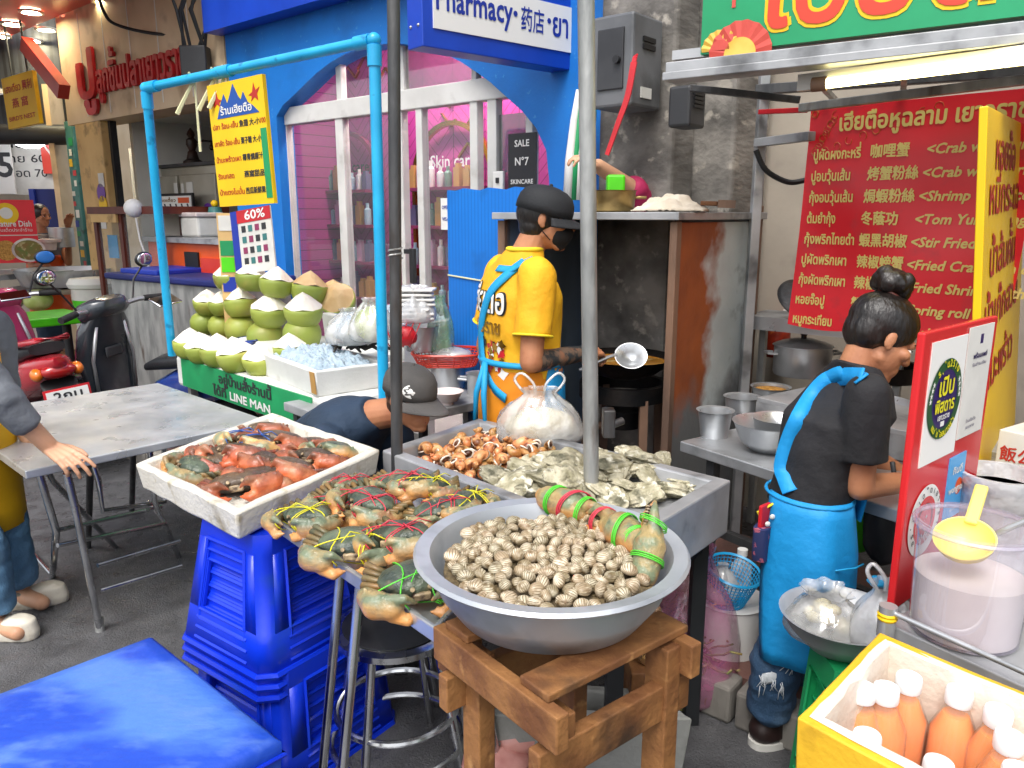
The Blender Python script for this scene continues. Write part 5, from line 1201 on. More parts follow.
b = MB(); pr = [(.001, -.1), (.06, -.094), (.12, -.07), (.165, -.035), (.19, 0), (.196, .004), (.19, .0), (.162, -.03), (.118, -.062), (.06, -.084), (.001, -.09)]
b.lathe([(r_*1.15, z_) for r_, z_ in pr], None, 40); b.build('bowl', 'black_iron', t, local=True, smooth=60)
mat('oil', 'c98f3a', 'a8702a', 9, .15, dirt=('e0c07a', 14, .58, .7)); b = MB(); b.lathe([(.001, -.026), (.185, -.026), (.19, -.02)], None, 40, cap1=False); b.build('oil', 'oil', t, local=True)
MB().tube([(-.2, -.02, .0), (-.26, -.05, .03), (-.34, -.09, .045)], [.012, .014, .012], 8).build('handle', 'black_iron', t, local=True)
t = thing('wok_burner', 'sooty iron burner stand beneath the wok', 'burner', (WK.x, WK.y, 0))
MB().lathe([(.17, .80), (.2, .80), (.2, .87), (.17, .87), (.17, .80)], None, 28, cap0=False, cap1=False).build('ring', 'black_iron', t, local=True)
for k in range(4): a = R(20+90*k); MB().bar((math.cos(a)*.18, math.sin(a)*.18, .82), (math.cos(a)*.2, math.sin(a)*.2, 0), .035, .035).build('leg', 'rust_edge', t, local=True, smooth=0)
MB().cyl((-.1, -.05, .68), (-.36, -.16, .62), .018).build('gas_pipe', 'rust_edge', t, local=True); MB().lathe([(.001, .66), (.08, .66), (.09, .74), (.06, .76), (.001, .76)], None, 20).build('burner', 'black_iron', t, local=True)
p = PY(631, 356, 3.1); 
t = thing('ladle', 'shiny steel ladle held above the wok', 'ladle', m=FM(p, V((.9, -.2, -.1)), V((.1, .55, .8))))
b = MB(); b.lathe([(.001, -.035), (.03, -.028), (.052, -.008), (.058, .004), (.054, .004), (.028, -.022), (.001, -.029)], None, 30, sx=1.15); b.build('bowl', 'steel', t, local=True, smooth=60); MB().tube([(-.058, 0, 0), (-.09, -.02, .01), (-.2, -.1, .03)], .007, 8).build('handle', 'steel', t, local=True)
# things on top of the hood
HT = HZ
p = hp(.36, .1, HT); t = thing('brass_pan', 'brass pan with a green tub on the booth roof behind the pole', 'pan', p)
mat('brass', 'b09763', '8a744a', 8, .35, .85)
MB().lathe([(.001, 0), (.09, 0), (.1, .01), (.105, .085), (.112, .088), (.1, .085), (.094, .012), (.001, .012)], None, 28).build('pan', 'brass', t, local=True, smooth=50); MB().box((.125, 0, .06), (.05, .03, .012)).build('handle', 'brass', t, local=True, bevel=.004)
p = hp(.35, .12, HT+.012); q = MB().box((0, 0, .07), (.075, .06, .14)).build('green_tub', 'lime', smooth=0, bevel=.01); place(q, T(*p)); tag(q, 'bright green plastic tub standing in the brass pan', 'tub')
p = PY(688, 198, 3.25); mat('rag', 'd8cdbb', 'c4b59f', 9, .9, bump=.5, bsc=30)
p = hp(.02, .16, HT); b = MB(); b.grid(lambda u, v: V((u*.28-.2, v*.2-.1, .004+.055*max(0, math.sin(u*math.pi))*max(0, math.sin(v*math.pi))*(1+.7*noise.noise(V((u*5, v*5, 2))))+.012*abs(noise.noise(V((u*11, v*11, 5)))))), 40, 30)
q = b.build('rag', 'rag', smooth=180, solid=.006); place(q, T(p.x-.02, p.y, p.z) @ RZ(-20)); tag(q, 'crumpled off white rag on the booth roof', 'rag')
p0, p1 = hp(-.0, .2, HT+.035), hp(-.12, .26, HT+.03)
t = thing('brush', 'small brown wooden brush on the booth roof beside the rag', 'brush', p0); MB().bar(p0, p0.lerp(p1, .5), .03, .018).build('handle', 'wood', t, smooth=0, bevel=.004); MB().bar(p0.lerp(p1, .5), p1, .05, .03).build('bristles', 'rust_edge', t, smooth=0)
t = thing('folded_awning', 'green and white striped cloth hanging beside the blue wall', 'cloth', PY(572, 180, 3.9))
for k, (m_, x0, x1) in enumerate((('white', 570, 575), ('green', 575, 580), ('white', 580, 584), ('pvc_blue', 584, 596))):
    b = MB(); b.tube([PY((x0+x1)/2+6, 90, 3.9), PY((x0+x1)/2+2, 120, 3.89), PY((x0+x1)/2-2, 160, 3.88), PY((x0+x1)/2-4, 200, 3.88)], [.012, .02, .026, .028], 8); b.build('stripe', m_, t, smooth=180)
# blue board behind the cook
c4 = [PY(447, 190, 3.95), PY(523, 190, 3.62), PY(523, 372, 3.62), PY(447, 372, 3.95)]
ux = (c4[1]-c4[0]); ux.z = 0; w = ux.length; ux.normalize()
mat('blue_board', '0c78d6', '0a70cc', 3, .5, dirt=('0a62b4', 5, .6, .75), wave=('0a6ac2', 14, 'X', .7, .1))
t = thing('blue_board', 'bright blue corrugated board standing behind the cook, tied with string', 'board', m=FM(V((c4[0].x, c4[0].y, 0)), ux, UP))
zt0 = c4[0].z; b = MB(); b.prism([(0, .6), (w+.06, .6)]+[(w+.06-(w+.06)*k/10, zt0+.006*((k*7) % 3-1)) for k in range(11)], -.02, 0); b.build('sheet', 'blue_board', t, local=True, smooth=0)
MB().box((w/2, .3, -.1), (w, .6, .02)).build('lower_sheet', 'blue_board', t, local=True, smooth=0)
MB().tube([(-.0, zt0-.42, .004), (w*.6, zt0-.44, .005), (w+.06, zt0-.45, .004)], .004, 6).build('string', 'raffia', t, local=True)
# cook's side table
zS = .77
s0_, s1_, s2_ = PZ(402, 418, zS), PZ(494, 398, zS), PZ(478, 372, zS)
uu = (s1_-s0_).normalized(); vv = V((-uu.y, uu.x, 0)); Lu = (s1_-s0_).length
t = thing('side_table', 'dark steel side table crowded with pots left of the cook', 'table', m=FM(s0_, uu, vv, UP))
MB().box((Lu/2-.1, .3, -.02), (Lu+.25, .6, .04)).build('top', 'dull_steel', t, local=True, smooth=0, bevel=.004)
for x, y in ((-.18, .05), (Lu, .05), (-.18, .55), (Lu, .55)): MB().box((x, y, -.405), (.035, .035, .73)).build('leg', 'galv_dark', t, local=True, smooth=0)
MB().box((Lu/2-.1, .3, -.45), (Lu+.15, .5, .02)).build('shelf', 'galv_dark', t, local=True, smooth=0)
def potprof(r, h, w=.004, flare=1.0): return [(.001, 0), (r*.96, 0), (r, .01), (r*flare, h), (r*flare+.008, h+.003), (r*flare-w, h), (r-w, .012), (.001, .012)]
def pot(name, label, p, r, h, m_='steel', flare=1.0, cat='pot', lid=False, handles=0, fill=None, group=None):
    t = thing(name, label, cat, p, group=group); MB().lathe(potprof(r, h, flare=flare), None, 36).build('body', m_, t, local=True, smooth=40)
    if lid: MB().lathe([(.001, h+.035), (.3*r, h+.034), (.8*r, h+.018), (1.03*r, h+.006), (1.03*r, h+.0), (.001, h+.004)][::-1], None, 36).build('lid', m_, t, local=True, smooth=40); MB().cyl((0, 0, h+.03), (0, 0, h+.06), .012).ell((0, 0, h+.065), .02).build('knob', 'black', t, local=True)
    for k in range(handles):
        s = 1 if k else -1; MB().tube([(s*r, -.035, h*.75), (s*(r+.04), -.03, h*.78), (s*(r+.04), .03, h*.78), (s*r, .035, h*.75)], .006, 7).build('handle', m_, t, local=True)
    if fill: MB().lathe([(.001, h*fill[1]+.01), (r*.6, h*fill[1]+.006), (r*.97, h*fill[1])], None, 30, cap1=False).build('contents', fill[0], t, local=True)
    return t
pot('steel_pot', 'steel cooking pot under the red basket', PZ(452, 388, zS)+vv*.03, .085, .115, handles=1)
pot('steel_mug', 'tall steel mug with handle beside the cook', PZ(479, 394, zS), .055, .10, cat='mug', handles=2)
mat('china', 'e8e0dc', 'd8c8c4', 6, .2)
t = thing('china_bowl', 'white and pink china bowl at the near edge of the side table', 'bowl', PZ(447, 404, zS)-UP*.0); MB().lathe([(.001, 0), (.03, 0), (.03, .01), (.05, .02), (.072, .055), (.076, .06), (.07, .056), (.045, .022), (.001, .016)], None, 32).build('bowl', 'china', t, local=True, smooth=60)
p = PZ(452, 388, zS)+vv*.03; mat('red_plastic', 'd8402c', 'c83624', 4, .35)
t = thing('red_basket', 'red slotted plastic basket on top of the steel pot', 'basket', (p.x, p.y, zS+.118))
b = MB(); n = 30
for j in range(6): b.tube(ring((0, 0, .012*j), V((1, 0, 0)), V((0, 1, 0)), .14+.006*j, .11+.006*j, n, .6), .0025 if j < 5 else .007, 5, closed=True)
for i in range(n): a, c = ring((0, 0, 0), V((1, 0, 0)), V((0, 1, 0)), .14, .11, n, .6)[i], ring((0, 0, .06), V((1, 0, 0)), V((0, 1, 0)), .17, .14, n, .6)[i]; b.tube([a, c], .0028, 4)
b.loft([ring((0, 0, -.002), V((1, 0, 0)), V((0, 1, 0)), .14, .11, n, .6), ring((0, 0, .002), V((1, 0, 0)), V((0, 1, 0)), .14, .11, n, .6)]); b.build('basket', 'red_plastic', t, local=True, smooth=60)
b = MB(); b.ell((0, 0, .03), (.1, .08, .035), fn=lambda q: 1+.12*noise.noise(q*4)); q = b.build('pink_bag', 'clear_film', smooth=180); place(q, T(p.x+.02, p.y, zS+.135)); tag(q, 'clear plastic packet lying in the red basket', 'packet')
pot('steel_bucket', 'galvanised bucket on the coconut side of the table', PY(421, 350, 3.75), .075, .12, flare=1.2, cat='bucket')
# ================================================================ steel kitchen counter at the right
zK = .78
a_, b_ = PZ(680, 441, zK), PZ(781, 473, zK); ku = (b_-a_).normalized(); kn = V((-ku.y, ku.x, 0)); kn = kn if kn.y > 0 else -kn
KP = lambda x, y, z=zK: a_+ku*x+kn*y+UP*(z-zK)
KM = FM(a_, ku, kn, UP); KL = 1.0
t = thing('kitchen_counter', 'long steel kitchen counter with a raised stove shelf behind the woman', 'counter', m=KM)
MB().box((KL/2+.0, .32, -.02), (KL, .64, .04)).build('top', 'steel', t, local=True, smooth=0, bevel=.004)
MB().box((KL/2, .60, .10), (KL, .34, .02)).build('raised_shelf', 'dull_steel', t, local=True, smooth=0, bevel=.003); MB().box((KL/2, .435, .048), (KL, .012, .085)).build('shelf_front', 'dull_steel', t, local=True, smooth=0)
for x in (.12, KL-.06):
    for y in (.05, .58): MB().box((x, y, -.41), (.035, .035, .74)).build('leg', 'galv_dark', t, local=True, smooth=0)
MB().box((KL/2, .12, -.35), (KL-.1, .03, .03)).build('rail', 'galv_dark', t, local=True, smooth=0)
MB().box((KL/2, .33, -.62), (KL-.1, .5, .02)).build('lower_shelf', 'black_metal', t, local=True, smooth=0)
def on(px, py, z=zK): return PZ(px, py, z)
pot('steel_pail', 'small steel pail at the left end of the kitchen counter', on(714, 436), .052, .10, flare=1.22, cat='pail')
pot('steel_pot', 'shallow steel pot behind the small pail', on(741, 418), .062, .09, flare=1.1, cat='pot')
mat('fried', 'cf9a4a', 'a8742f', 60, .6, bump=1, bsc=80)
pot('steel_pot', 'steel pot full of golden fried crumbs', on(769, 412), .068, .11, flare=1.12, fill=('fried', .9))
t = thing('mixing_bowl', 'wide steel mixing bowl at the counter front by the apron', 'bowl', on(768, 450))
MB().lathe([(.001, 0), (.06, 0), (.1, .035), (.125, .1), (.13, .105), (.12, .1), (.094, .036), (.055, .008), (.001, .008)], None, 44).build('bowl', 'steel', t, local=True, smooth=60)
t = thing('mixing_bowl', 'smaller steel bowl nested in the wide mixing bowl', 'bowl', on(768, 450)+V((.035, .01, .035))); MB().lathe([(.001, 0), (.05, 0), (.08, .03), (.09, .08), (.094, .083), (.086, .08), (.075, .03), (.001, .007)], None, 40).build('bowl', 'steel', t, local=True, smooth=60)
sx_ = KP(.42, .49, zK+.11)
pot('stock_pot', 'large lidded steel stock pot on the raised shelf', PZ(801, 374, zK+.11), .125, .13, lid=True, handles=2)
mat('chili', '9a2c14', '7a2010', 20, .4, dirt=('c86a2c', 20, .6, .7))
t = thing('sauce_jar', 'jar of dark red chilli sauce against the hood flank', 'jar', PZ(776, 356, zK+.11)); MB().lathe([(.001, 0), (.06, 0), (.063, .01), (.063, .12), (.055, .14)], None, 26).build('jar', 'chili', t, local=True, smooth=50); MB().lathe([(.001, .14), (.06, .14), (.06, .165), (.001, .166)], None, 26).build('lid', 'red', t, local=True)
film('bottle_film', 'd8e2e2', .2, .12, .05)
t = thing('plastic_bottle', 'empty clear bottle with white cap on the raised shelf', 'bottle', PZ(783, 352, zK+.115)); MB().lathe([(.03, 0), (.036, .01), (.036, .13), (.014, .18), (.014, .2)], None, 24, cap1=False).build('body', 'bottle_film', t, local=True); MB().lathe([(.001, .2), (.016, .2), (.016, .225), (.001, .226)], None, 16).build('cap', 'white', t, local=True)
t = thing('pan_lid', 'dark dented steel wok lid propped against the beige wall', 'lid', m=T(*PY(806, 300, 3.38)) @ RX(40) @ RY(8) @ M.Scale(.8, 4)); MB().lathe([(.001, .05), (.06, .045), (.14, .015), (.16, 0), (.16, -.006), (.001, .035)][::-1], None, 36).build('dome', 'galv_dark', t, local=True, smooth=60); MB().ell((0, 0, .055), .018).build('knob', 'black', t, local=True)
p = PY(800, 318, 3.4); t = thing('wall_shelf', 'steel shelf on the beige wall behind the stock pot', 'shelf', m=FM(p, E1, E2, UP)); MB().box((.1, .1, -.02), (.7, .3, .03)).build('board', 'dull_steel', t, local=True, smooth=0); MB().box((.1, -.06, -.03), (.7, .012, .06)).build('lip', 'steel', t, local=True, smooth=0)
for x in (-.2, .4): MB().box((x, .1, -.55), (.03, .03, 1.0)).build('leg', 'galv', t, local=True, smooth=0)
t = thing('steel_wok', 'steel wok tilted on the stove just behind the woman', 'wok', PZ(881, 414, zK+.09)); MB().lathe([(.001, -.06), (.06, -.055), (.11, -.02), (.14, .03), (.145, .034), (.135, .03), (.104, -.014), (.05, -.046), (.001, -.05)], RX(6), 40).build('bowl', 'steel', t, local=True, smooth=60); MB().lathe([(.08, -.085), (.1, -.085), (.11, -.04), (.09, -.04)], None, 24, cap0=False, cap1=False).build('stand', 'black_iron', t, local=True)
p = PZ(897, 450, zK); t = thing('square_tin', 'square steel tin with a round lid beside the red board', 'tin', (p.x+.02, p.y+.03, zK)); MB().box((0, 0, .045), (.10, .10, .09), RZ(-35)).build('tin', 'steel', t, local=True, smooth=0, bevel=.006); MB().lathe([(.001, .092), (.04, .092), (.04, .1), (.001, .102)], None, 24).build('lid', 'dull_steel', t, local=True)
t = thing('dark_pot', 'dark flat pot on the shelf behind the woman\'s face', 'pot', PZ(886, 380, zK+.11)); MB().lathe(potprof(.13, .07), None, 36).build('body', 'black_iron', t, local=True, smooth=40); MB().tube([(-.13, 0, .05), (-.2, -.02, .06), (-.26, -.03, .06)], .012, 8).build('handle', 'black_iron', t, local=True)
# ================================================================ stall canopy frame, sign, banner, boards
zg = 2.05
ga, gb_ = PZ(668, 80, zg), PZ(1024, 43, zg); gu = (gb_-ga).normalized(); gn = V((gu.y, -gu.x, 0)); gn = gn if gn.y < 0 else -gn; GL = 1.7
t = thing('green_sign', 'green stall signboard with yellow edged red Thai letters and paper fans', 'sign', m=FM(ga, gu, UP))
mat('sign_green', '1c9e68', '18945f', 4, .4)
MB().box((GL/2+.055, .42, -.02), (GL-.11, .7, .03)).build('board', 'sign_green', t, local=True, smooth=0)
MB().box((GL/2, .035, -.015), (GL, .035, .08)).box((GL/2, .004, -.0), (GL, .026, .1)).build('frame', 'dull_steel', t, local=True, smooth=0, bevel=.003)
bx = MB(); bx.text('เฮียตือหู', .36, T(.33, .125, -.004), 'l', .045, width=.98); bx.build('letter_outline', 'yellow', t, local=True, smooth=0)
mat('sign_red', 'd8432c', None, rough=.4)
bx = MB(); bx.text('เฮียตือหู', .36, T(.33, .125, -.0015), 'l', .012, width=.98); bx.build('lettering', 'sign_red', t, local=True, smooth=0)
mat('fan_red', 'd8574a', 'c94a40', 8, .5); mat('fan_yellow', 'f0c860', 'e0b040', 8, .5)
for (x, y, r, m_, m2) in ((.245, .055, .105, 'fan_red', 'fan_yellow'), (.178, .075, .065, 'fan_yellow', 'fan_red')):
    b = MB(); n = 16; vs = [(0, 0, 0)]+[(math.cos(math.pi*i/n)*r*(1 if i % 2 else .97), math.sin(math.pi*i/n)*r*(1 if i % 2 else .97), .004*(i % 2)) for i in range(n+1)]
    b.add(vs, [(0, i+1, i+2) for i in range(n)], T(x, y, -.002 if r < .08 else -.0005)); f = b.build('paper_fan', m_, t, local=True, smooth=0)
    b = MB(); b.add([(0, 0, 0)]+[(math.cos(math.pi*i/n)*r*.5, math.sin(math.pi*i/n)*r*.5, .0) for i in range(n+1)], [(0, i+1, i+2) for i in range(n)], T(x, y, .003)); b.build('fan_heart', m2, f, local=True, smooth=0)
b = MB(); 
for (x, y) in ((.15, .30), (.215, .27)):
    b.prism([(x-.035, y), (x, y+.03), (x+.035, y), (x, y-.03)], -.004, -.002)
b.box((.215, .25, -.003), (.012, .1, .002)); b.box((.215, .38, -.003), (.01, .1, .002)); b.build('lucky_knot', 'fan_red', t, local=True, smooth=0)
# lamp tube
la, lb_ = PZ(822, 84, 2.0), PZ(1080, 52, 2.0)
t = thing('fluorescent_tube', 'lit yellowish fluorescent tube in a batten under the green sign', 'lamp', la)
MB().cyl(la, lb_, .0155, n=12).build('tube', 'lamp_warm', t); MB().bar(la+V((0, .03, .012))-gu*.06, lb_+V((0, .03, .012)), .025, .05, side=UP).build('batten', 'paper', t, smooth=0); MB().cyl(la-gu*.03, la+gu*.015, .022, n=14).build('cap', 'rust_edge', t)
t = thing('canopy_frame', 'stained steel canopy frame of uprights and rails behind the green sign', 'frame', (1, 3, 0))
fz = 2.0
def fbar(p, q, w=.035, m_='dull_steel', nm='rail'): MB().bar(p, q, w, w).build(nm, m_, t, smooth=0, bevel=.003)
u0 = PY(757, 190, 3.45); fbar(V((u0.x, u0.y, 0)), V((u0.x, u0.y, 2.35)), .04, nm='upright')
fbar(PY(757, 143, 3.45), PY(812, 136, 3.1)); fbar(PY(760, 112, 3.42), PY(806, 110, 3.1), .02, 'red')
fbar(PY(690, 88, 3.1), PY(800, 100, 3.0), .025, 'galv_dark'); fbar(PY(800, 108, 3.06), PY(1040, 78, 2.5), .03, 'galv')
fbar(PY(757, 90, 3.45), PY(1040, 70, 2.75), .04, 'galv_dark'); fbar(PY(820, 84, 2.9), PY(835, 100, 3.3), .02, 'galv'); fbar(PY(905, 66, 2.7), PY(903, 95, 3.0), .02, 'galv')
rf = MB(); q0 = [PZ(672, 60, 2.12), PZ(1120, 10, 2.12)]; e = E2*.35; rf.hexa([q0[0], q0[1], q0[1]+e, q0[0]+e], [p+UP*.03 for p in (q0[0], q0[1], q0[1]+e, q0[0]+e)]); fix_normals(rf.build('roof_sheet', 'dull_steel', t, smooth=0))
# red banner
b0, b1 = PZ(811, 110, 2.0), PZ(1040, 86, 2.0); bu = (b1-b0); BW = bu.length; bu.normalize(); b2 = PL(797, 325, b0, bu.cross(UP)); BH = b0.z-b2.z
mat('banner_red', 'ee2e3a', 'e02632', 3, .35, bump=.1, bsc=6, dirt=('d0343c', 9, .58, .7)); mat('banner_gold', 'e6d27c', None, rough=.4)
BM = FM(b0, bu, UP)
t = thing('menu_banner', 'creased red vinyl menu banner with gold Thai and Chinese dishes', 'banner', m=BM)
def bz(x, y): return .014*math.sin(x*7+y*3)+.012*noise.noise(V((x*4, y*4, 0)))+.05*max(0, (-y-BH*.75))*(1-x/BW)
b = MB(); b.grid(lambda u, v: V((u*(BW+.03)-.03*v*1.0, -BH*v-.012*math.sin(u*9)*v, bz(u*BW, -BH*v))), 60, 40); b.build('sheet', 'banner_red', t, local=True, smooth=180)
g = MB(); S = BH/1.0
rows = [('ปูผัดผงกะหรี่', '咖哩蟹', '<Crab with curry'), ('ปูอบวุ้นเส้น', '烤蟹粉絲', '<Crab with vermicelli'), ('กุ้งอบวุ้นเส้น', '焗蝦粉絲', '<Shrimp vermicelli'), ('ต้มยำกุ้ง', '冬蔭功', '<Tom Yum Kung'), ('กุ้งพริกไทยดำ', '蝦黑胡椒', '<Stir Fried'), ('ปูผัดพริกเผา', '辣椒螃蟹', '<Fried Crab with chili'), ('กุ้งผัดพริกเผา', '辣椒蝦', '<Fried Shrimp with'), ('หอยจ๊อปู', '蟹肉卷', '<Spring roll'), ('หมูกระเทียม', '蒜香肉', '<Garlic pork')]
def brow(t_, x, y, sz, w=None, it=0):
    o = MB(); sh = M(((1, it, 0, 0), (0, 1, 0, 0), (0, 0, 1, 0), (0, 0, 0, 1))); o.text(t_, sz, T(x, y, 0) @ sh, 'l', .03, width=w)
    for p in o.v: p.z += bz(p.x, p.y)+.003
    g.v, off = g.v+o.v, len(g.v); g.f += [tuple(i+off for i in f) for f in o.f]; g.mi += o.mi
brow('เฮียตือหูฉลาม เยาวราช', BW*.17, -BH*.105, BH*.098, BW*.80)
for i, (a1, a2, a3) in enumerate(rows):
    y = -BH*(.225+.0955*i); x = BW*(.035-.0*i)-.004*i
    brow(a1, x, y, BH*.062, {0: .25, 1: .21, 2: .24, 3: .155, 4: .27, 5: .24, 6: .25, 7: .155, 8: .21}[i]*BW); brow(a2, BW*.335-.004*i, y, BH*.062, BW*.058*len(a2)); brow(a3, BW*.585-.004*i, y, BH*.058, None, .2)
g.build('lettering', 'banner_gold', t, local=True, smooth=0)
mat('swirl', 'c9682f', None, rough=.4); b = MB()
for k in range(26):
    a = k*1.1; x0 = .02+.10*((k*37) % 10)/10*(1 if k < 14 else 5); y0 = -.015-.16*((k*53) % 10)/10
    P_ = [V((x0+.018*math.cos(a+j*.8)*(1-j*.08), y0+.018*math.sin(a+j*.8)*(1-j*.08), 0)) for j in range(7)]
    for p in P_: p.z = bz(p.x, p.y)+.002
    b.tube(P_, .0012, 4)
b.build('swirl_pattern', 'swirl', t, local=True, smooth=0)
# ----- drinks counter and boards at the far right
zD = .80
d0_, d1_ = PZ(884, 622, zD), PZ(1040, 694, zD); du = (d1_-d0_).normalized(); dn = V((-du.y, du.x, 0)); dn = dn if dn.y > 0 else -dn
t = thing('drinks_counter', 'brushed steel drinks counter with a front rail', 'counter', m=FM(d0_, du, dn, UP))
DL = .75; MB().box((DL/2, .42, -.02), (DL, .84, .04)).build('top', 'dull_steel', t, local=True, smooth=0, bevel=.003)
for x, y in ((.03, .04), (DL-.04, .04), (.03, .78), (DL-.04, .78)): MB().box((x, y, -.42), (.035, .035, .76)).build('leg', 'galv_dark', t, local=True, smooth=0)
MB().box((.012, .42, -.25), (.02, .8, .4)).build('end_panel', 'black_metal', t, local=True, smooth=0)
b = MB(); b.cyl((.012, -.012, -.02), (.012, -.012, .045), .017, n=18); b.build('rail_post', 'steel', t, local=True); MB().cyl((.02, -.012, .034), (DL, -.012, .03), .0055).build('rail', 'steel', t, local=True); MB().lathe([(.0175, .0), (.0195, .004), (.018, .008), (.0195, .012), (.0175, .016)], T(.012, -.012, .015), 12).build('rubber_tie', 'yellow', t, local=True)
# yellow board
y0 = PY(977, 106, 2.0); yz0, yz1 = zD, y0.z
mat('board_yellow', 'f0c414', 'e8ba0c', 3, .4, dirt=('dcae10', 4, .6, .8))
yb = PY(974.5, 468, 2.0); yup = (y0-yb).normalized(); yb = yb+yup*((zD-yb.z)/yup.z)
YM = FM(yb, E2, yup); t = thing('yellow_board', 'tall yellow price board with red Thai drink and snack names', 'board', m=YM)
YH = (y0-yb).length; MB().box((.5, YH/2, -.01), (1.0, YH, .02)).build('board', 'board_yellow', t, local=True, smooth=0, bevel=.003)
b = MB(); YI = YM.inverted(); ynn = YM.to_3x3() @ V((0, 0, 1))
for i, (w_, px, py, wd) in enumerate((('หอยจ๊อ', 989, 172, .46), ('หมี่กระเฉด', 982, 217, .82), ('น้ำส้มคั้น', 985, 280, .6), ('น้ำเก๊กฮวย', 980, 338, .78), ('น้ำมะพร้าว', 978, 402, .72))):
    l = YI @ PL(px, py, yb, ynn); b.text(w_, .135, T(l.x, l.y, .001), 'l', .02, width=wd)
b.build('lettering', 'ink_red', t, local=True, smooth=0)
# red board with stickers
r0 = PZ(893, 612, zD-.02); RT = PY(910, 333, r0.y).z; RH = RT-r0.z; rZ = PZ(999, 314, RT+.004); rE = V((rZ.x-r0.x, rZ.y-r0.y, 0))
t = thing('red_board', 'red acrylic board with a round emblem sticker and payment stickers', 'board', m=FM(V((r0.x, r0.y, r0.z)), rE, UP)); RW = rE.length
mat('acrylic_red', 'd22a2e', 'c8242a', 3, .2)
MB().box((RW/2, RH/2, -.008), (RW, RH, .016)).build('board', 'acrylic_red', t, local=True, smooth=0, bevel=.004, seg=2)
MB().box((RW*.33, RH*.74, .001), (RW*.46, RH*.44, .002)).build('white_sheet', 'white', t, local=True, smooth=0); MB().box((RW*.75, RH*.77, .002), (RW*.36, RH*.42, .002)).build('notice_sheet', 'paper', t, local=True, smooth=0)
def disc(r0_, r1_, x, y, z, m_, nm, sy=1, **k): 
    o = MB(); n = 48; o.add([(x+math.cos(2*math.pi*i/n)*q, y+math.sin(2*math.pi*i/n)*q*sy, z) for q in (r0_, r1_) for i in range(n)], [(i, (i+1) % n, n+(i+1) % n, n+i) for i in range(n)]); return o.build(nm, m_, t, local=True, smooth=0, **k)
mat('emblem_green', '17502c', None, rough=.3); mat('emblem_purple', '2a1a5e', None, rough=.3); mat('emblem_yellow', 'e8e02a', None, rough=.3); mat('sky_blue', '4aa0d8', None, rough=.3)
ex, ey, er = RW*.325, RH*.745, RW*.215
disc(.001, er*.8, ex, ey, .003, 'emblem_purple', 'emblem_field'); disc(er*.74, er, ex, ey, .0036, 'emblem_green', 'emblem_ring')
b = MB()
def arc_text(b, word, r, a0, a1, sz, up=True):
    n = len(word)
    for i, ch in enumerate(word):
        if ch == ' ': continue
        a = a0+(a1-a0)*(i+.5)/n; b.text(ch, sz, T(ex+math.cos(R(a))*r, ey+math.sin(R(a))*r, .0042) @ RZ(a-90 if up else a+90), 'c', .02)
arc_text(b, 'รุ่น2510', er*.80, 135, 45, er*.25); arc_text(b, 'แม่ช้อยนางรำ', er*.95, 222, 318, er*.23, False)
b.text('เปิบ', er*.62, T(ex, ey+er*.12, .0042), 'c', .03, width=er*.85); b.text('พิสดาร', er*.45, T(ex, ey-er*.30, .0042), 'c', .03, width=er*1.15); b.build('emblem_lettering', 'emblem_yellow', t, local=True, smooth=0)
b = MB()
for k in range(8):
    a = R(150+k*9 if k < 4 else -3+(k-4)*-9+30); c, s = math.cos(a), math.sin(a); cx, cy = ex+c*er*.87, ey+s*er*.87
    P_ = [(cx+math.cos(R(90+36*j))*(er*.075 if j % 2 == 0 else er*.03), cy+math.sin(R(90+36*j))*(er*.075 if j % 2 == 0 else er*.03)) for j in range(10)]; b.prism(P_, .0040, .0044)
b.build('emblem_star', 'white', t, local=True, smooth=0)
b = MB(); b.text('เยาวราช', er*.2, T(ex, ey-er*.5, .0042), 'c', .02, width=er*.7); b.box((ex, ey-er*.62, .0042), (er*.2, er*.12, .001)); b.build('emblem_foot', 'white', t, local=True, smooth=0)
b = MB(); b.text('พร้อมเพย์', RH*.026, T(RW*.76, RH*.86, .0032), 'c', .02, width=RW*.2); b.text('รับชำระเงิน', RH*.018, T(RW*.76, RH*.83, .0032), 'c', 0, width=RW*.2); b.text('ร้านเฮียตือ', RH*.018, T(RW*.74, RH*.615, .0032), 'c', 0, width=RW*.14); b.text('เยาวราช', RH*.018, T(RW*.74, RH*.59, .0032), 'c', 0, width=RW*.12); b.box((RW*.76, RH*.93, .0032), (RW*.04, RH*.035, .0006)); b.build('notice_lettering', 'emblem_purple', t, local=True, smooth=0)
ex, ey, er = RW*.26, RH*.30, RW*.20
disc(.001, er, ex, ey, .002, 'white', 'round_sticker'); disc(.001, er*.68, ex, ey, .0026, 'acrylic_red', 'sticker_heart'); disc(er*.42, er*.47, ex, ey+er*.02, .0032, 'ink_dark', 'sticker_outline')
b = MB(); arc_text(b, 'อร่อยเด็ดเยาวราช', er*.78, 220, -40, er*.24); b.build('sticker_lettering', 'ink_dark', t, local=True, smooth=0)
b = MB(); arc_text(b, 'กุ้ง', er*.1, 100, 80, er*.1); b.text('ปู·กุ้ง', er*.3, T(ex, ey-er*.55, .0034), 'c', .03, width=er*.6); b.build('sticker_word', 'white', t, local=True, smooth=0)
bx_, by_ = RW*.64, RH*.37
MB().box((bx_, by_, .0015), (RW*.23, RH*.25, .003)).build('blue_sticker', 'sky_blue', t, local=True, smooth=0)
b = MB(); b.text('กินดี', RH*.04, T(bx_, by_+RH*.055, .0034), 'c', .02, width=RW*.13); b.text('wongnai', RH*.04, T(bx_, by_-RH*.02, .0034), 'c', .02, width=RW*.2); b.text('เยาวราช', RH*.015, T(bx_, by_-RH*.095, .0034), 'c', 0, width=RW*.1); b.build('blue_sticker_lettering', 'white', t, local=True, smooth=0)
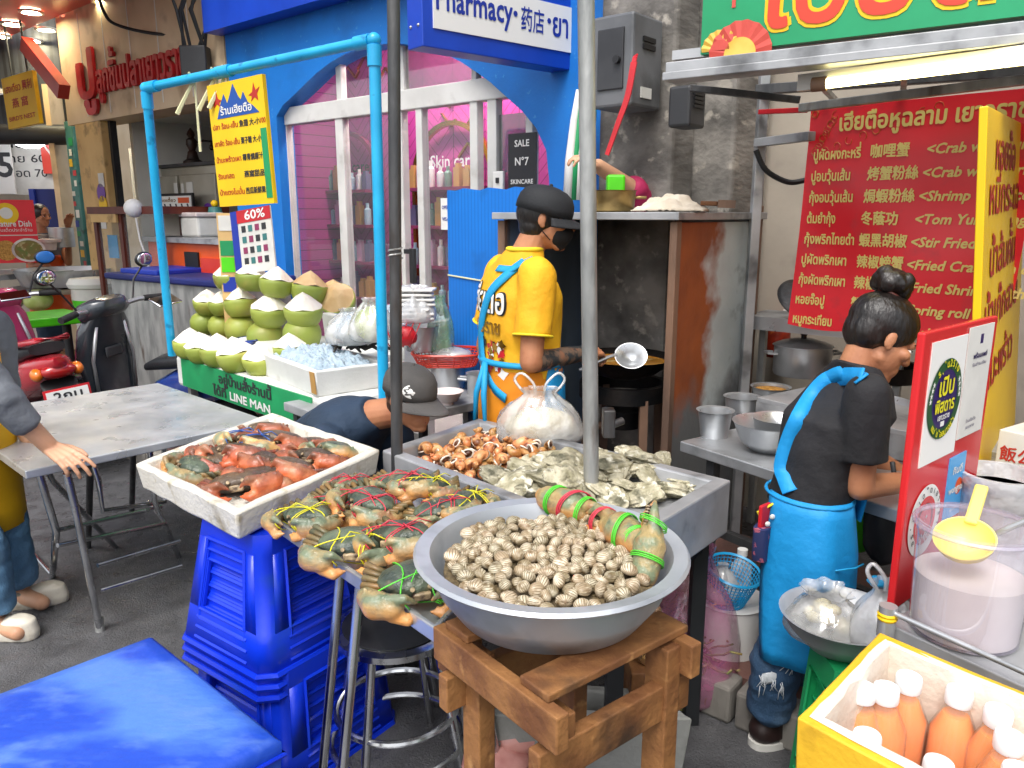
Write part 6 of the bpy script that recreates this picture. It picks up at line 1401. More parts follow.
disc(.001, RW*.05, bx_+RW*.05, by_-RH*.005, .0031, 'orange', 'orange_dot')
# tub of coconut slush, scoop, jar
film('tub_film', 'cfc4dc', .22, .12, .04); mat('slush', 'e8dfdd', 'ded3d2', 9, .5)
p = PZ(962, 632, zD); 
t = thing('clear_tub', 'large lilac tinted clear plastic tub half full of milky drink', 'tub', (p.x, p.y, zD)); r_ = .098
MB().lathe([(.001, .002), (r_*.9, .002), (r_*.97, .006), (r_*1.03, .205), (r_*1.07, .215), (r_*1.07, .23), (r_*1.03, .23)], None, 48, cap1=False).build('tub', 'tub_film', t, local=True, smooth=50)
MB().lathe([(.001, .006), (r_*.88, .006), (r_*.94, .01), (r_*.985, .125), (.001, .13)], None, 48).build('drink', 'slush', t, local=True, smooth=40)
MB().tube([(math.cos(2*math.pi*i/40)*r_*1.08, math.sin(2*math.pi*i/40)*r_*1.08, .222) for i in range(40)], .005, 6, closed=True).build('rim', 'tub_film', t, local=True)
mat('scoop_yellow', 'f0dc7a', 'e8d068', 4, .35)
ps_ = PY(958, 545, p.y-.0); t2 = thing('scoop', 'pale yellow plastic scoop lying in the top of the clear tub', 'scoop', m=T(p.x-.025, p.y-.01, zD+.19) @ RZ(48) @ RY(-30) @ M.Scale(.86, 4))
MB().lathe([(.001, -.025), (.03, -.02), (.055, .0), (.062, .02), (.058, .02), (.05, .002), (.028, -.015), (.001, -.02)], None, 32).build('bowl', 'scoop_yellow', t2, local=True, smooth=60); MB().bar((.05, 0, .012), (.15, 0, .035), .028, .012, side=UP).build('handle', 'scoop_yellow', t2, local=True, smooth=0, bevel=.005)
p = PZ(1000, 575, zD); t = thing('lidded_tub', 'white rimmed round tub behind the clear one', 'tub', (p.x+.01, p.y+.06, zD)); MB().lathe([(.001, 0), (.08, 0), (.085, .2), (.09, .205), (.09, .225), (.08, .225), (.075, .19), (.001, .185)], None, 40).build('tub', 'milky_film', t, local=True, smooth=50); MB().lathe([(.001, .19), (.076, .19)], None, 30, cap0=False).build('drink', 'slush', t, local=True)
b = MB(); b.tube([PZ(985, 538, .99), PZ(1040, 515, 1.06)], .006, 8); q = b.build('ladle', 'steel'); tag(q, 'steel ladle handle leaning out of the round tub', 'ladle')
p = PZ(1008, 520, zD); t = thing('carton', 'white carton printed with red Chinese letters by the yellow board', 'carton', m=FM(V((p.x+.03, p.y+.1, zD)), du, dn, UP)); MB().box((.08, .1, .11), (.2, .2, .22)).build('box', 'paper', t, local=True, smooth=0, bevel=.003)
bm2 = FM((0, -.0008, 0), V((1, 0, 0)), V((0, 0, 1)), V((0, -1, 0))); MB().text('飯公司', .045, bm2 @ T(-.01, .14, 0), 'l', .02).build('lettering', 'ink_red', t, local=True, smooth=0); MB().box((.1, .06, .235), (.12, .08, .03)).build('gold_tin', 'gold', t, local=True, bevel=.004)
# yellow foam box with juice bottles on a green crate
zY = .86
j0, j1, j2 = PZ(797, 717, zY), PZ(880, 632, zY), PZ(1024, 692, zY); ju = (j2-j1).normalized(); o = [j0, j1, j1+ju*.58, j0+ju*.58]
mat('foam_yellow', 'eab92c', 'dcab24', 4, .6, bump=.2, bsc=60, dirt=('b98c22', 8, .6, .75)); mat('foam_liner', 'e6ddd0', 'd8cdbd', 6, .6, bump=.3, bsc=60)
c = sum(o, V((0, 0, 0)))/4; t = thing('juice_box', 'yellow foam box with white liner full of orange juice bottles', 'foam box', (c.x, c.y, .55))
b = MB(); lo = [V((p.x, p.y, .55)) for p in inset(o, .02)]; ri = inset(o, .022); md = [p-UP*.1 for p in inset(o, .004)]
b.loft([edge_pts(x, 7, .0012) for x in (lo, [p-UP*.19 for p in inset(o, .013)], [p-UP*.185 for p in inset(o, .006)], [p-UP*.145 for p in inset(o, .006)], [p-UP*.14 for p in inset(o, .012)], [p-UP*.105 for p in inset(o, .010)], [p-UP*.1 for p in inset(o, .003)], o, ri, [V((p.x, p.y, .57)) for p in inset(o, .03)])], caps=True); fix_normals(b.build('box', 'foam_yellow', t, smooth=50, bevel=.004))
b = MB(); b.loft([edge_pts(inset([p+UP*.002 for p in o], .014), 8, .002), edge_pts(inset([p+UP*.003 for p in o], .03), 8, .003), edge_pts([V((p.x, p.y, zY-.05)) for p in inset(o, .034)], 8, .0015), edge_pts([V((p.x, p.y, .585)) for p in inset(o, .045)], 8, .0)], caps=False); n_ = len(b.v); b.f.append(tuple(range(n_-32, n_))); b.mi.append(0); fix_normals(b.build('liner', 'foam_liner', t, smooth=50))
mat('juice', 'ff9410', 'fa860c', 5, .3); film('juice_film', 'fbeed8', .2, .06, .06); mat('cap_white', 'eeeeee', None, rough=.35)
jb = None; LB = ['juice bottle at the back of the box, middle of three', 'juice bottle at the left of the back three', 'juice bottle standing alone in the middle of the box', 'juice bottle at the back right of the box', 'juice bottle nearest the right edge of the picture', 'juice bottle whose cap alone shows over the front wall at left', 'juice bottle at the front wall, centre', 'juice bottle in the front right corner', 'juice bottle just behind the left front one']
for i, (px, py, z) in enumerate(((866, 690, .845), (889, 688, .845), (907, 676, .85), (956, 692, .845), (998, 707, .845), (1010, 735, .845), (873, 736, .84), (932, 763, .84), (1018, 770, .84))):
    p = PZ(px, py, z); m_ = T(p.x, p.y, z-.225) @ RZ(i*40) @ RX((i*37) % 7-3)
    if jb is None:
        jb = thing('juice_bottle', 'x', 'bottle', m=m_, group='orange juice bottles in the yellow box')
        MB().lathe([(.001, .004), (.03, .004), (.034, .012), (.034, .15), (.02, .182), (.001, .182)], None, 28).build('juice', 'juice', jb, local=True, smooth=50)
        MB().lathe([(.001, 0), (.033, 0), (.0365, .01), (.0365, .06), (.035, .065), (.0365, .07), (.0365, .15), (.018, .195), (.0165, .21)], None, 28, cap1=False).build('bottle', 'juice_film', jb, local=True, smooth=50)
        b = MB(); b.lathe([(.001, .2), (.0195, .2), (.0205, .203), (.0205, .222), (.019, .226), (.001, .227)], None, 30); b.build('cap', 'cap_white', jb, local=True, smooth=40); o_ = jb
    else: o_ = dup(jb, m_)
    o_['label'] = LB[(1, 0, 2, 2, 3, 4, 5, 6, 7)[i]] if i != 2 else 'juice bottle standing farthest back in the box'
cc = sum(o, V((0, 0, 0)))/4
t = thing('green_crate', 'green plastic crate under the yellow juice box', 'crate', (cc.x, cc.y, 0)); b = MB(); oo = inset(o, .03); b.hexa([V((p.x, p.y, 0)) for p in inset(o, .05)], [V((p.x, p.y, .545)) for p in oo]); fix_normals(b.build('body', 'green', t, smooth=0, bevel=.01)); b = MB(); b.tube([V((p.x, p.y, .52)) for p in inset(o, .024)], .012, 6, closed=True); b.tube([V((p.x, p.y, .3)) for p in inset(o, .035)], .01, 6, closed=True); b.build('rim', 'green', t)
# bowl with carrier bags on a green stool, between woman and drinks counter
p = PZ(838, 636, .55); t = thing('green_stool', 'green plastic stool behind the yellow box', 'stool', (p.x+.075, p.y-.0, 0))
b = stool_bm(.50, .22, .27); b.build('stool', 'green', t, local=True, smooth=30)
t = thing('waste_bowl', 'dark rimmed steel bowl piled with plastic bags', 'bowl', (p.x+.02, p.y+.03, .505)); MB().lathe([(.001, 0), (.08, 0), (.13, .05), (.15, .09), (.156, .093), (.145, .09), (.125, .05), (.001, .01)], None, 40).build('bowl', 'dull_steel', t, local=True, smooth=60)
bag('carrier_bag', 'white carrier bag with looped handles spilling from the steel bowl', (p.x+.09, p.y-.05, .55), .085, .17, 'milky_film', seed=12, handles=2, neck=.4)
t = bag('peel_bag', 'clear bag of peelings in the steel bowl', (p.x-.02, p.y+.04, .53), .10, .13, 'clear_film', seed=15, neck=.5); b = MB()
for k in range(9): b.ell((rnd.uniform(-.06, .06), rnd.uniform(-.05, .05), .03+rnd.uniform(0, .04)), (.025, .02, .016), nu=9, nv=6)
b.build('peelings', 'noodle', t, local=True, smooth=180)
q = MB().ell((0, 0, 0), (.03, .025, .012), nu=14, nv=8, fn=lambda q: 1+.2*noise.noise(q*5)).build('blue_net', 'blue_basket', smooth=180); place(q, T(p.x+.09, p.y, .70)); tag(q, 'crumpled bright blue net on the white bag in the bowl', 'net')
b = MB(); b.ell((0, 0, 0), (.06, .05, .09), nu=20, nv=14, fn=lambda q: 1+.15*noise.noise(q*3)); b.tube([(0, 0, .08), (.01, 0, .16), (.0, 0, .2)], .008, 6); q = b.build('green_bag', 'lime', smooth=180); p = PY(860, 525, 2.35); place(q, T(*p)); tag(q, 'bright green bag hanging under the kitchen counter', 'bag')
b = MB(); b.ell((0, 0, 0), (.07, .06, .12), nu=20, nv=14, fn=lambda q: 1+.15*noise.noise(q*3)); b.tube([(0, 0, .11), (.01, 0, .18), (.0, 0, .22)], .008, 6); q = b.build('dark_bag', 'dark_grey', smooth=180); p = PY(885, 528, 2.3); place(q, T(*p)); tag(q, 'dark grey bag hanging beside the green bag under the counter', 'bag')
# ================================================================ things in and before the snack shop, far left stall, scooters
IV = FMAT.inverted()
def LP(px, py, Y): return PY(px, py, Y)
# steel fridge with carvings on top
mat('fridge_steel', 'b9b4a6', 'a7a294', 3, .35, .5)
q0 = PY(146, 168, 7.6); s_f = (IV @ q0); fw = .0
fx0, fx1 = (IV @ PY(148, 168, 7.9)), (IV @ PY(218, 166, 7.3))
fz = PY(180, 166, 7.6).z
t = thing('steel_fridge', 'tall two door steel fridge in the snack shop', 'fridge', m=FM(V((fx0.x, 0, 0)) and WF(fx0.x, 0, .55), E1, E2, UP))
FW = SZ(222, 190, .55)[0]-SZ(146, 190, .55)[0]; FX = SZ(146, 190, .55)[0]; t.matrix_world = FM(WF(FX, 0, .55), E1, E2, UP); WM[t.name] = t.matrix_world.copy()
fz = SZ(180, 167, .55)[1]
MB().box((FW/2, .35, fz/2), (FW, .7, fz)).build('cabinet', 'fridge_steel', t, local=True, smooth=0, bevel=.01)
for k in range(2):
    for z0, z1 in ((.1, fz*.48), (fz*.5, fz-.08)):
        d = MB().box((FW*(.26+.48*k), -.015, (z0+z1)/2), (FW*.44, .03, z1-z0)).build('door', 'fridge_steel', t, local=True, smooth=0, bevel=.008)
        MB().box((FW*(.44+.12*k), -.045, (z0+z1)/2), (.02, .03, .25)).build('handle', 'alu', d, smooth=0)
        
MB().box((FW/2, .34, fz+.015), (FW+.03, .74, .03)).build('top_panel', 'dark_grey', t, local=True, smooth=0)
for k, (x, z, w, h) in enumerate(((.52, fz-.25, .07, .2), (.62, fz-.22, .05, .12), (.72, fz-.28, .12, .26))): MB().box((x*FW*.9, -.033, z), (w, .004, h)).build('paper_slip', 'paper', t, local=True, smooth=0)
o = MB(); o.lathe([(.001, 0), (.1, 0), (.1, .005), (.001, .005)], RX(90), 20); o.build('round_sticker', 'purple', t, local=True, smooth=0).location = (FW*.86, -.033, fz-.45)
mat('dark_bronze', '2e2622', '4a2a20', 10, .4)
for k, (px, lb, hh) in enumerate(((157, 'dark standing figurine with a lamp on the steel fridge', .5), (174, 'small red and dark figurine in the middle of the fridge top', .24), (193, 'dark figurine group on a tray at the right of the fridge top', .36))):
    s = SZ(px, 160, .75)[0]; t = thing('figurine', lb, 'figurine', WF(s, fz+.03, .75)); b = MB()
    b.lathe([(.001, 0), (.1, 0), (.09, .04), (.06, .06), (.05, .1), (.001, .1)], None, 16); b.build('base', 'dark_bronze', t, local=True)
    b = MB(); b.lathe([(.05, .1), (.045, hh*.35), (.03, hh*.4), (.055, hh*.55), (.05, hh*.68), (.025, hh*.74), (.04, hh*.82), (.03, hh*.9), (.005, hh)], None, 14); b.build('figure', 'dark_bronze', t, local=True)
    if k != 1: b = MB(); b.tube([(.04, 0, hh*.62), (.12, 0, hh*.66), (.2, 0, hh*.64), (.2, 0, hh*.5)], .012, 6); b.ell((.2, 0, hh*.48), .03, nu=8, nv=6); b.build('hanging_lamp', 'dark_bronze', t, local=True)
# menu board on the fridge side
s0 = SZ(158, 218, .40)[0]; s1 = SZ(193, 218, .40)[0]; z0 = SZ(175, 240, .40)[1]; z1 = SZ(175, 196, .40)[1]
t = thing('noodle_menu', 'black framed white noodle menu with rows of small pictures', 'menu board', m=FM(WF(s0, z0, .40), E1, UP, -E2)); w, h = s1-s0, z1-z0
MB().box((w/2, h/2, -.01), (w+.05, h+.05, .02)).build('frame', 'black', t, local=True, smooth=0); MB().box((w/2, h/2, .002), (w, h, .006)).build('sheet', 'white', t, local=True, smooth=0)
b = MB()
for r in range(2):
    for c in range(6): b.tube([(w*(.1+.16*c), h*(.22+.36*r), .006), (w*(.13+.16*c), h*(.34+.36*r), .006), (w*(.1+.16*c), h*(.46+.36*r), .006)], .01, 5)
b.build('pictures', 'ink_dark', t, local=True); MB().box((w*.8, h*.9, .006), (w*.3, h*.12, .003)).build('orange_label', 'orange', t, local=True, smooth=0)
MB().text('ก๋วยเตี๋ยว', h*.1, T(w*.08, h*.87, .006), 'l', .02, width=w*.5).build('lettering', 'gold', t, local=True, smooth=0)
s0 = SZ(140, 200, .02)[0]; t = thing('wall_notice', 'pale notice strip with dark symbols on the snack shop wall', 'notice', m=FM(WF(SZ(136, 205, .9)[0], SZ(140, 205, .9)[1], 1.25)*0+WF(SZ(136, 205, .9)[0], 1.75, .9), E1, UP, -E2)); MB().box((.15, .2, 0), (.35, .8, .02)).build('sheet', 'paper', t, local=True, smooth=0)
for k in range(3): MB().tube([(.15+.08*math.cos(a*.7), .42-.24*k+.08*math.sin(a*.7), .012) for a in range(9)], .012, 5, closed=True).build('symbol', 'ink_dark', t, local=True)
# orange counter
s0, s1 = SZ(150, 262, -.25)[0], SZ(232, 262, -.25)[0]; zt = SZ(190, 243, -.25)[1]
t = thing('orange_counter', 'orange fronted shop counter with a black panel painted as the shade of an opening', 'counter', m=FM(WF(s0, 0, -.25), E1, E2, UP)); w = s1-s0
MB().box((w/2, .25, zt/2), (w, .5, zt)).build('body', 'orange', t, local=True, smooth=0); MB().box((w/2, .24, zt+.02), (w+.04, .56, .04)).build('worktop', 'dull_steel', t, local=True, smooth=0)
MB().box((w*.56, -.005, zt*.5), (w*.16, .02, zt*.9)).build('niche_shade', 'black', t, local=True, smooth=0); MB().box((w*.81, -.006, zt*.62), (w*.28, .02, zt*.6)).build('red_panel', 'red_plastic', t, local=True, smooth=0)  # flat black panel stands in for the shade inside the opening
b = MB()
for k in range(2): b.text(('ลูกชิ้นปลา', 'เยาวราช')[k], .12, T(w*.22, 0, 0) @ FM((0, -.003, zt*(.55-.25*k)), V((1, 0, 0)), UP, V((0, -1, 0))), 'l', .02, width=w*.22)
b.build('lettering', 'yellow', t, local=True, smooth=0)
t = thing('pink_tub', 'pale pink lidded tub on the orange counter', 'tub', WF(SZ(203, 243, -.05)[0], zt+.04, -.05)); MB().box((0, 0, .08), (.28, .22, .16), RZ(-40)).build('tub', 'paper', t, local=True, smooth=0, bevel=.02); MB().box((0, 0, .18), (.3, .24, .035), RZ(-40)).build('lid', 'china', t, local=True, smooth=0, bevel=.01)
t = thing('green_pot', 'green enamel pot at the back right of the snack shop', 'pot', WF(SZ(216, 222, .1)[0], zt+.04, .1)); MB().lathe([(.001, 0), (.1, 0), (.13, .06), (.12, .15), (.06, .19), (.05, .24), (.001, .25)], None, 20).build('body', 'teal_paint', t, local=True, smooth=50); MB().ell((0, 0, .27), .03).build('knob', 'yellow', t, local=True)
# glass food cart
p0, p1 = PY(101, 290, 6.9), PY(166, 290, 6.3)
cd_ = (p1-p0); cd_.z = 0; cw_ = cd_.length; cd_.normalize(); cnn = V((-cd_.y, cd_.x, 0))
t = thing('glass_food_cart', 'red brown framed glass food cart in front of the snack shop', 'food cart', m=FM(V((p0.x, p0.y, 0)), cd_, cnn, UP)); zc0, zc1 = .75, PY(101, 214, 6.9).z
MB().box((cw_/2, .3, zc0/2+.05), (cw_, .6, zc0-.1)).build('base', 'wood_red', t, local=True, smooth=0)
for x in (.025, cw_*.42, cw_-.025):
    for y in (.02, .58): MB().box((x, y, (zc0+zc1)/2), (.05, .04, zc1-zc0)).build('post', 'wood_red', t, local=True, smooth=0)
MB().box((cw_/2, .3, zc1+.03), (cw_+.06, .66, .06)).build('roof', 'wood_red', t, local=True, smooth=0); MB().box((cw_*.21, -.015, zc1-.02), (cw_*.4, .02, .1)).build('name_strip', 'tan_wall', t, local=True, smooth=0)
for a, b_ in ((.05, cw_*.42-.025), (cw_*.42+.025, cw_-.05)): MB().add([(a, .02, zc0), (b_, .02, zc0), (b_, .02, zc1), (a, .02, zc1)], [(0, 1, 2, 3)]).build('pane', 'cabinet_glass', t, local=True, smooth=0)
MB().box((cw_*.72, .3, zc0+.28), (cw_*.5, .5, .02)).build('shelf', 'wood_red', t, local=True, smooth=0); MB().box((.14, .08, zc1-.28), (.16, .006, .2)).build('blue_notice', 'sky_blue', t, local=True, smooth=0); MB().add([(0.03, .57, zc0), (cw_-.03, .57, zc0), (cw_-.03, .57, zc1), (.03, .57, zc1)], [(0, 1, 2, 3)]).build('back_sheet', 'inner_white', t, local=True, smooth=0)
p = PY(134, 212, 6.4); t = thing('lamp_bulb', 'white round lamp on the glass food cart with a dangling flex', 'lamp', p); MB().ell((0, 0, .03), .075).build('globe', 'white', t, local=True, smooth=180); MB().tube([PY(136, 218, 6.38), PY(140, 240, 6.36), PY(148, 262, 6.34), PY(150, 280, 6.3)], .008, 6).build('flex', 'paper', t)
# grey freezer cart
p0, p1 = PY(112, 300, 6.1), PY(222, 290, 5.3)
cd_ = (p1-p0); cd_.z = 0; cw_ = cd_.length; cd_.normalize(); cnn = V((-cd_.y, cd_.x, 0)); zc1 = PY(165, 281, 5.7).z
t = thing('steel_ice_cart', 'long dented grey steel ice cart with a blue cover behind the scooter', 'cart', m=FM(V((p0.x, p0.y, 0)), cd_, cnn, UP))
MB().box((cw_/2, .3, zc1/2+.08), (cw_, .6, zc1-.16)).build('body', 'galv', t, local=True, smooth=0, bevel=.02); MB().box((cw_/2, .3, zc1+.01), (cw_+.06, .66, .05)).build('cover', 'dark_blue', t, local=True, smooth=0, bevel=.015); MB().box((cw_*.25, .28, zc1+.05), (cw_*.35, .5, .04)).build('lid', 'ink_blue', t, local=True, smooth=0, bevel=.01)
for x in (.1, cw_-.1):
    for y in (.08, .52): MB().cyl((x, y-.02, .04), (x, y+.02, .04), .04).build('wheel', 'black', t, local=True)
p = PY(99, 332, 7.4); t = thing('waste_bin', 'white lidded plastic bin beside the glass cart', 'bin', (p.x, p.y, .12)); zb1 = PY(95, 283, 7.4).z-.12
MB().lathe([(.001, 0), (.16, 0), (.2, zb1-.05), (.215, zb1-.04), (.215, zb1), (.001, zb1)], None, 24).build('bin', 'paper', t, local=True, smooth=40); MB().lathe([(.22, zb1-.03), (.23, zb1), (.2, zb1+.05), (.001, zb1+.06)], None, 24, cap0=False).build('lid', 'white', t, local=True, smooth=40); MB().lathe([(.183, zb1*.55), (.196, zb1*.82), (.19, zb1*.82), (.18, zb1*.55)], None, 24, cap0=False, cap1=False).build('green_label', 'lime', t, local=True)
# noodle stall far left
zt = PY(60, 262, 8.0).z
t = thing('noodle_stall', 'steel noodle stall table with a food poster on its front', 'stall', (0, 0, 0)); a_, b_ = PY(-25, 285, 7.2), PY(86, 285, 8.2); a_.z = b_.z = 0
d = (b_-a_).normalized(); n = V((-d.y, d.x, 0)); L_ = (b_-a_).length; place(t, FM(a_, d, n, UP))
zt = PY(60, 272, 7.9).z
MB().box((L_/2, .4, zt-.02), (L_, .8, .05)).build('top', 'dull_steel', t, local=True, smooth=0)
for x in (.05, L_-.08):
    for y in (.06, .74): MB().cyl((x, y, 0), (x, y, zt-.04), .03).build('leg', 'black_metal', t, local=True)
for zz, w0 in ((zt+.35, .45),): MB().box((L_*.72, .55, zz), (L_*.5, .4, .03)).build('upper_shelf', 'dull_steel', t, local=True, smooth=0); [MB().cyl((x*L_, .55, zt), (x*L_, .55, zz), .015).build('shelf_post', 'alu', t, local=True) for x in (.5, .95)]
c4 = [PY(-30, 197, 7.6), PY(33, 200, 7.9), PY(41, 262, 7.9), PY(-30, 268, 7.6)]
ux = (c4[1]-c4[0]); ux.z = 0; w = ux.length; ux.normalize(); h = (c4[1].z-c4[2].z)
t = thing('food_poster', 'red food poster with a yellow logo and a picture of fried noodles', 'poster', m=FM(V((c4[0].x, c4[0].y, c4[2].z)), ux, UP))
MB().box((w/2, h/2, 0), (w, h, .02)).build('sheet', 'banner_red', t, local=True, smooth=0)
def dsc(x, y, r, z, m_, nm, sy=1): 
    o = MB(); o.add([(x+r*math.cos(2*math.pi*i/28), y+sy*r*math.sin(2*math.pi*i/28), z) for i in range(28)], [tuple(range(28))]); o.build(nm, m_, t, local=True, smooth=0)
dsc(w*.53, h*.78, h*.17, .011, 'yellow', 'logo_disc'); dsc(w*.53, h*.79, h*.09, .012, 'white', 'logo_heart'); 
MB().text('Signature Dish', h*.13, T(w*.92, h*.58, .0115), 'r', .02, width=w*.7).text('จานเด็ดประจำร้าน', h*.07, T(w*.92, h*.5, .0115), 'r', .0, width=w*.6).build('lettering', 'white', t, local=True, smooth=0)
MB().box((w/2, h*.44, .0115), (w, h*.015, .002)).build('rule', 'paper', t, local=True, smooth=0)
dsc(w*.82, h*.2, h*.24, .0115, 'china', 'plate', .8); dsc(w*.82, h*.2, h*.2, .0125, 'greens', 'noodles', .8); dsc(w*.45, h*.2, h*.16, .0115, 'fried', 'dish', 1)
for k, (px, py, Y, r, hh, nm, lb, m_, kind) in enumerate(((63, 247, 8.3, .12, .2, 'stock_pot', 'tall steel stock pot on the upper shelf of the noodle stall', 'steel', 1), (47, 250, 8.1, .09, .08, 'bowl_stack', 'stack of white bowls beside the stock pot', 'china', 1), (66, 285, 7.7, .38, .16, 'big_basin', 'very wide steel basin on the noodle stall table', 'steel', 1), (57, 292, 7.55, .36, .05, 'tray', 'flat white tray under the rim of the wide basin', 'china', 1))):
    p = PY(px, py, Y); t = thing(nm, lb, {'stock_pot': 'pot', 'bowl_stack': 'bowls', 'big_basin': 'basin', 'tray': 'tray'}[nm], p); MB().lathe(potprof(r, hh, flare=1.0 if k == 0 else 1.15), None, 32).build('body', m_, t, local=True, smooth=40)
    if k == 1: MB().lathe([(.14, hh), (.15, hh+.03), (.001, hh+.04)], None, 24, cap0=False).build('upper_bowl', 'china', t, local=True, smooth=40)
p = PY(38, 300, 7.3); q = MB().ell((0, 0, 0), (.13, .12, .10), nu=18, nv=12, fn=lambda q: 1+.06*noise.noise(q*4)).build('cabbage', 'cabbage', smooth=180); place(q, T(*p)); tag(q, 'pale cabbage by the white tray on the noodle stall', 'cabbage')
q0 = PY(48, 318, 6.6); t = thing('green_table', 'lime green square table top on a black pedestal', 'table', (q0.x, q0.y, 0)); ang = math.degrees(math.atan2(E1.y, E1.x))
MB().box((0, 0, q0.z), (.62, .5, .07), RZ(ang)).build('top', 'lime', t, local=True, smooth=0, bevel=.01); p = PY(72, 345, 6.6)
MB().cyl((.15, 0, .05), (.15, 0, q0.z-.03), .035).build('pedestal', 'black_metal', t, local=True)
for k in range(4): a = R(45+90*k+ang); MB().bar((.15, 0, .06), (.15+.28*math.cos(a), .28*math.sin(a), .02), .05, .035).build('foot', 'black_metal', t, local=True, smooth=0)
for k, (px, py, Y, m_, lb) in enumerate(((10, 305, 6.9, 'red_plastic', 'red packed crate below the noodle stall'), (52, 300, 7.3, 'wood', 'brown box of goods below the wide basin'), (58, 350, 7.2, 'white', 'small white box on the paving by the green table'))):
    p = PY(px, py, Y); s = (.5, .4, .3) if k < 2 else (.3, .15, .12); q = MB().box((0, 0, s[2]/2), s, RZ(ang)).build('storage_box', m_, smooth=0, bevel=.012); place(q, T(p.x, p.y, .0 if k < 2 else .12)); tag(q, lb, 'box')
for k, (px, py, w, h, lb) in enumerate(((18, 205-40, .9, .7, 'pale blue handwritten price sheet on the stall back wall'), (62, 150, .5, .55, 'red square sign on the stall back wall'), (-2, 168, .36, .6, 'white numbered sheet at the far left edge of the stall'))):
    p = PY(px, py, 9.7-.06*k); t = thing('wall_sheet', lb, 'sheet', m=FM(p, V((1, 0, 0)), UP)); MB().box((0, 0, 0), (w, h, .02)).build('sheet', ('paper', 'red_plastic', 'white')[k], t, local=True, smooth=0)
    b = MB()
    if k == 0: [b.text(x, .13, T(-.4, .2-.17*i, .011), 'l', .01, width=.75) for i, x in enumerate(('ข้าวผัด 50', 'ผัดไทย 60', 'หอยทอด 70'))]
    elif k == 1: b.tube([(.2*math.cos(a*.5), .1+.2*math.sin(a*.5), .012) for a in range(10)], .015, 5)
    else: b.text('5', .4, T(.1, -.1, .011), 'c', .02)
    b.build('lettering' if k != 1 else 'swirl', 'ink_dark' if k != 1 else 'paper', t, local=True, smooth=0)
# ================================================================ scooters
mat('scooter_pink', 'd0487a', 'c2406e', 3, .22, coat=.6); mat('scooter_red', 'b4202c', 'a01a26', 3, .22, coat=.6); mat('scooter_black', '3c4249', '2d3238', 3, .25, coat=.6); mat('scooter_navy', '2a4490', '22387c', 3, .22, coat=.6)
mat('rubber', '161616', '202020', 20, .8, bump=.3, bsc=60); mat('seat_vinyl', '24262a', '1b1d20', 8, .45, bump=.2, bsc=40); mat('mirror', 'c8ccd2', None, rough=.05, metal=1); mat('lens_red', 'a01818', None, rough=.15, coat=.5); mat('lens_amber', 'd8701c', None, rough=.15, coat=.5); mat('mirror_blue', '2f6fb8', None, rough=.2)
def wheel(b_parent, x, z, r=.25):
    b = MB(); b.tube([(x+math.cos(a)*(r-.045), 0, z+math.sin(a)*(r-.045)) for a in [2*math.pi*i/32 for i in range(32)]], .045, 10, closed=True); w = b.build('tyre', 'rubber', b_parent, local=True, smooth=60)
    b = MB(); b.cyl((x, -.04, z), (x, .04, z), .06)
    for k in range(5): a = 2*math.pi*k/5; b.bar((x, 0, z), (x+math.cos(a)*(r-.08), 0, z+math.sin(a)*(r-.08)), .03, .03)
    b.tube([(x+math.cos(a)*(r-.085), 0, z+math.sin(a)*(r-.085)) for a in [2*math.pi*i/28 for i in range(28)]], .015, 6, closed=True); b.build('rim', 'alu', b_parent, local=True)
def body(pts, n=16, pw=.7): return [ring(c, V((0, 1, 0)), u, a, b, n, pw) for c, u, a, b in pts]
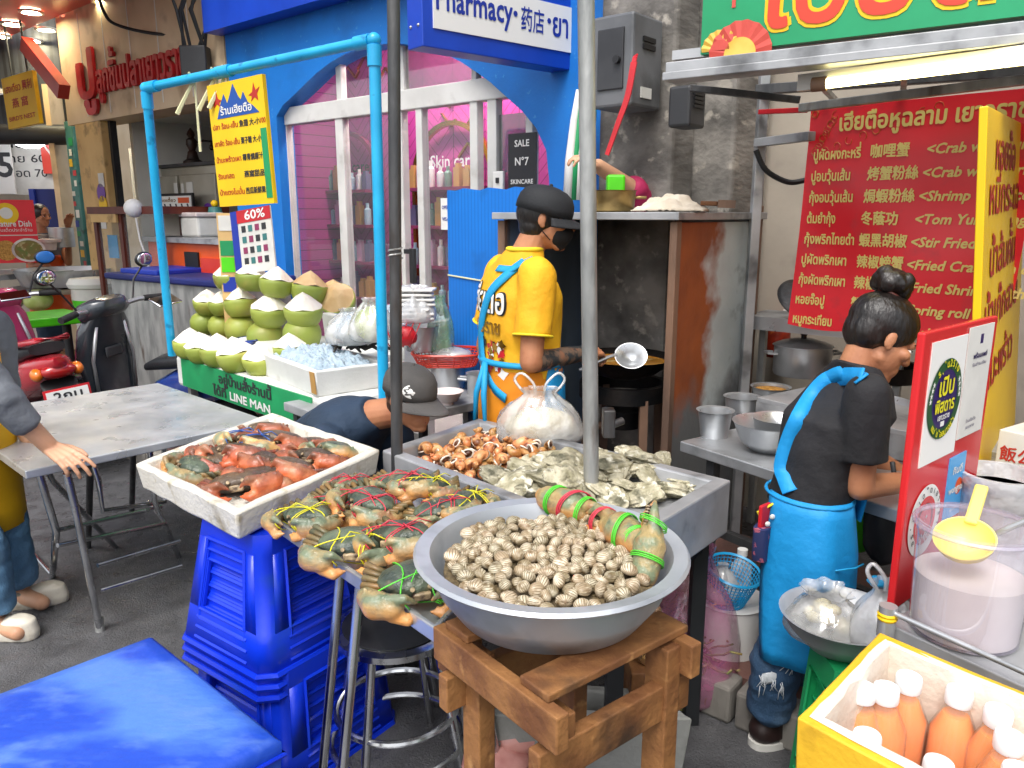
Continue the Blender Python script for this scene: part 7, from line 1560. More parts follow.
def scooter(name, label, m_, c1, c2, mirror_m, plate=None):
    """local x forward, z up"""
    t = thing(name, label, 'scooter', m=m_)
    for x in (.62, -.6): wheel(t, x, .26)
    U, F_ = UP, V((1, 0, 0))
    b = MB(); b.loft(body([(V((.40, 0, .36)), V((.5, 0, .85)), .13, .05), (V((.42, 0, .5)), V((.3, 0, .95)), .19, .06), (V((.44, 0, .72)), F_, .2, .07), (V((.40, 0, .9)), F_, .17, .08), (V((.36, 0, .99)), F_, .12, .07)])); b.build('leg_shield', c1, t, local=True, smooth=60)
    b = MB(); b.loft(body([(V((.42, 0, .36)), UP, .12, .05), (V((.2, 0, .33)), UP, .15, .06), (V((-.12, 0, .34)), UP, .14, .07)])); b.build('floor_board', 'seat_vinyl', t, local=True, smooth=60)
    b = MB(); b.loft(body([(V((-.08, 0, .48)), UP, .12, .12), (V((-.3, 0, .56)), UP, .155, .14), (V((-.62, 0, .64)), UP, .15, .12), (V((-.86, 0, .72)), UP, .09, .07), (V((-.95, 0, .76)), UP, .03, .03)])); b.build('rear_body', c2, t, local=True, smooth=60)
    b = MB(); b.loft(body([(V((-.02, 0, .68)), UP, .09, .03), (V((-.18, 0, .725)), UP, .14, .05), (V((-.5, 0, .77)), UP, .145, .055), (V((-.75, 0, .82)), UP, .10, .035)])); b.build('seat', 'seat_vinyl', t, local=True, smooth=60)
    b = MB(); b.loft(body([(V((.86, 0, .42)), UP, .05, .02), (V((.74, 0, .52)), UP, .07, .03), (V((.58, 0, .53)), UP, .075, .03), (V((.46, 0, .45)), UP, .06, .03)])); b.build('front_mudguard', c1, t, local=True, smooth=60)
    b = MB(); [b.cyl((.62, y, .26), (.44, y, .82), .022) for y in (-.08, .08)]; b.build('fork', 'alu', t, local=True)
    b = MB(); b.loft(body([(V((.48, 0, .93)), V((.4, 0, 1)), .08, .04), (V((.40, 0, 1.0)), V((.5, 0, 1)), .17, .07), (V((.30, 0, 1.05)), V((.6, 0, 1)), .14, .055), (V((.25, 0, 1.06)), UP, .08, .03)])); cowl = b.build('handlebar_cowl', c1, t, local=True, smooth=60)
    MB().box((.27, 0, 1.085), (.10, .17, .012), RY(-25)).build('gauge', 'mirror', cowl, local=True, bevel=.005)
    for s in (-1, 1):
        b = MB(); b.tube([(.34, s*.1, 1.02), (.30, s*.22, 1.04), (.25, s*.36, 1.03)], [.016, .016, .016], 8); b.build('handlebar', 'alu', t, local=True); MB().cyl((.28, s*.25, 1.04), (.24, s*.38, 1.03), .021).build('grip', 'rubber', t, local=True)
        b = MB(); b.tube([(.33, s*.2, 1.04), (.36, s*.26, 1.16), (.34, s*.33, 1.24)], .007, 6); b.build('mirror_stem', 'black', t, local=True)
        h = MB().ell((.34, s*.35, 1.28), (.018, .07, .05), nu=18, nv=12).build('mirror', 'black', t, local=True, smooth=180); MB().ell((.326, s*.35, 1.28), (.008, .06, .042), nu=18, nv=10).build('mirror_glass', mirror_m, h, local=True, smooth=180)
    b = MB(); b.ell((-.90, 0, .70), (.05, .10, .045), nu=16, nv=10); tl = b.build('tail_light', 'lens_red', t, local=True, smooth=180)
    for s in (-1, 1): MB().ell((-.86, s*.11, .69), (.06, .035, .04), nu=12, nv=8).build('indicator', 'lens_amber', t, local=True, smooth=180)
    MB().tube([(-.4, .12, .80), (-.7, .13, .86), (-.92, .08, .90), (-.92, -.08, .90), (-.7, -.13, .86), (-.4, -.12, .80)], .018, 8).build('grab_rail', c2, t, local=True, smooth=180)
    b = MB(); b.loft(body([(V((-.84, 0, .62)), UP, .10, .03), (V((-.98, 0, .48)), V((.3, 0, 1)), .09, .02), (V((-1.03, 0, .36)), V((.3, 0, 1)), .07, .012)])); b.build('rear_mudguard', 'black', t, local=True, smooth=60)
    b = MB(); b.tube([(-.2, -.16, .26), (-.6, -.19, .28), (-.85, -.19, .36)], [.03, .05, .055], 12); b.build('exhaust', 'dark_grey', t, local=True, smooth=60)
    MB().cyl((-.1, .1, .3), (-.16, .2, .0), .012).build('stand', 'black_metal', t, local=True)
    MB().tube([(.30, s_*.15, .42) for s_ in (-1, 1)] and [(.385, -.14, .45), (.36, -.15, .7), (.33, -.1, .92)], .012, 6).tube([(.385, .14, .45), (.36, .15, .7), (.33, .1, .92)], .012, 6).build('trim_line', 'alu', t, local=True, smooth=180)
    MB().box((.345, 0, .74), (.02, .12, .07)).build('inner_pocket', 'dark_grey', t, local=True, bevel=.01)
    MB().ell((.47, .0, .78), (.02, .1, .06), nu=14, nv=8).build('front_panel', 'mirror' if c1 == 'scooter_black' else c1, t, local=True, smooth=180)
    if plate:
        pm = FM((-1.0, 0, .52), V((0, -1, 0)), V((.12, 0, 1))); fr_ = MB().box((0, 0, -.004), (.25, .19, .008), pm).build('number_plate', 'red', t, local=True, smooth=0); MB().box((0, 0, .002), (.225, .165, .006), pm).build('plate_face', 'white', fr_, local=True, smooth=0)
        b = MB(); b.text(plate[0], .075, pm @ T(0, .022, .006), 'c', .02, width=.15); b.text(plate[1], .028, pm @ T(0, -.02, .006), 'c', .01, width=.19); b.text(plate[2], .06, pm @ T(.0, -.07, .006), 'c', .02, width=.15); b.build('plate_lettering', 'ink_dark', fr_, local=True, smooth=0)
        MB().ell((-.8, .0, .655), (.06, .03, .02)).build('badge', 'white', t, local=True, smooth=180)
    return t
pr_ = PY(76, 384, 4.45)
hdg = V((-.78, .80, 0)).normalized(); side = V((-hdg.y, hdg.x, 0))
scooter('scooter', 'pink and red scooter seen from behind with a red framed number plate', FM(V((pr_.x, pr_.y, 0))+hdg*.99, hdg, side, UP) @ RX(-5), 'scooter_pink', 'scooter_red', 'mirror_blue', ('2กบ', 'กรุงเทพมหานคร', '486'))
pb = PY(124, 302, 5.0); hd2 = V((-.85, .40, 0)).normalized(); sd2 = V((-hd2.y, hd2.x, 0))
scooter('scooter', 'black and navy scooter parked behind the folding table', FM(V((pb.x, pb.y, 0))-hd2*.30+V((0, -.0, 0)), hd2, sd2, UP) @ RX(-6), 'scooter_black', 'scooter_navy', 'mirror')
# ================================================================ folding steel table at the left
zT2 = .72
n0, n1, n2 = PZ(25, 471, zT2), PZ(264, 419, zT2), PZ(162, 381, zT2); n3 = n0+(n2-n1)
ta = (n1-n0); TL_ = ta.length; ta.normalize(); tb = (n3-n0); TW = tb.length; tb.normalize()
mat('table_steel', 'c4c7ca', 'adb1b5', 5, .25, .45, bump=.15, bsc=9, r2=.5)
t = thing('folding_table', 'empty folding steel table with chrome tube legs on the road', 'table', m=FM(n0, ta, tb, UP))
MB().box((TL_/2, TW/2, -.016), (TL_, TW, .032)).build('top', 'table_steel', t, local=True, smooth=0, bevel=.005, seg=3)
def tubeP(pts, r=.0135, m_='chrome', nm='leg'): MB().tube(pts, r, 10).build(nm, m_, t, smooth=60)
g = lambda px, py: PZ(px, py, 0)
L1 = PY(98, 628, 2.78); fL = lambda x, y, z: V((x, y, z))
tubeP([PY(66, 473, 2.62), PY(74, 505, 2.64), g(100, 630)]); tubeP([PY(40, 472, 2.72), PY(57, 530, 2.74), g(57, 575)])
tubeP([g(57, 573), g(35, 545)], .0125, 'chrome', 'foot_bar')
tubeP([PY(50, 470, 2.9), PY(55, 480, 2.95), g(120, 545)], .012); tubeP([PY(92, 455, 3.0), g(93, 545)], .014, 'galv_dark')
tubeP([PY(92, 455, 3.05), PY(100, 480, 3.05), PY(104, 510, 3.05), PY(165, 500, 3.3), PY(165, 440, 3.4)], .012)
tubeP([PY(58, 545, 2.7), PY(165, 522, 3.15), PY(150, 500, 3.4)], .009, nm='cross_bar'); tubeP([PY(100, 590, 2.72), PY(180, 565, 2.95)], .009, nm='cross_bar'); tubeP([PY(97, 565, 2.72), PY(178, 540, 3.0)], .009, nm='cross_bar'); tubeP([PY(57, 530, 2.75), PY(162, 505, 3.3)], .009, nm='cross_bar')
tubeP([PY(135, 440, 3.3), g(137, 510)], .014, 'galv_dark'); tubeP([PY(150, 445, 3.2), PY(155, 500, 3.2), g(180, 555)], .012)
MB().cyl(g(100, 630), g(100, 630)+UP*.06+V((0, 0, 0)), .017).build('foot_cap', 'galv', t)
# ================================================================ people
mat('skin', 'b9805c', 'a86f4e', 7, .5, sss=.05, bump=.12, bsc=160, dirt=('94583e', 9, .52, .8), r2=.65); mat('skin_light', 'd0a080', 'c08e6e', 7, .5, sss=.08, bump=.06, bsc=120); mat('skin_dark', '8a5840', '7a4c36', 7, .5, sss=.06, bump=.06, bsc=120)
mat('hair', '15110f', '221b18', 30, .35, bump=.5, bsc=70, stretch=(1, 1, .25)); mat('brow', '1a1310', None, rough=.7); mat('eye_white', 'e4ded8', None, rough=.2); mat('iris', '1d120c', None, rough=.15); mat('lip', '9c5a4c', None, rough=.4)
mat('tee_yellow', 'f0b81c', 'e2a416', 4, .75, bump=.55, bsc=9, bdist=.03); mat('trim_yellow', 'e8d02a', None, rough=.7); mat('orange_cloth', 'e08a10', 'd07c0c', 4, .75); mat('apron_blue', '1494d8', '118ac8', 3, .6, bump=.45, bsc=8, bdist=.03); mat('apron_strap', '1a9ad0', None, rough=.6)
mat('tee_black', '17171a', '202024', 6, .8, bump=.6, bsc=9, bdist=.03); mat('tee_navy', '21344a', '1b2c3e', 6, .8, bump=.6, bsc=9, bdist=.03); mat('cap_black', '1c1e22', '15171a', 8, .75, bump=.2, bsc=150); mat('cap_grey', '54514f', '474543', 8, .8, bump=.25, bsc=150)
mat('mask_black', '121214', None, rough=.8); mat('denim', '33506f', '24405f', 8, .85, bump=.35, bsc=200, dirt=('5d7a96', 4, .54, .72), stretch=(1, 1, .6)); mat('denim_light', '5f86a6', '4f7696', 8, .85, bump=.35, bsc=200, dirt=('86a6bf', 4, .54, .72), stretch=(1, 1, .6)); mat('thread', 'c9cdd2', None, rough=.8)
mat('grey_cloth', '6c7076', '5c6066', 6, .8, bump=.6, bsc=10, bdist=.03); mat('apron_yellow', 'e8b40c', 'd8a408', 5, .6); mat('croc', 'd9d2c2', 'cbc3b1', 6, .55, dirt=('8a7d66', 9, .58, .75)); mat('shoe_brown', '2e1c1a', '241614', 8, .5); mat('tattoo', '2f3436', '6d5a4c', 26, .55, lo=.46, hi=.54, dirt=('8a6048', 18, .54, .62)); mat('pink_cloth', 'b8285c', 'a82050', 5, .7)
class Pose:
    """frame at a place: f forward, u up, r to the person's right"""
    def __init__(s, o, f, u=UP):
        s.o = V(o); s.f = V(f).normalized(); s.r = s.f.cross(V(u)).normalized(); s.u = s.r.cross(s.f).normalized()
    def __call__(s, r, f, u): return s.o+s.r*r+s.f*f+s.u*u
    def m(s): return M(((s.r.x, s.f.x, s.u.x, s.o.x), (s.r.y, s.f.y, s.u.y, s.o.y), (s.r.z, s.f.z, s.u.z, s.o.z), (0, 0, 0, 1)))
def head_prims(b, h, k=1.0, n=20):
    """head in pose h: origin between the ears at half the head height"""
    A = h.m().to_3x3()
    E = lambda c, r: b.ell(h(*[x*k for x in c]), tuple(x*k for x in r), A, n, 14)
    C = lambda p, q, r0, r1: cap(b, h(*[x*k for x in p]), h(*[x*k for x in q]), r0*k, r1*k, 12)
    E((0, -.012, .042), (.074, .096, .082)); E((0, .022, -.03), (.060, .068, .078)); E((0, .05, -.058), (.042, .045, .042)); E((0, .07, -.090), (.022, .022, .018))
    C((-.043, .004, -.052), (-.016, .06, -.092), .018, .016); C((.043, .004, -.052), (.016, .06, -.092), .018, .016)
    C((-.034, .076, .026), (.034, .076, .026), .012, .012); E((-.042, .06, -.012), (.024, .022, .02)); E((.042, .06, -.012), (.024, .022, .02))
    C((0, .088, .018), (0, .106, -.018), .008, .0125); C((-.010, .096, -.022), (.010, .096, -.022), .009, .009)
    C((-.018, .082, -.050), (.018, .082, -.050), .007, .007); C((-.015, .082, -.0615), (.015, .082, -.0615), .008, .008)
    for s in (-1, 1): E((s*.0745, -.012, -.0), (.009, .016, .027)); E((s*.073, -.006, -.020), (.007, .010, .011))
def face_parts(t, h, k=1.0, parts=('eye', 'brow', 'lip')):
    A = h.m().to_3x3()
    for s in (-1, 1):
        if 'eye' in parts:
            e = MB().ell(h(s*.031*k, .0765*k, .006*k), (.0125*k, .009*k, .0065*k), A, 14, 10).build('eye', 'eye_white', t, smooth=180); MB().ell(h(s*.031*k, .0835*k, .006*k), (.0058*k, .003*k, .0058*k), A, 10, 8).build('iris', 'iris', e, smooth=180)
            MB().tube([h(s*.018*k, .084*k, .009*k), h(s*.031*k, .0868*k, .0135*k), h(s*.045*k, .079*k, .009*k)], .0022*k, 6).build('eyelid', 'brow', e, smooth=180)
        if 'brow' in parts: MB().tube([h(s*.014*k, .089*k, .029*k), h(s*.03*k, .0885*k, .034*k), h(s*.05*k, .074*k, .028*k)], [.003*k, .004*k, .002*k], 6).build('eyebrow', 'brow', t, smooth=180)
    if 'lip' in parts: b = MB(); b.tube([h(-.02*k, .084*k, -.0555*k), h(0, .0905*k, -.0535*k), h(.02*k, .084*k, -.0555*k)], .0042*k, 6); b.tube([h(-.016*k, .084*k, -.0605*k), h(0, .091*k, -.0625*k), h(.016*k, .084*k, -.0605*k)], .0048*k, 6); b.build('mouth', 'lip', t, smooth=180)
def hand_prims(b, w, d, nrm, thumb, curl=25, spread=3, k=1.0, curls=None):
    """hand: w wrist, d towards the fingers, nrm back of the hand, thumb the side of the thumb"""
    d = V(d).normalized(); nrm = V(nrm); nrm = (nrm-d*nrm.dot(d)).normalized(); s = d.cross(nrm).normalized()
    if s.dot(V(thumb)) < 0: s = -s
    P = lambda a, c, e=0: V(w)+(d*a+s*c+nrm*e)*k
    for i, (c, L_) in enumerate(((.030, .092), (.010, .096), (-.010, .091), (-.029, .082))):
        cap(b, P(.0, c*.55), P(L_, c), .0145*k, .0112*k, 10)
        q = P(L_, c); a = 0; dd = d; fan = R(spread*(1.5-i))
        dd = (d*math.cos(fan)+s*math.sin(fan)).normalized()
        for j, (ln, r0, r1) in enumerate(zip(((.042, .026, .02), (.047, .03, .021), (.043, .028, .02), (.033, .021, .018))[i], (.0095, .0086, .0078), (.0086, .0078, .0066))):
            a += R((curls[i] if curls else curl)*(.8 if j == 0 else 1.1)); dv = dd*math.cos(a)-nrm*math.sin(a); e = q+dv*ln*k; cap(b, q, e, r0*k, r1*k, 10); q = e
    cap(b, P(.012, .018, -.006), P(.05, .044, -.014), .016*k, .0125*k, 10); cap(b, P(.05, .044, -.014), P(.082, .056, -.022), .0115*k, .0098*k, 10); cap(b, P(.082, .056, -.022), P(.106, .056, -.03), .0095*k, .0078*k, 10)
    b.ell(P(.05, .0, -.006), tuple(x*k for x in (.036, .036, .014)), M((tuple(d), tuple(s), tuple(nrm))).transposed(), 14, 10)
def limb(b, pts, rs):
    for i in range(len(pts)-1): cap(b, pts[i], pts[i+1], rs[i], rs[i+1], 16)
def tcone(b, p, q, r0, r1, n=22): b.cyl(p, q, r0, r1, n)
def cap_hat(t, h, m_, k=1.0, tilt=8, brim=.085):
    """baseball cap in head pose h"""
    f = R(-tilt); q = Pose(h(0, -.012, .035), h.f*math.cos(f)+h.u*math.sin(f), h.u)
    b = MB(); A = q.m().to_3x3(); rings = []
    for j, (z, s) in enumerate(((-.012, 1.0), (.015, 1.0), (.04, .955), (.062, .83), (.078, .60), (.087, .30), (.09, .02))):
        rings.append([q(math.cos(a)*.086*s*k, math.sin(a)*.108*s*k, z*k+.004*math.cos(a*6)*0) for a in [2*math.pi*i/36 for i in range(36)]])
    b.loft(rings); c = b.build('cap', m_, t, smooth=180)
    b = MB(); n = 20; top = []; 
    rows = []
    for j in range(6):
        v = j/5; row = []
        for i in range(n+1):
            a = R(18+144*i/n); rr = 1+v*(brim/.108)*math.sin(a)**.8
            row.append(q(math.cos(a)*.087*k*(1+.12*v), math.sin(a)*.107*k*rr, (-.008-.012*v-.020*(math.cos(a)**2)*(.6+v))*k))
        rows.append(row)
    vs = [p for r_ in rows for p in r_]; fs = [(j*(n+1)+i, j*(n+1)+i+1, (j+1)*(n+1)+i+1, (j+1)*(n+1)+i) for j in range(5) for i in range(n)]; b.add(vs, fs); b.build('brim', m_, c, smooth=180, solid=.004)
    MB().ell(q(0, 0, .091*k), .007).build('button', m_, c, smooth=180)
    return q, c
def hair_shell(t, h, m_='hair', k=1.0, cut=lambda a, z: True, extra=None, vox=.005):
    b = MB(); A = h.m().to_3x3(); b.ell(h(0, -.022*k, .046*k), (.081*k, .1*k, .086*k), A, 24, 16); b.ell(h(0, -.055*k, -.0*k), (.07*k, .06*k, .075*k), A, 20, 14)
    if extra: extra(b)
    return remesh(b, vox, 3, wr=lambda p, n: .0025*noise.noise(V((p.x*60, p.y*60, p.z*18)))).build('hair', m_, t, smooth=180)
def cloth(name, b, m_, t, vox=.008, smooth=3, amp=.004, sc=9, st=(1, 1, 1), **k): return remesh(b, vox, smooth, wr=wrinkle(amp, sc, st)).build(name, m_, t, smooth=180, **k)
def eloft(b, rows, n=28, pw=.85): b.loft([ring(c, x, y, a, d, n, pw) for c, x, y, a, d in rows])
# ---------------------------------------------------------------- the cook
CY = 3.02
fc = V((.80, .60, 0)).normalized(); rc = V((fc.y, -fc.x, 0))
hip = PY(521, 420, CY); hip = V((hip.x, hip.y, .98)); chest = PY(519, 315, CY); neck = PY(525, 252, CY-.0); 
t = thing('person', 'cook in a bright yellow printed shirt, black cap and black mask at the wok', 'person', (hip.x, hip.y, 0))
hd_ = Pose(PY(546, 220, CY), V((.97, -.08, -.16)), UP)
shR = PY(537, 275, CY-.14); shL = PY(502, 272, CY+.16)
elR = PY(531, 362, CY-.20); wrR = PY(584, 353, CY+.02); 
elL = PY(486, 345, CY+.20); wrL = PY(494, 400, CY+.26)
b = MB(); head_prims(b, hd_); limb(b, [hd_(0, -.03, -.06), neck-UP*.02], [.056, .062])
eloft(b, [(hip-UP*.08, rc, fc, .15, .11), (hip+UP*.1, rc, fc, .14, .10), (chest, rc, fc, .16, .11), ((shR+shL)/2+UP*-.02, rc, fc, .15, .085), (neck, rc, fc, .06, .055)])
limb(b, [shR-UP*.02, elR, wrR], [.052, .043, .029]); limb(b, [shL-UP*.02, elL, wrL], [.052, .042, .029])
hand_prims(b, wrR, (wrR-elR), V((.2, -.3, 1)), V((.3, .6, .3)), curl=42); hand_prims(b, wrL, (wrL-elL), V((-.6, .3, .3)), fc, curl=30)
for s in (-1, 1): limb(b, [hip+rc*s*.09-UP*.08, hip+rc*s*.1+fc*.03-UP*.5, hip+rc*s*.1-UP*.90], [.085, .06, .042]); limb(b, [hip+rc*s*.1-UP*.92, hip+rc*s*.11+fc*.13-UP*.945], [.04, .032])
body_ = remesh(b, .0042, 2); body_.build('body', 'skin', t, smooth=180)
b = MB(); A3 = elR.lerp(wrR, .05), elR.lerp(wrR, .95); b.cyl(A3[0], A3[1], .0445, .0315, 24, caps=False); b.build('tattoo', 'tattoo', t, smooth=180)
face_parts(t, hd_, parts=('eye', 'brow')); q_, cp_ = cap_hat(t, hd_, 'cap_black', 1.04, 6)
b = MB(); b.box((0, 0, 0), (.03, .012, .022)); o_ = b.build('buckle', 'alu', None); o_.parent = cp_; o_.matrix_parent_inverse = WM[t.name].inverted() @ M(); o_.matrix_local = WM[t.name].inverted() @ FM(q_(.02, -.112, -.005), q_.r, q_.f); o_.matrix_parent_inverse = M(); KIDS.setdefault(cp_.name, []).append(o_)
def cutbelow(mb, fn):
    """keep only the faces whose middle passes fn"""
    out = MB(); out.v = mb.v; out.f = [f for f in mb.f if fn(sum((mb.v[i] for i in f), V((0, 0, 0)))/len(f))]; out.mi = [0]*len(out.f); return out
b = MB(); A = hd_.m().to_3x3(); b.ell(hd_(0, -.02, .02), (.0785, .1, .085), A, 24, 16); b.ell(hd_(0, -.04, -.03), (.068, .062, .06), A, 20, 14); hr = remesh(b, .005, 2); iv_ = hd_.m().inverted()
cutbelow(hr, lambda p: (iv_ @ p).y < .05-.9*max(0, -(iv_ @ p).z) and (iv_ @ p).z > -.075).build('hair', 'hair', t, smooth=180)
b = MB(); b.ell(hd_(0, .048, -.045), (.056, .062, .056), A, 24, 16); b.ell(hd_(0, .085, -.035), (.03, .03, .03), A, 16, 12); b.ell(hd_(0, .06, -.085), (.035, .034, .024), A, 16, 12); mk = remesh(b, .004, 3); cutbelow(mk, lambda p: (iv_ @ p).y > .015 and (iv_ @ p).z < .0+.12*(iv_ @ p).y).build('mask', 'mask_black', t, smooth=180)
for s in (-1, 1): MB().tube([hd_(s*.056, .03, -.02), hd_(s*.07, .005, -.0), hd_(s*.078, -.02, .012)], .002, 5).build('mask_strap', 'mask_black', t); MB().tube([hd_(s*.05, .03, -.07), hd_(s*.068, .0, -.045), hd_(s*.078, -.022, -.02)], .002, 5).build('mask_strap', 'mask_black', t)
# shirt
b = MB(); mid = (shR+shL)/2
eloft(b, [(hip-UP*.02, rc, fc, .178, .135), (hip+UP*.12, rc, fc, .175, .135), (chest-UP*.05, rc, fc, .185, .14), (chest+UP*.08, rc, fc, .19, .135), (mid-UP*.03, rc, fc, .185, .115), (mid+UP*.025, rc, fc, .13, .085), (neck-UP*.0+UP*.012, rc, fc, .07, .066)], pw=.9)
for sh_, el_ in ((shR, elR), (shL, elL)): b.ell(sh_-UP*.005, .074, nu=18, nv=12); tcone(b, sh_, sh_.lerp(el_, .70), .072, .075)
shirt = remesh(b, .008, 4, wr=wrinkle(.009, 8, (1, 1, .6))); shirt.build('shirt', 'tee_yellow', t, smooth=180)
for sh_, el_ in ((shR, elR), (shL, elL)): e = sh_.lerp(el_, .695); d = (el_-sh_).normalized(); x, y = perp(d); MB().tube(ring(e, x, y, .074, .074, 28), .005, 8, closed=True).build('cuff', 'trim_yellow', t, smooth=180)
MB().tube(ring(neck+UP*.012, rc, fc, .068, .066, 28), .009, 8, closed=True).build('collar', 'trim_yellow', t, smooth=180)
# print on the back: wide letters, gold words, red figures, all laid over the cloth
def drape(mb, src, off=.004):
    """project a flat decoration on the cloth below it (straight along its own normal)"""
    from mathutils.bvhtree import BVHTree
    return BVHTree.FromPolygons([tuple(p) for p in src.v], src.f)
BT = drape(None, shirt)
def on_cloth(poly_mb, m_, d_in, off=.004):
    out = MB(); bad = set()
    for i, p in enumerate(poly_mb.v):
        hit = BT.ray_cast(p-d_in*.2, d_in, .55)
        if hit[0] is None: bad.add(i); out.v.append(p)
        else: out.v.append(hit[0]-d_in*off)
    out.f = [f for f in poly_mb.f if not any(i in bad for i in f)]; out.mi = [0]*len(out.f)
    return out
bkc = chest-fc*.14+UP*.0; BMx = FM(chest-fc*.25-rc*.03, rc, UP, -fc)
def printed(name, mb, m_, off): 
    fine = mb; on_cloth(fine, m_, fc, off).build(name, m_, t, smooth=0)
g1 = MB(); g1.text('เฮียตือ', .135, BMx @ T(-.02, .02, 0), 'c', .055, width=.27, lift=0); printed('print_outline', g1, 'black', .004)
g2 = MB(); g2.text('เฮียตือ', .135, BMx @ T(-.02, .02, 0), 'c', .02, width=.26, lift=0); printed('print_letters', g2, 'white', .006)
g3 = MB(); g3.text('เยาวราช', .075, BMx @ T(-.02, -.06, 0), 'c', .03, width=.22, lift=0); printed('print_words', g3, 'gold', .006)
rg_ = random.Random(4)
for m_, cnt in (('red', 26), ('black', 14), ('white', 10), ('gold', 12)):
    g = MB()
    for k in range(cnt):
        x, y, r_ = rg_.uniform(-.11, .10), rg_.uniform(-.30, -.09), rg_.uniform(.012, .03)
        g.add([BMx @ V((x+r_*(1 if j % 2 else .5)*math.cos(j*.7+k), y+r_*(1 if j % 2 else .6)*math.sin(j*.7+k), 0)) for j in range(9)], [tuple(range(9))])
    on_cloth(g, m_, fc, .0045+.0008*('red', 'black', 'white', 'gold').index(m_)).build('print_figure', m_, t, smooth=0)
# apron: straps over the back, bib, tie and skirt
def ribbon(pts, w, m_, name, push=None):
    if push: push = [push[min(len(push)-1, int(i/(len(pts)*5-4)*len(push)))] for i in range(len(pts)*5-4)]
    pts = smooth_path(pts); b = MB(); L_ = []
    for i, p in enumerate(pts):
        a = pts[max(0, i-1)]; c = pts[min(len(pts)-1, i+1)]; d = (V(c)-V(a)).normalized(); n_ = push[i] if push else V((0, -1, 0)); s = d.cross(n_).normalized(); L_.append((V(p)-s*w/2, V(p)+s*w/2))
    vs = [q for pr in L_ for q in pr]; b.add(vs, [(2*i, 2*i+1, 2*i+3, 2*i+2) for i in range(len(L_)-1)]); return b.build(name, m_, t, smooth=180, solid=.005)
def hug(pts, d_in, off=.01):
    out = []
    for p in pts:
        hit = BT.ray_cast(V(p)-d_in*.6, d_in); out.append(hit[0]-d_in*off if hit[0] is not None else V(p))
    return out
sp = [chest-fc*.14+rc*x+UP*z for x, z in ((.09, .215), (.055, .17), (-.0, .10), (-.05, .0), (-.075, -.1), (-.05, -.2), (.02, -.27), (.10, -.30))]
ribbon(hug(sp, fc), .035, 'apron_strap', 'apron_strap', [-fc]*8)
sp = [chest+rc*.1*0+rc*x-fc*y+UP*z for x, y, z in ((.12, .0, .235), (.10, .06, .235), (.06, .09, .23), (-.02, .1, .225))]
ribbon(hug([p-fc*.03 for p in sp], (fc*.7-UP*.7).normalized(), .006), .03, 'apron_strap', 'apron_strap', [UP-fc]*4)
b = MB(); rows = []
for j in range(9):
    v = j/8; z = chest.z+.10-v*.95; rows.append([V((hip.x, hip.y, 0))*(v)+V((chest.x, chest.y, 0))*(1-v)+UP*z+rc*(.165 if v < .3 else .20)*math.sin(a)+fc*(.155+.02*v)*math.cos(a) for a in [R(-70+i*(70+(100 if v > .3 else 82))/16) for i in range(17)]])
vs = [p for r_ in rows for p in r_]; b.add(vs, [(j*17+i, j*17+i+1, (j+1)*17+i+1, (j+1)*17+i) for j in range(8) for i in range(16)]); b.build('apron', 'apron_blue', t, smooth=180, solid=.006)
MB().tube(ring(hip+UP*.06, rc, fc, .187, .148, 30), .012, 8, closed=True).build('apron_tie', 'apron_strap', t, smooth=180)
for k, dx in enumerate((-.02, .03)): bk = hip-fc*.16+rc*(-.02); MB().tube([bk+UP*.06, bk-fc*.03+rc*dx-UP*.06, bk-fc*.035+rc*dx*1.6-UP*.22], [.012, .012, .006], 7).build('tie_end', 'apron_strap', t, smooth=180)
b = MB(); eloft(b, [(hip-UP*.34, rc, fc, .20, .155), (hip-UP*.12, rc, fc, .19, .15), (hip+UP*.04, rc, fc, .178, .138)]); cloth('shorts', b, 'orange_cloth', t, amp=.007)
b = MB()
for s in (-1, 1): b.box((0, 0, 0), (.0, .0, .0)) if False else cap(b, hip+rc*s*.105-fc*.02-UP*.95, hip+rc*s*.115+fc*.15-UP*.955, .045, .036)
remesh(b, .008, 2).build('shoe', 'black', t, smooth=180)
# ---------------------------------------------------------------- the woman at the kitchen counter
WY = 2.1
t = None
fw = V((.90, .43, 0)).normalized(); rw_ = V((fw.y, -fw.x, 0))
hipw = PY(808, 505, WY); neckw = PY(855, 368, WY+.03); chw = PY(829, 425, WY+.02)
t = thing('person', 'woman with a black hair bun, black T-shirt and blue apron bending over the counter', 'person', (hipw.x, hipw.y, 0))
hw = Pose(PY(880, 340, WY+.04), V((.86, .02, -.50)), V((.40, .1, .9)))
shRw, shLw = PY(868, 395, WY-.10), PY(842, 378, WY+.22)
elRw = PY(860, 487, WY-.10); wrRw = PY(925, 480, WY+.10); elLw = PY(868, 455, WY+.36); wrLw = PY(905, 475, WY+.32)
up_t = (neckw-hipw).normalized(); ft = (fw-up_t*fw.dot(up_t)).normalized()
b = MB(); head_prims(b, hw, .96); limb(b, [hw(0, -.03, -.055), neckw-up_t*.01], [.044, .048])
eloft(b, [(hipw-UP*.08, rw_, fw, .11, .085), (hipw.lerp(chw, .5), rw_, ft, .10, .08), (chw, rw_, ft, .11, .08), ((shRw+shLw)/2-up_t*.03, rw_, ft, .11, .06), (neckw, rw_, ft, .055, .05)])
limb(b, [shRw, elRw, wrRw], [.040, .037, .026]); limb(b, [shLw, elLw, wrLw], [.040, .037, .026])
hand_prims(b, wrRw, (wrRw-elRw), V((.1, -.3, 1)), V((0, 1, .2)), curl=40, k=.92); hand_prims(b, wrLw, (wrLw-elLw), V((.1, .1, 1)), V((0, -1, .2)), curl=40, k=.92)
kneeR = PY(776, 662, WY-.02); ankR = PY(768, 728, WY+.0); kneeL = PY(806, 655, WY+.10); ankL = PY(800, 712, WY+.2)
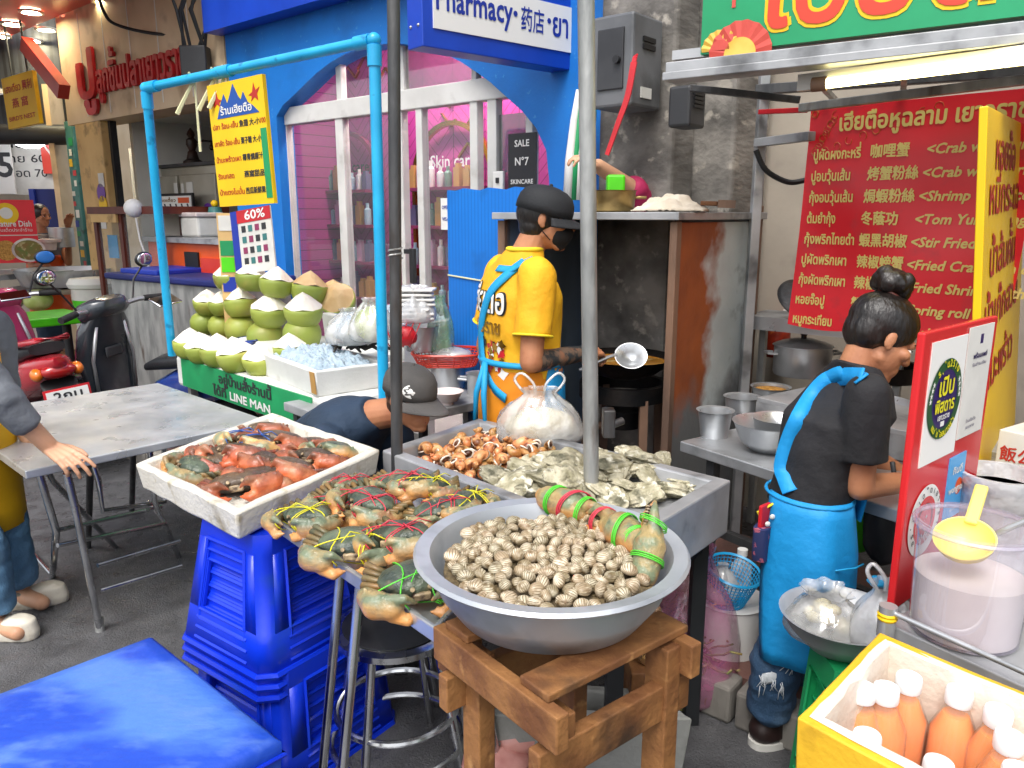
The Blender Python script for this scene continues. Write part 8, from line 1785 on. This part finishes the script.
limb(b, [hipw+rw_*.06-UP*.06, kneeR, V((ankR.x, ankR.y, .09))], [.07, .055, .042]); limb(b, [hipw-rw_*.06-UP*.06, kneeL, V((ankL.x, ankL.y, .09))], [.07, .055, .042])
remesh(b, .0042, 2).build('body', 'skin', t, smooth=180)
face_parts(t, hw, .96)
ih = hw.m().inverted(); A = hw.m().to_3x3()
def wh_(b): pass
b = MB(); b.ell(hw(0, -.018, .045), (.079, .101, .086), A, 26, 18); b.ell(hw(0, -.05, .01), (.07, .062, .07), A, 20, 14)
hr = remesh(b, .0045, 3, wr=lambda p, n: .0022*noise.noise(V(((ih @ p).x*70, (ih @ p).y*16, (ih @ p).z*30))))
cutbelow(hr, lambda p: (ih @ p).z > -.028+.9*max(-.06, (ih @ p).y) and not ((ih @ p).y > .062 and (ih @ p).z < .075)).build('hair', 'hair', t, smooth=180)
b = MB(); bc = hw(0, -.055, .150); 
for k in range(16): a = R(k*22.5); e = bc+hw.r*.033*math.cos(a)+hw.f*.033*math.sin(a)+hw.u*.014*math.sin(k*1.7); b.ell(e, .025, nu=12, nv=8)
b.ell(bc, .042); cap(b, hw(0, -.04, .105), bc, .03, .026)
remesh(b, .0045, 2, wr=lambda p, n: .003*noise.noise(V((p.x*50, p.y*50, p.z*50)))).build('hair_bun', 'hair', t, smooth=180)
MB().tube(ring(hw(0, -.045, .118), hw.r, hw.f, .031, .031, 24), .005, 6, closed=True).build('hair_tie', 'wood_red', t, smooth=180)
b = MB()
for k in range(0): a = R(-60+k*15); s0 = hw(.07*math.cos(a)*.9, -.06, -.02); b.tube([s0, s0-hw.f*.02-hw.u*.03, s0-hw.f*.03-hw.u*.06+V((rnd.uniform(-.02, .02), 0, 0))], .0012, 4)

b = MB(); midw = (shRw+shLw)/2
eloft(b, [(hipw-UP*.0, rw_, fw, .122, .098), (hipw.lerp(chw, .45), rw_, ft, .122, .098), (chw, rw_, ft, .138, .106), (midw-up_t*.06, rw_, ft, .148, .096), (midw+up_t*.01, rw_, ft, .115, .075), (neckw+up_t*.01, rw_, ft, .064, .060)], pw=.9)
for sh_, el_ in ((shRw, elRw), (shLw, elLw)): b.ell(sh_, .06, nu=18, nv=12); tcone(b, sh_, sh_.lerp(el_, .70), .062, .066)
shirtw = remesh(b, .0075, 4, wr=wrinkle(.006, 9, (1, 1, .7))); shirtw.build('t_shirt', 'tee_black', t, smooth=180)
BT = drape(None, shirtw)
# apron straps: right shoulder to left waist across the back, and round the neck
view = V((.35, .9, -.25)).normalized()
P_ = [PY(x, y, WY-.3) for x, y in ((868, 372), (850, 368), (832, 372), (815, 390), (800, 415), (788, 442), (780, 472), (784, 486), (790, 500))]
ribbon(hug(P_, view, .008), .05, 'apron_blue', 'apron_strap', [-view]*len(P_))
P_ = [PY(x, y, WY-.3) for x, y in ((832, 370), (846, 364), (860, 366), (868, 374))]
ribbon(hug(P_, view, .009), .04, 'apron_blue', 'apron_strap', [-view]*len(P_))
b = MB(); rows = []; NN = 26
for j in range(13):
    v = j/12; z = hipw.z+.045-v*.50; c = V((hipw.x, hipw.y, 0))+V((kneeR.x*.6+kneeL.x*.4-hipw.x, 0, 0))*v*.75; a0, a1 = -55, 205-22*v
    row = []
    for i in range(NN+1):
        a = R(a0+(a1-a0)*i/NN); wv = 1+.06*v*math.sin(a*6+1+v)+(.04+.07*v)*noise.noise(V((a*2.6, v*2.0, 0)))
        row.append(c+UP*(z-.05*(i/NN)*v*0)+rw_*(.127+.026*min(1, v*3)-.006*v)*wv*math.sin(a)+fw*(.103+.020*min(1, v*3))*wv*math.cos(a))
    rows.append(row)
vs = [p for r_ in rows for p in r_]; b.add(vs, [(j*(NN+1)+i, j*(NN+1)+i+1, (j+1)*(NN+1)+i+1, (j+1)*(NN+1)+i) for j in range(12) for i in range(NN)]); b.build('apron', 'apron_blue', t, smooth=180, solid=.006)
e = hipw+UP*.0; MB().tube([q for q in ring(hipw+UP*.035, rw_, fw, .130, .106, 34)], .005, 7, closed=True).build('apron_tie', 'apron_blue', t, smooth=180)
a_ = R(95); c = hipw-UP*.13+V((.02, 0, 0)); b = MB(); pk = [c+rw_*.156*math.sin(R(x))+fw*.126*math.cos(R(x))-UP*y for x, y in ((70, 0), (90, 0), (110, 0), (128, .01))]; b.tube(pk, .003, 5); b.build('pocket_seam', 'apron_strap', t, smooth=180)
P_ = [midw+up_t*.0+ft*(-.0), ]
# bib at the front
b = MB(); rows = [[(hipw.lerp(chw, v))+rw_*.12*s+ft*(.118 if abs(s) < .9 else .08) for s in (-1, -.6, -.2, .2, .6, 1)] for v in (0, .4, .8, 1.15)]; vs = [p for r_ in rows for p in r_]; b.add(vs, [(j*6+i, j*6+i+1, (j+1)*6+i+1, (j+1)*6+i) for j in range(3) for i in range(5)]); b.build('bib', 'apron_blue', t, smooth=180, solid=.005)
b = MB(); eloft(b, [(hipw-UP*.16, rw_, fw, .125, .10), (hipw-UP*.03, rw_, fw, .115, .09)])
for s, k_, a_ in ((1, kneeR, ankR), (-1, kneeL, ankL)):
    h0 = hipw+rw_*s*.062-UP*.08; cap(b, h0, k_, .078, .070); cap(b, k_, V((a_.x, a_.y, .13)), .072, .066); tcone(b, k_, V((a_.x, a_.y, .115)), .074, .07)
cloth('jeans', b, 'denim', t, .008, 3, .008, 13, (1, 1, 1.6))
tv = V((0, -1, 0)); 
for s, (kx, ky, Y) in enumerate(((792, 655, WY-.08), (770, 678, WY-.085))):
    c0 = PY(kx, ky, Y); b = MB(); b.ell(c0, (.028, .007, .018), nu=16, nv=10, fn=lambda q: 1+.3*noise.noise(q*4)); b.build('torn_hole', 'skin', t, smooth=180) if s == 0 else b.build('torn_patch', 'thread', t, smooth=180)
    b = MB()
    for k in range(14): p0 = c0+V((rnd.uniform(-.04, .04), -.015, rnd.uniform(-.02, .02))); b.tube([p0, p0+V((rnd.uniform(-.008, .008), -.002, -.012-.012*rnd.random())), p0+V((rnd.uniform(-.012, .012), .0, -.025-.02*rnd.random()))], .0012, 4)
    b.build('frayed_thread', 'thread', t, smooth=180)
for a_, s in ((ankR, 1), (ankL, -1)):
    b = MB(); A_ = V((a_.x, a_.y, 0)); cap(b, A_-fw*.02+UP*.05, A_+fw*.13+UP*.04, .045, .036); b.cyl(A_+UP*.03, A_+UP*.12, .05, .045); remesh(b, .007, 2).build('shoe', 'shoe_brown', t, smooth=180)
    b = MB(); b.loft([ring(A_+fw*.055+UP*z, fw, rw_, .12, .05, 24, .8) for z in (.0, .022)]); b.build('sole', 'paper', t, smooth=60)
# pouch at her hip
p = PY(763, 535, WY-.02); pt = thing('belt_pouch', 'navy flowered pouch with a red phone case hanging at the woman\'s hip', 'pouch', p)
mat('pouch_navy', '26305c', 'a8586a', 40, .7, lo=.6, hi=.64); MB().loft([ring(p+UP*z, V((.6, .8, 0)), V((.8, -.6, 0)), a, .022, 20, .6) for z, a in ((-.07, .035), (-.04, .042), (.03, .042))]).build('pouch', 'pouch_navy', pt, smooth=60)
MB().box((0, 0, .05), (.05, .012, .09), RZ(40)).build('phone_case', 'red', pt, local=True, smooth=0, bevel=.004)
for k in range(3): MB().ell((-.008+.012*k, -.02, .02+.022*k), (.008, .004, .008), nu=10, nv=6).build('flower', 'paper', pt, local=True, smooth=180)
MB().tube([p+UP*.03, p+V((-.02, 0, .07)), p+V((.03, 0, .10))], .004, 6).build('strap', 'trim_yellow', pt)
# ---------------------------------------------------------------- the crouching man
MY = 2.82
hm = Pose(PY(411, 399, MY-.03), V((.70, -.68, -.14)), V((.15, -.1, .97)))
fm = V((.75, -.45, 0)).normalized(); rm = V((fm.y, -fm.x, 0))
nk = PY(368, 416, MY+.06); hipm = PY(308, 462, MY+.25); back = PY(330, 412, MY+.16)
t = thing('person', 'man in a navy T-shirt and grey cap bending low behind the snail tray', 'person', (hipm.x, hipm.y, 0))
ax_ = (nk-hipm).normalized(); upm = rm.cross(ax_); upm = upm if upm.z > 0 else -upm
b = MB(); head_prims(b, hm, 1.0); limb(b, [hm(0, -.035, -.055), nk], [.055, .062])
eloft(b, [(hipm, rm, upm, .16, .12), (hipm.lerp(nk, .4), rm, upm, .15, .12), (hipm.lerp(nk, .8), rm, upm, .17, .10), (nk, rm, upm, .06, .055)])
shm = [nk-ax_*.08+rm*s*.19-upm*.03 for s in (-1, 1)]
for s_ in shm: limb(b, [s_, s_-UP*.26+fm*.02, s_-UP*.45+fm*.16], [.05, .042, .028]); hand_prims(b, s_-UP*.45+fm*.16, fm-UP*.4, V((0, 0, 1)), V((0, 0, 1)).cross(fm), curl=35)
for s in (-1, 1): limb(b, [hipm+rm*s*.09, V((hipm.x, hipm.y, .5))+rm*s*.16+fm*.34, V((hipm.x, hipm.y, .06))+rm*s*.14+fm*.05], [.09, .062, .042]); limb(b, [V((hipm.x, hipm.y, .05))+rm*s*.14+fm*.05, V((hipm.x, hipm.y, .035))+rm*s*.15+fm*.2], [.042, .03])
remesh(b, .0042, 2).build('body', 'skin', t, smooth=180)
face_parts(t, hm); q_, cp_ = cap_hat(t, hm, 'cap_grey', 1.07, 4, .09)
badge = Pose(q_(.055, .085, .028), (q_.r*.55+q_.f*.8+q_.u*.25), q_.u)
mb_ = badge.m().to_3x3()
for k, (r_, m_, d_) in enumerate((((.040, .004, .026), 'white', 0), ((.034, .004, .020), 'cap_grey', .0015), ((.026, .004, .012), 'white', .003))): MB().ell(badge(0, d_-.003, 0), r_, mb_, 24, 10, fn=(lambda q: 1+.18*math.sin(7*math.atan2(q.z, q.x))) if k else None).build('badge', m_, cp_, smooth=180)
ihm = hm.m().inverted(); A = hm.m().to_3x3(); b = MB(); b.ell(hm(0, -.02, .02), (.0785, .1, .085), A, 24, 16); b.ell(hm(0, -.04, -.03), (.068, .062, .06), A, 20, 14); hr = remesh(b, .005, 2)
cutbelow(hr, lambda p: (ihm @ p).y < .04-.9*max(0, -(ihm @ p).z) and (ihm @ p).z > -.07).build('hair', 'hair', t, smooth=180)
b = MB(); eloft(b, [(hipm-ax_*.02, rm, upm, .19, .15), (hipm.lerp(nk, .35), rm, upm, .185, .155), (hipm.lerp(nk, .7), rm, upm, .205, .145), (hipm.lerp(nk, .9), rm, upm, .17, .105), (nk+ax_*.045, rm, upm, .07, .066)], pw=.9)
for s_ in shm: b.ell(s_, .08, nu=18, nv=12); tcone(b, s_, s_-UP*.2+fm*.015, .084, .088)
cloth('t_shirt', b, 'tee_navy', t, .008, 4, .009, 8)
b = MB(); eloft(b, [(hipm-ax_*.12, rm, upm, .15, .13), (hipm+ax_*.05, rm, upm, .175, .14)])
for s in (-1, 1): k_ = V((hipm.x, hipm.y, .5))+rm*s*.16+fm*.34; cap(b, hipm+rm*s*.09, k_, .1, .078); cap(b, k_, V((hipm.x, hipm.y, .14))+rm*s*.14+fm*.07, .078, .06)
cloth('trousers', b, 'grey_cloth', t, .009, 3, .008, 10)
# ---------------------------------------------------------------- the person at the left edge with a hand on the table
t = thing('person', 'person in grey sleeves, yellow apron and cream clogs leaning a hand on the steel table', 'person', (-2.0, 2.9, 0))
fL_ = V((.85, -.35, 0)).normalized(); rL = V((fL_.y, -fL_.x, 0))
wr = PY(50, 447, 2.62); el = PY(4, 402, 2.54); sh = PY(-44, 338, 2.68); hipL = PY(-38, 455, 2.86); nkL = PY(-60, 318, 2.82)
hdl = Pose(PY(-44, 284, 2.85), V((.8, -.2, -.45)), UP)
anR = PY(-6, 620, 2.72); anL = PY(20, 596, 2.95)
b = MB(); head_prims(b, hdl, .97); limb(b, [hdl(0, -.03, -.055), nkL], [.052, .058])
eloft(b, [(hipL-UP*.05, rL, fL_, .155, .115), (hipL.lerp(nkL, .5), rL, fL_, .145, .105), (hipL.lerp(nkL, .88), rL, fL_, .16, .09), (nkL, rL, fL_, .06, .055)])
limb(b, [sh, el, wr], [.046, .040, .030])
hand_prims(b, wr, PY(78, 462, 2.56)-PY(50, 447, 2.62)+V((0, 0, -.005)), V((-.15, -.35, 1)), V((.6, .8, 0)), curl=24, spread=4, curls=(14, 22, 28, 34))
sl = nkL-rL*.19-UP*.06; limb(b, [sl, sl-UP*.27, sl-UP*.45+fL_*.12], [.046, .04, .028]); hand_prims(b, sl-UP*.45+fL_*.12, fL_-UP, -rL, fL_, curl=25)
kR, kL = PY(-16, 545, 2.72), PY(8, 530, 2.92)
for k_, a_, s in ((kR, anR, 1), (kL, anL, -1)): limb(b, [hipL+rL*s*.08-UP*.06, k_, V((a_.x, a_.y, .08))], [.085, .058, .04]); limb(b, [V((a_.x, a_.y, .055)), V((a_.x, a_.y, .04))+fL_*.13], [.038, .03])
remesh(b, .0036, 2).build('body', 'skin_light', t, smooth=180); face_parts(t, hdl, .97)
ihl = hdl.m().inverted(); A = hdl.m().to_3x3(); b = MB(); b.ell(hdl(0, -.02, .04), (.083, .105, .09), A, 26, 18); b.ell(hdl(0, -.05, -.03), (.078, .06, .09), A, 20, 14); hr = remesh(b, .005, 2, wr=lambda p, n: .003*noise.noise(V((p.x*40, p.y*40, p.z*12))))
cutbelow(hr, lambda p: (ihl @ p).y < .075-.8*max(0, -(ihl @ p).z)).build('hair', 'hair', t, smooth=180)
pc = MB(); 
for k in range(5): a = R(72*k); pc.ell(hdl(.082, .02+.012*math.cos(a), .045+.012*math.sin(a)), .009, nu=10, nv=6)
pc.build('hair_clip', 'fan_red', t, smooth=180)
b = MB(); eloft(b, [(hipL-UP*.06, rL, fL_, .178, .135), (hipL.lerp(nkL, .45), rL, fL_, .172, .13), (hipL.lerp(nkL, .85), rL, fL_, .185, .115), (nkL, rL, fL_, .07, .065)], pw=.9)
b.ell(sh, .07); tcone(b, sh, el, .075, .066); cap(b, el, el.lerp(wr, .38), .062, .056); tcone(b, el, el.lerp(wr, .52), .058, .052); b.ell(sl, .07); tcone(b, sl, sl-UP*.25, .072, .062)
cloth('sweatshirt', b, 'grey_cloth', t, .0075, 3, .008, 12)
b = MB(); rows = []
for j in range(10):
    v = j/9; c = nkL.lerp(hipL, min(1, v*1.15)) if v < .87 else hipL; z = nkL.z-.12-v*.72; rows.append([V((c.x, c.y, z))+rL*(.17 if v < .35 else .195)*math.sin(R(a))+fL_*.155*math.cos(R(a)) for a in range(-80, 96, 11)])
n_ = len(rows[0]); b.add([p for r_ in rows for p in r_], [(j*n_+i, j*n_+i+1, (j+1)*n_+i+1, (j+1)*n_+i) for j in range(9) for i in range(n_-1)]); b.build('apron', 'apron_yellow', t, smooth=180, solid=.006)
b = MB(); eloft(b, [(hipL-UP*.14, rL, fL_, .165, .13), (hipL+UP*.02, rL, fL_, .165, .125)])
for s, k_, a_ in ((1, kR, anR), (-1, kL, anL)): cap(b, hipL+rL*s*.08-UP*.06, k_, .1, .078); cap(b, k_, V((a_.x, a_.y, .17)), .078, .07); tcone(b, k_, V((a_.x, a_.y, .11)), .08, .078)
cloth('jeans', b, 'denim_light', t, .008, 3, .008, 12, (1, 1, 1.5))
for a_, yaw in ((anR, V((.95, -.12, 0))), (anL, V((.92, .28, 0)))):
    d = yaw.normalized(); s = V((d.y, -d.x, 0)); A_ = V((a_.x, a_.y, 0)); b = MB(); o0 = A_+d*.05
    b.loft([ring(o0+d*dx+UP*z, d, s, a, w, 26, .85) for z, a, w, dx in ((.0, .128, .048, 0), (.03, .132, .052, 0), (.045, .128, .05, .0), (.075, .07, .042, .05), (.09, .03, .025, .06))]); b.cyl(A_-d*.05+UP*.03, A_-d*.055+UP*.075, .04, .042)
    c = remesh(b, .0055, 2).build('clog', 'croc', t, smooth=180)
    h = MB()
    for k in range(5): h.ell(o0+d*(.03+.02*(k % 3))+s*(.016*(k-2))+UP*(.083-.003*abs(k-2)), .005, nu=8, nv=6)
    h.build('vent_hole', 'ink_dark', c, smooth=180); MB().tube([A_+s*.047+d*.03+UP*.065, A_-d*.05+s*.03+UP*.085, A_-d*.075+UP*.09, A_-d*.05-s*.03+UP*.085, A_-s*.047+d*.03+UP*.065], .008, 6).build('heel_strap', 'croc', c, smooth=180)
# ---------------------------------------------------------------- the noodle cook far left and the arm above the booth
FY = 8.5
hf = Pose(PY(41, 216, FY), V((.9, -.3, -.12)), UP); hpf = PY(46, 268, FY); hpf.z = .95; nkf = PY(42, 233, FY)
t = thing('person', 'woman with tied back dark hair and an orange apron standing at the noodle stall', 'person', (hpf.x, hpf.y, 0)); ff = V((.8, -.6, 0)); rf_ = V((-.6, -.8, 0))
b = MB(); head_prims(b, hf, 1.0); limb(b, [hf(0, -.03, -.06), nkf], [.052, .058]); eloft(b, [(hpf, rf_, ff, .16, .12), (hpf+UP*.25, rf_, ff, .14, .11), (nkf-UP*.08, rf_, ff, .16, .09), (nkf, rf_, ff, .06, .055)])
shf = nkf-UP*.1+rf_*.17; shg = nkf-UP*.1-rf_*.17; wf = PY(68, 226, FY-.1); limb(b, [shf, shf-UP*.25+ff*.08, shf-UP*.22+ff*.34], [.045, .038, .028]); limb(b, [shg, shg-UP*.22+ff*.15, wf], [.045, .038, .026]); hand_prims(b, wf, UP*.7+ff*.4, -ff, rf_, curl=20); hand_prims(b, shf-UP*.22+ff*.34, ff, UP, rf_, curl=30)
for s in (-1, 1): limb(b, [hpf+rf_*s*.09, V((hpf.x, hpf.y, .5))+rf_*s*.1, V((hpf.x, hpf.y, .05))+rf_*s*.1], [.085, .06, .04])
remesh(b, .006, 2).build('body', 'skin', t, smooth=180); face_parts(t, hf)
ihf = hf.m().inverted(); A = hf.m().to_3x3(); b = MB(); b.ell(hf(0, -.022, .04), (.084, .104, .09), A, 24, 16); b.ell(hf(0, -.09, -.02), (.05, .05, .08), A, 16, 12); hr = remesh(b, .007, 2); cutbelow(hr, lambda p: (ihf @ p).y < .06-.6*max(0, -(ihf @ p).z)).build('hair', 'hair', t, smooth=180)
b = MB(); eloft(b, [(hpf, rf_, ff, .18, .14), (hpf+UP*.3, rf_, ff, .17, .13), (nkf-UP*.08, rf_, ff, .185, .11), (nkf, rf_, ff, .065, .06)]); [(b.ell(s, .065), tcone(b, s, s-UP*.2+ff*.06, .068, .07)) for s in (shf, shg)]; cloth('shirt', b, 'grey_cloth', t, .012, 3, .006, 9)
b = MB(); eloft(b, [(hpf-UP*.4, rf_, ff, .21, .17), (hpf, rf_, ff, .19, .15), (hpf+UP*.22, rf_, ff, .18, .14)]); cloth('apron', b, 'orange', t, .012, 3, .006, 9)
b = MB(); eloft(b, [(V((hpf.x, hpf.y, .05)), rf_, ff, .17, .1), (hpf-UP*.2, rf_, ff, .18, .13)]); cloth('trousers', b, 'tee_navy', t, .014, 3, .006, 9)
el = PY(640, 192, 3.78); ha = PY(598, 166, 3.62); shp = PY(652, 205, 3.95)
t = thing('person', 'person behind the cooking booth, a bare forearm and a pink sleeve showing over its roof', 'person', (shp.x, shp.y, 0))
b = MB(); limb(b, [shp-UP*.06, el-UP*.01, ha], [.05, .045, .032]); hand_prims(b, ha, (ha-el), V((0, -.3, 1)), V((0, -1, .3)), curl=30)
cc_ = shp-UP*.45+V((.08, .06, 0)); eloft(b, [(V((cc_.x, cc_.y, .45)), E1, E2, .16, .12), (V((cc_.x, cc_.y, .9)), E1, E2, .16, .11), (V((cc_.x, cc_.y, 1.4)), E1, E2, .15, .09)]); 
remesh(b, .005, 2).build('body', 'skin_light', t, smooth=180)
b = MB(); eloft(b, [(V((cc_.x, cc_.y, .42)), E1, E2, .18, .13), (V((cc_.x, cc_.y, 1.0)), E1, E2, .18, .13), (V((cc_.x, cc_.y, 1.42)), E1, E2, .16, .10)]); cap(b, shp-UP*.12, el.lerp(ha, .12), .072, .062); cap(b, V((cc_.x, cc_.y, 1.38)), shp-UP*.1, .08, .07); cloth('blouse', b, 'pink_cloth', t, .009, 3, .008, 12)
b = MB(); b.box((cc_.x, cc_.y, .2), (.34, .34, .4)); q = b.build('low_bench', 'wood', smooth=0, origin=(cc_.x, cc_.y, 0)); tag(q, 'wooden block seat hidden behind the cooking booth', 'seat')
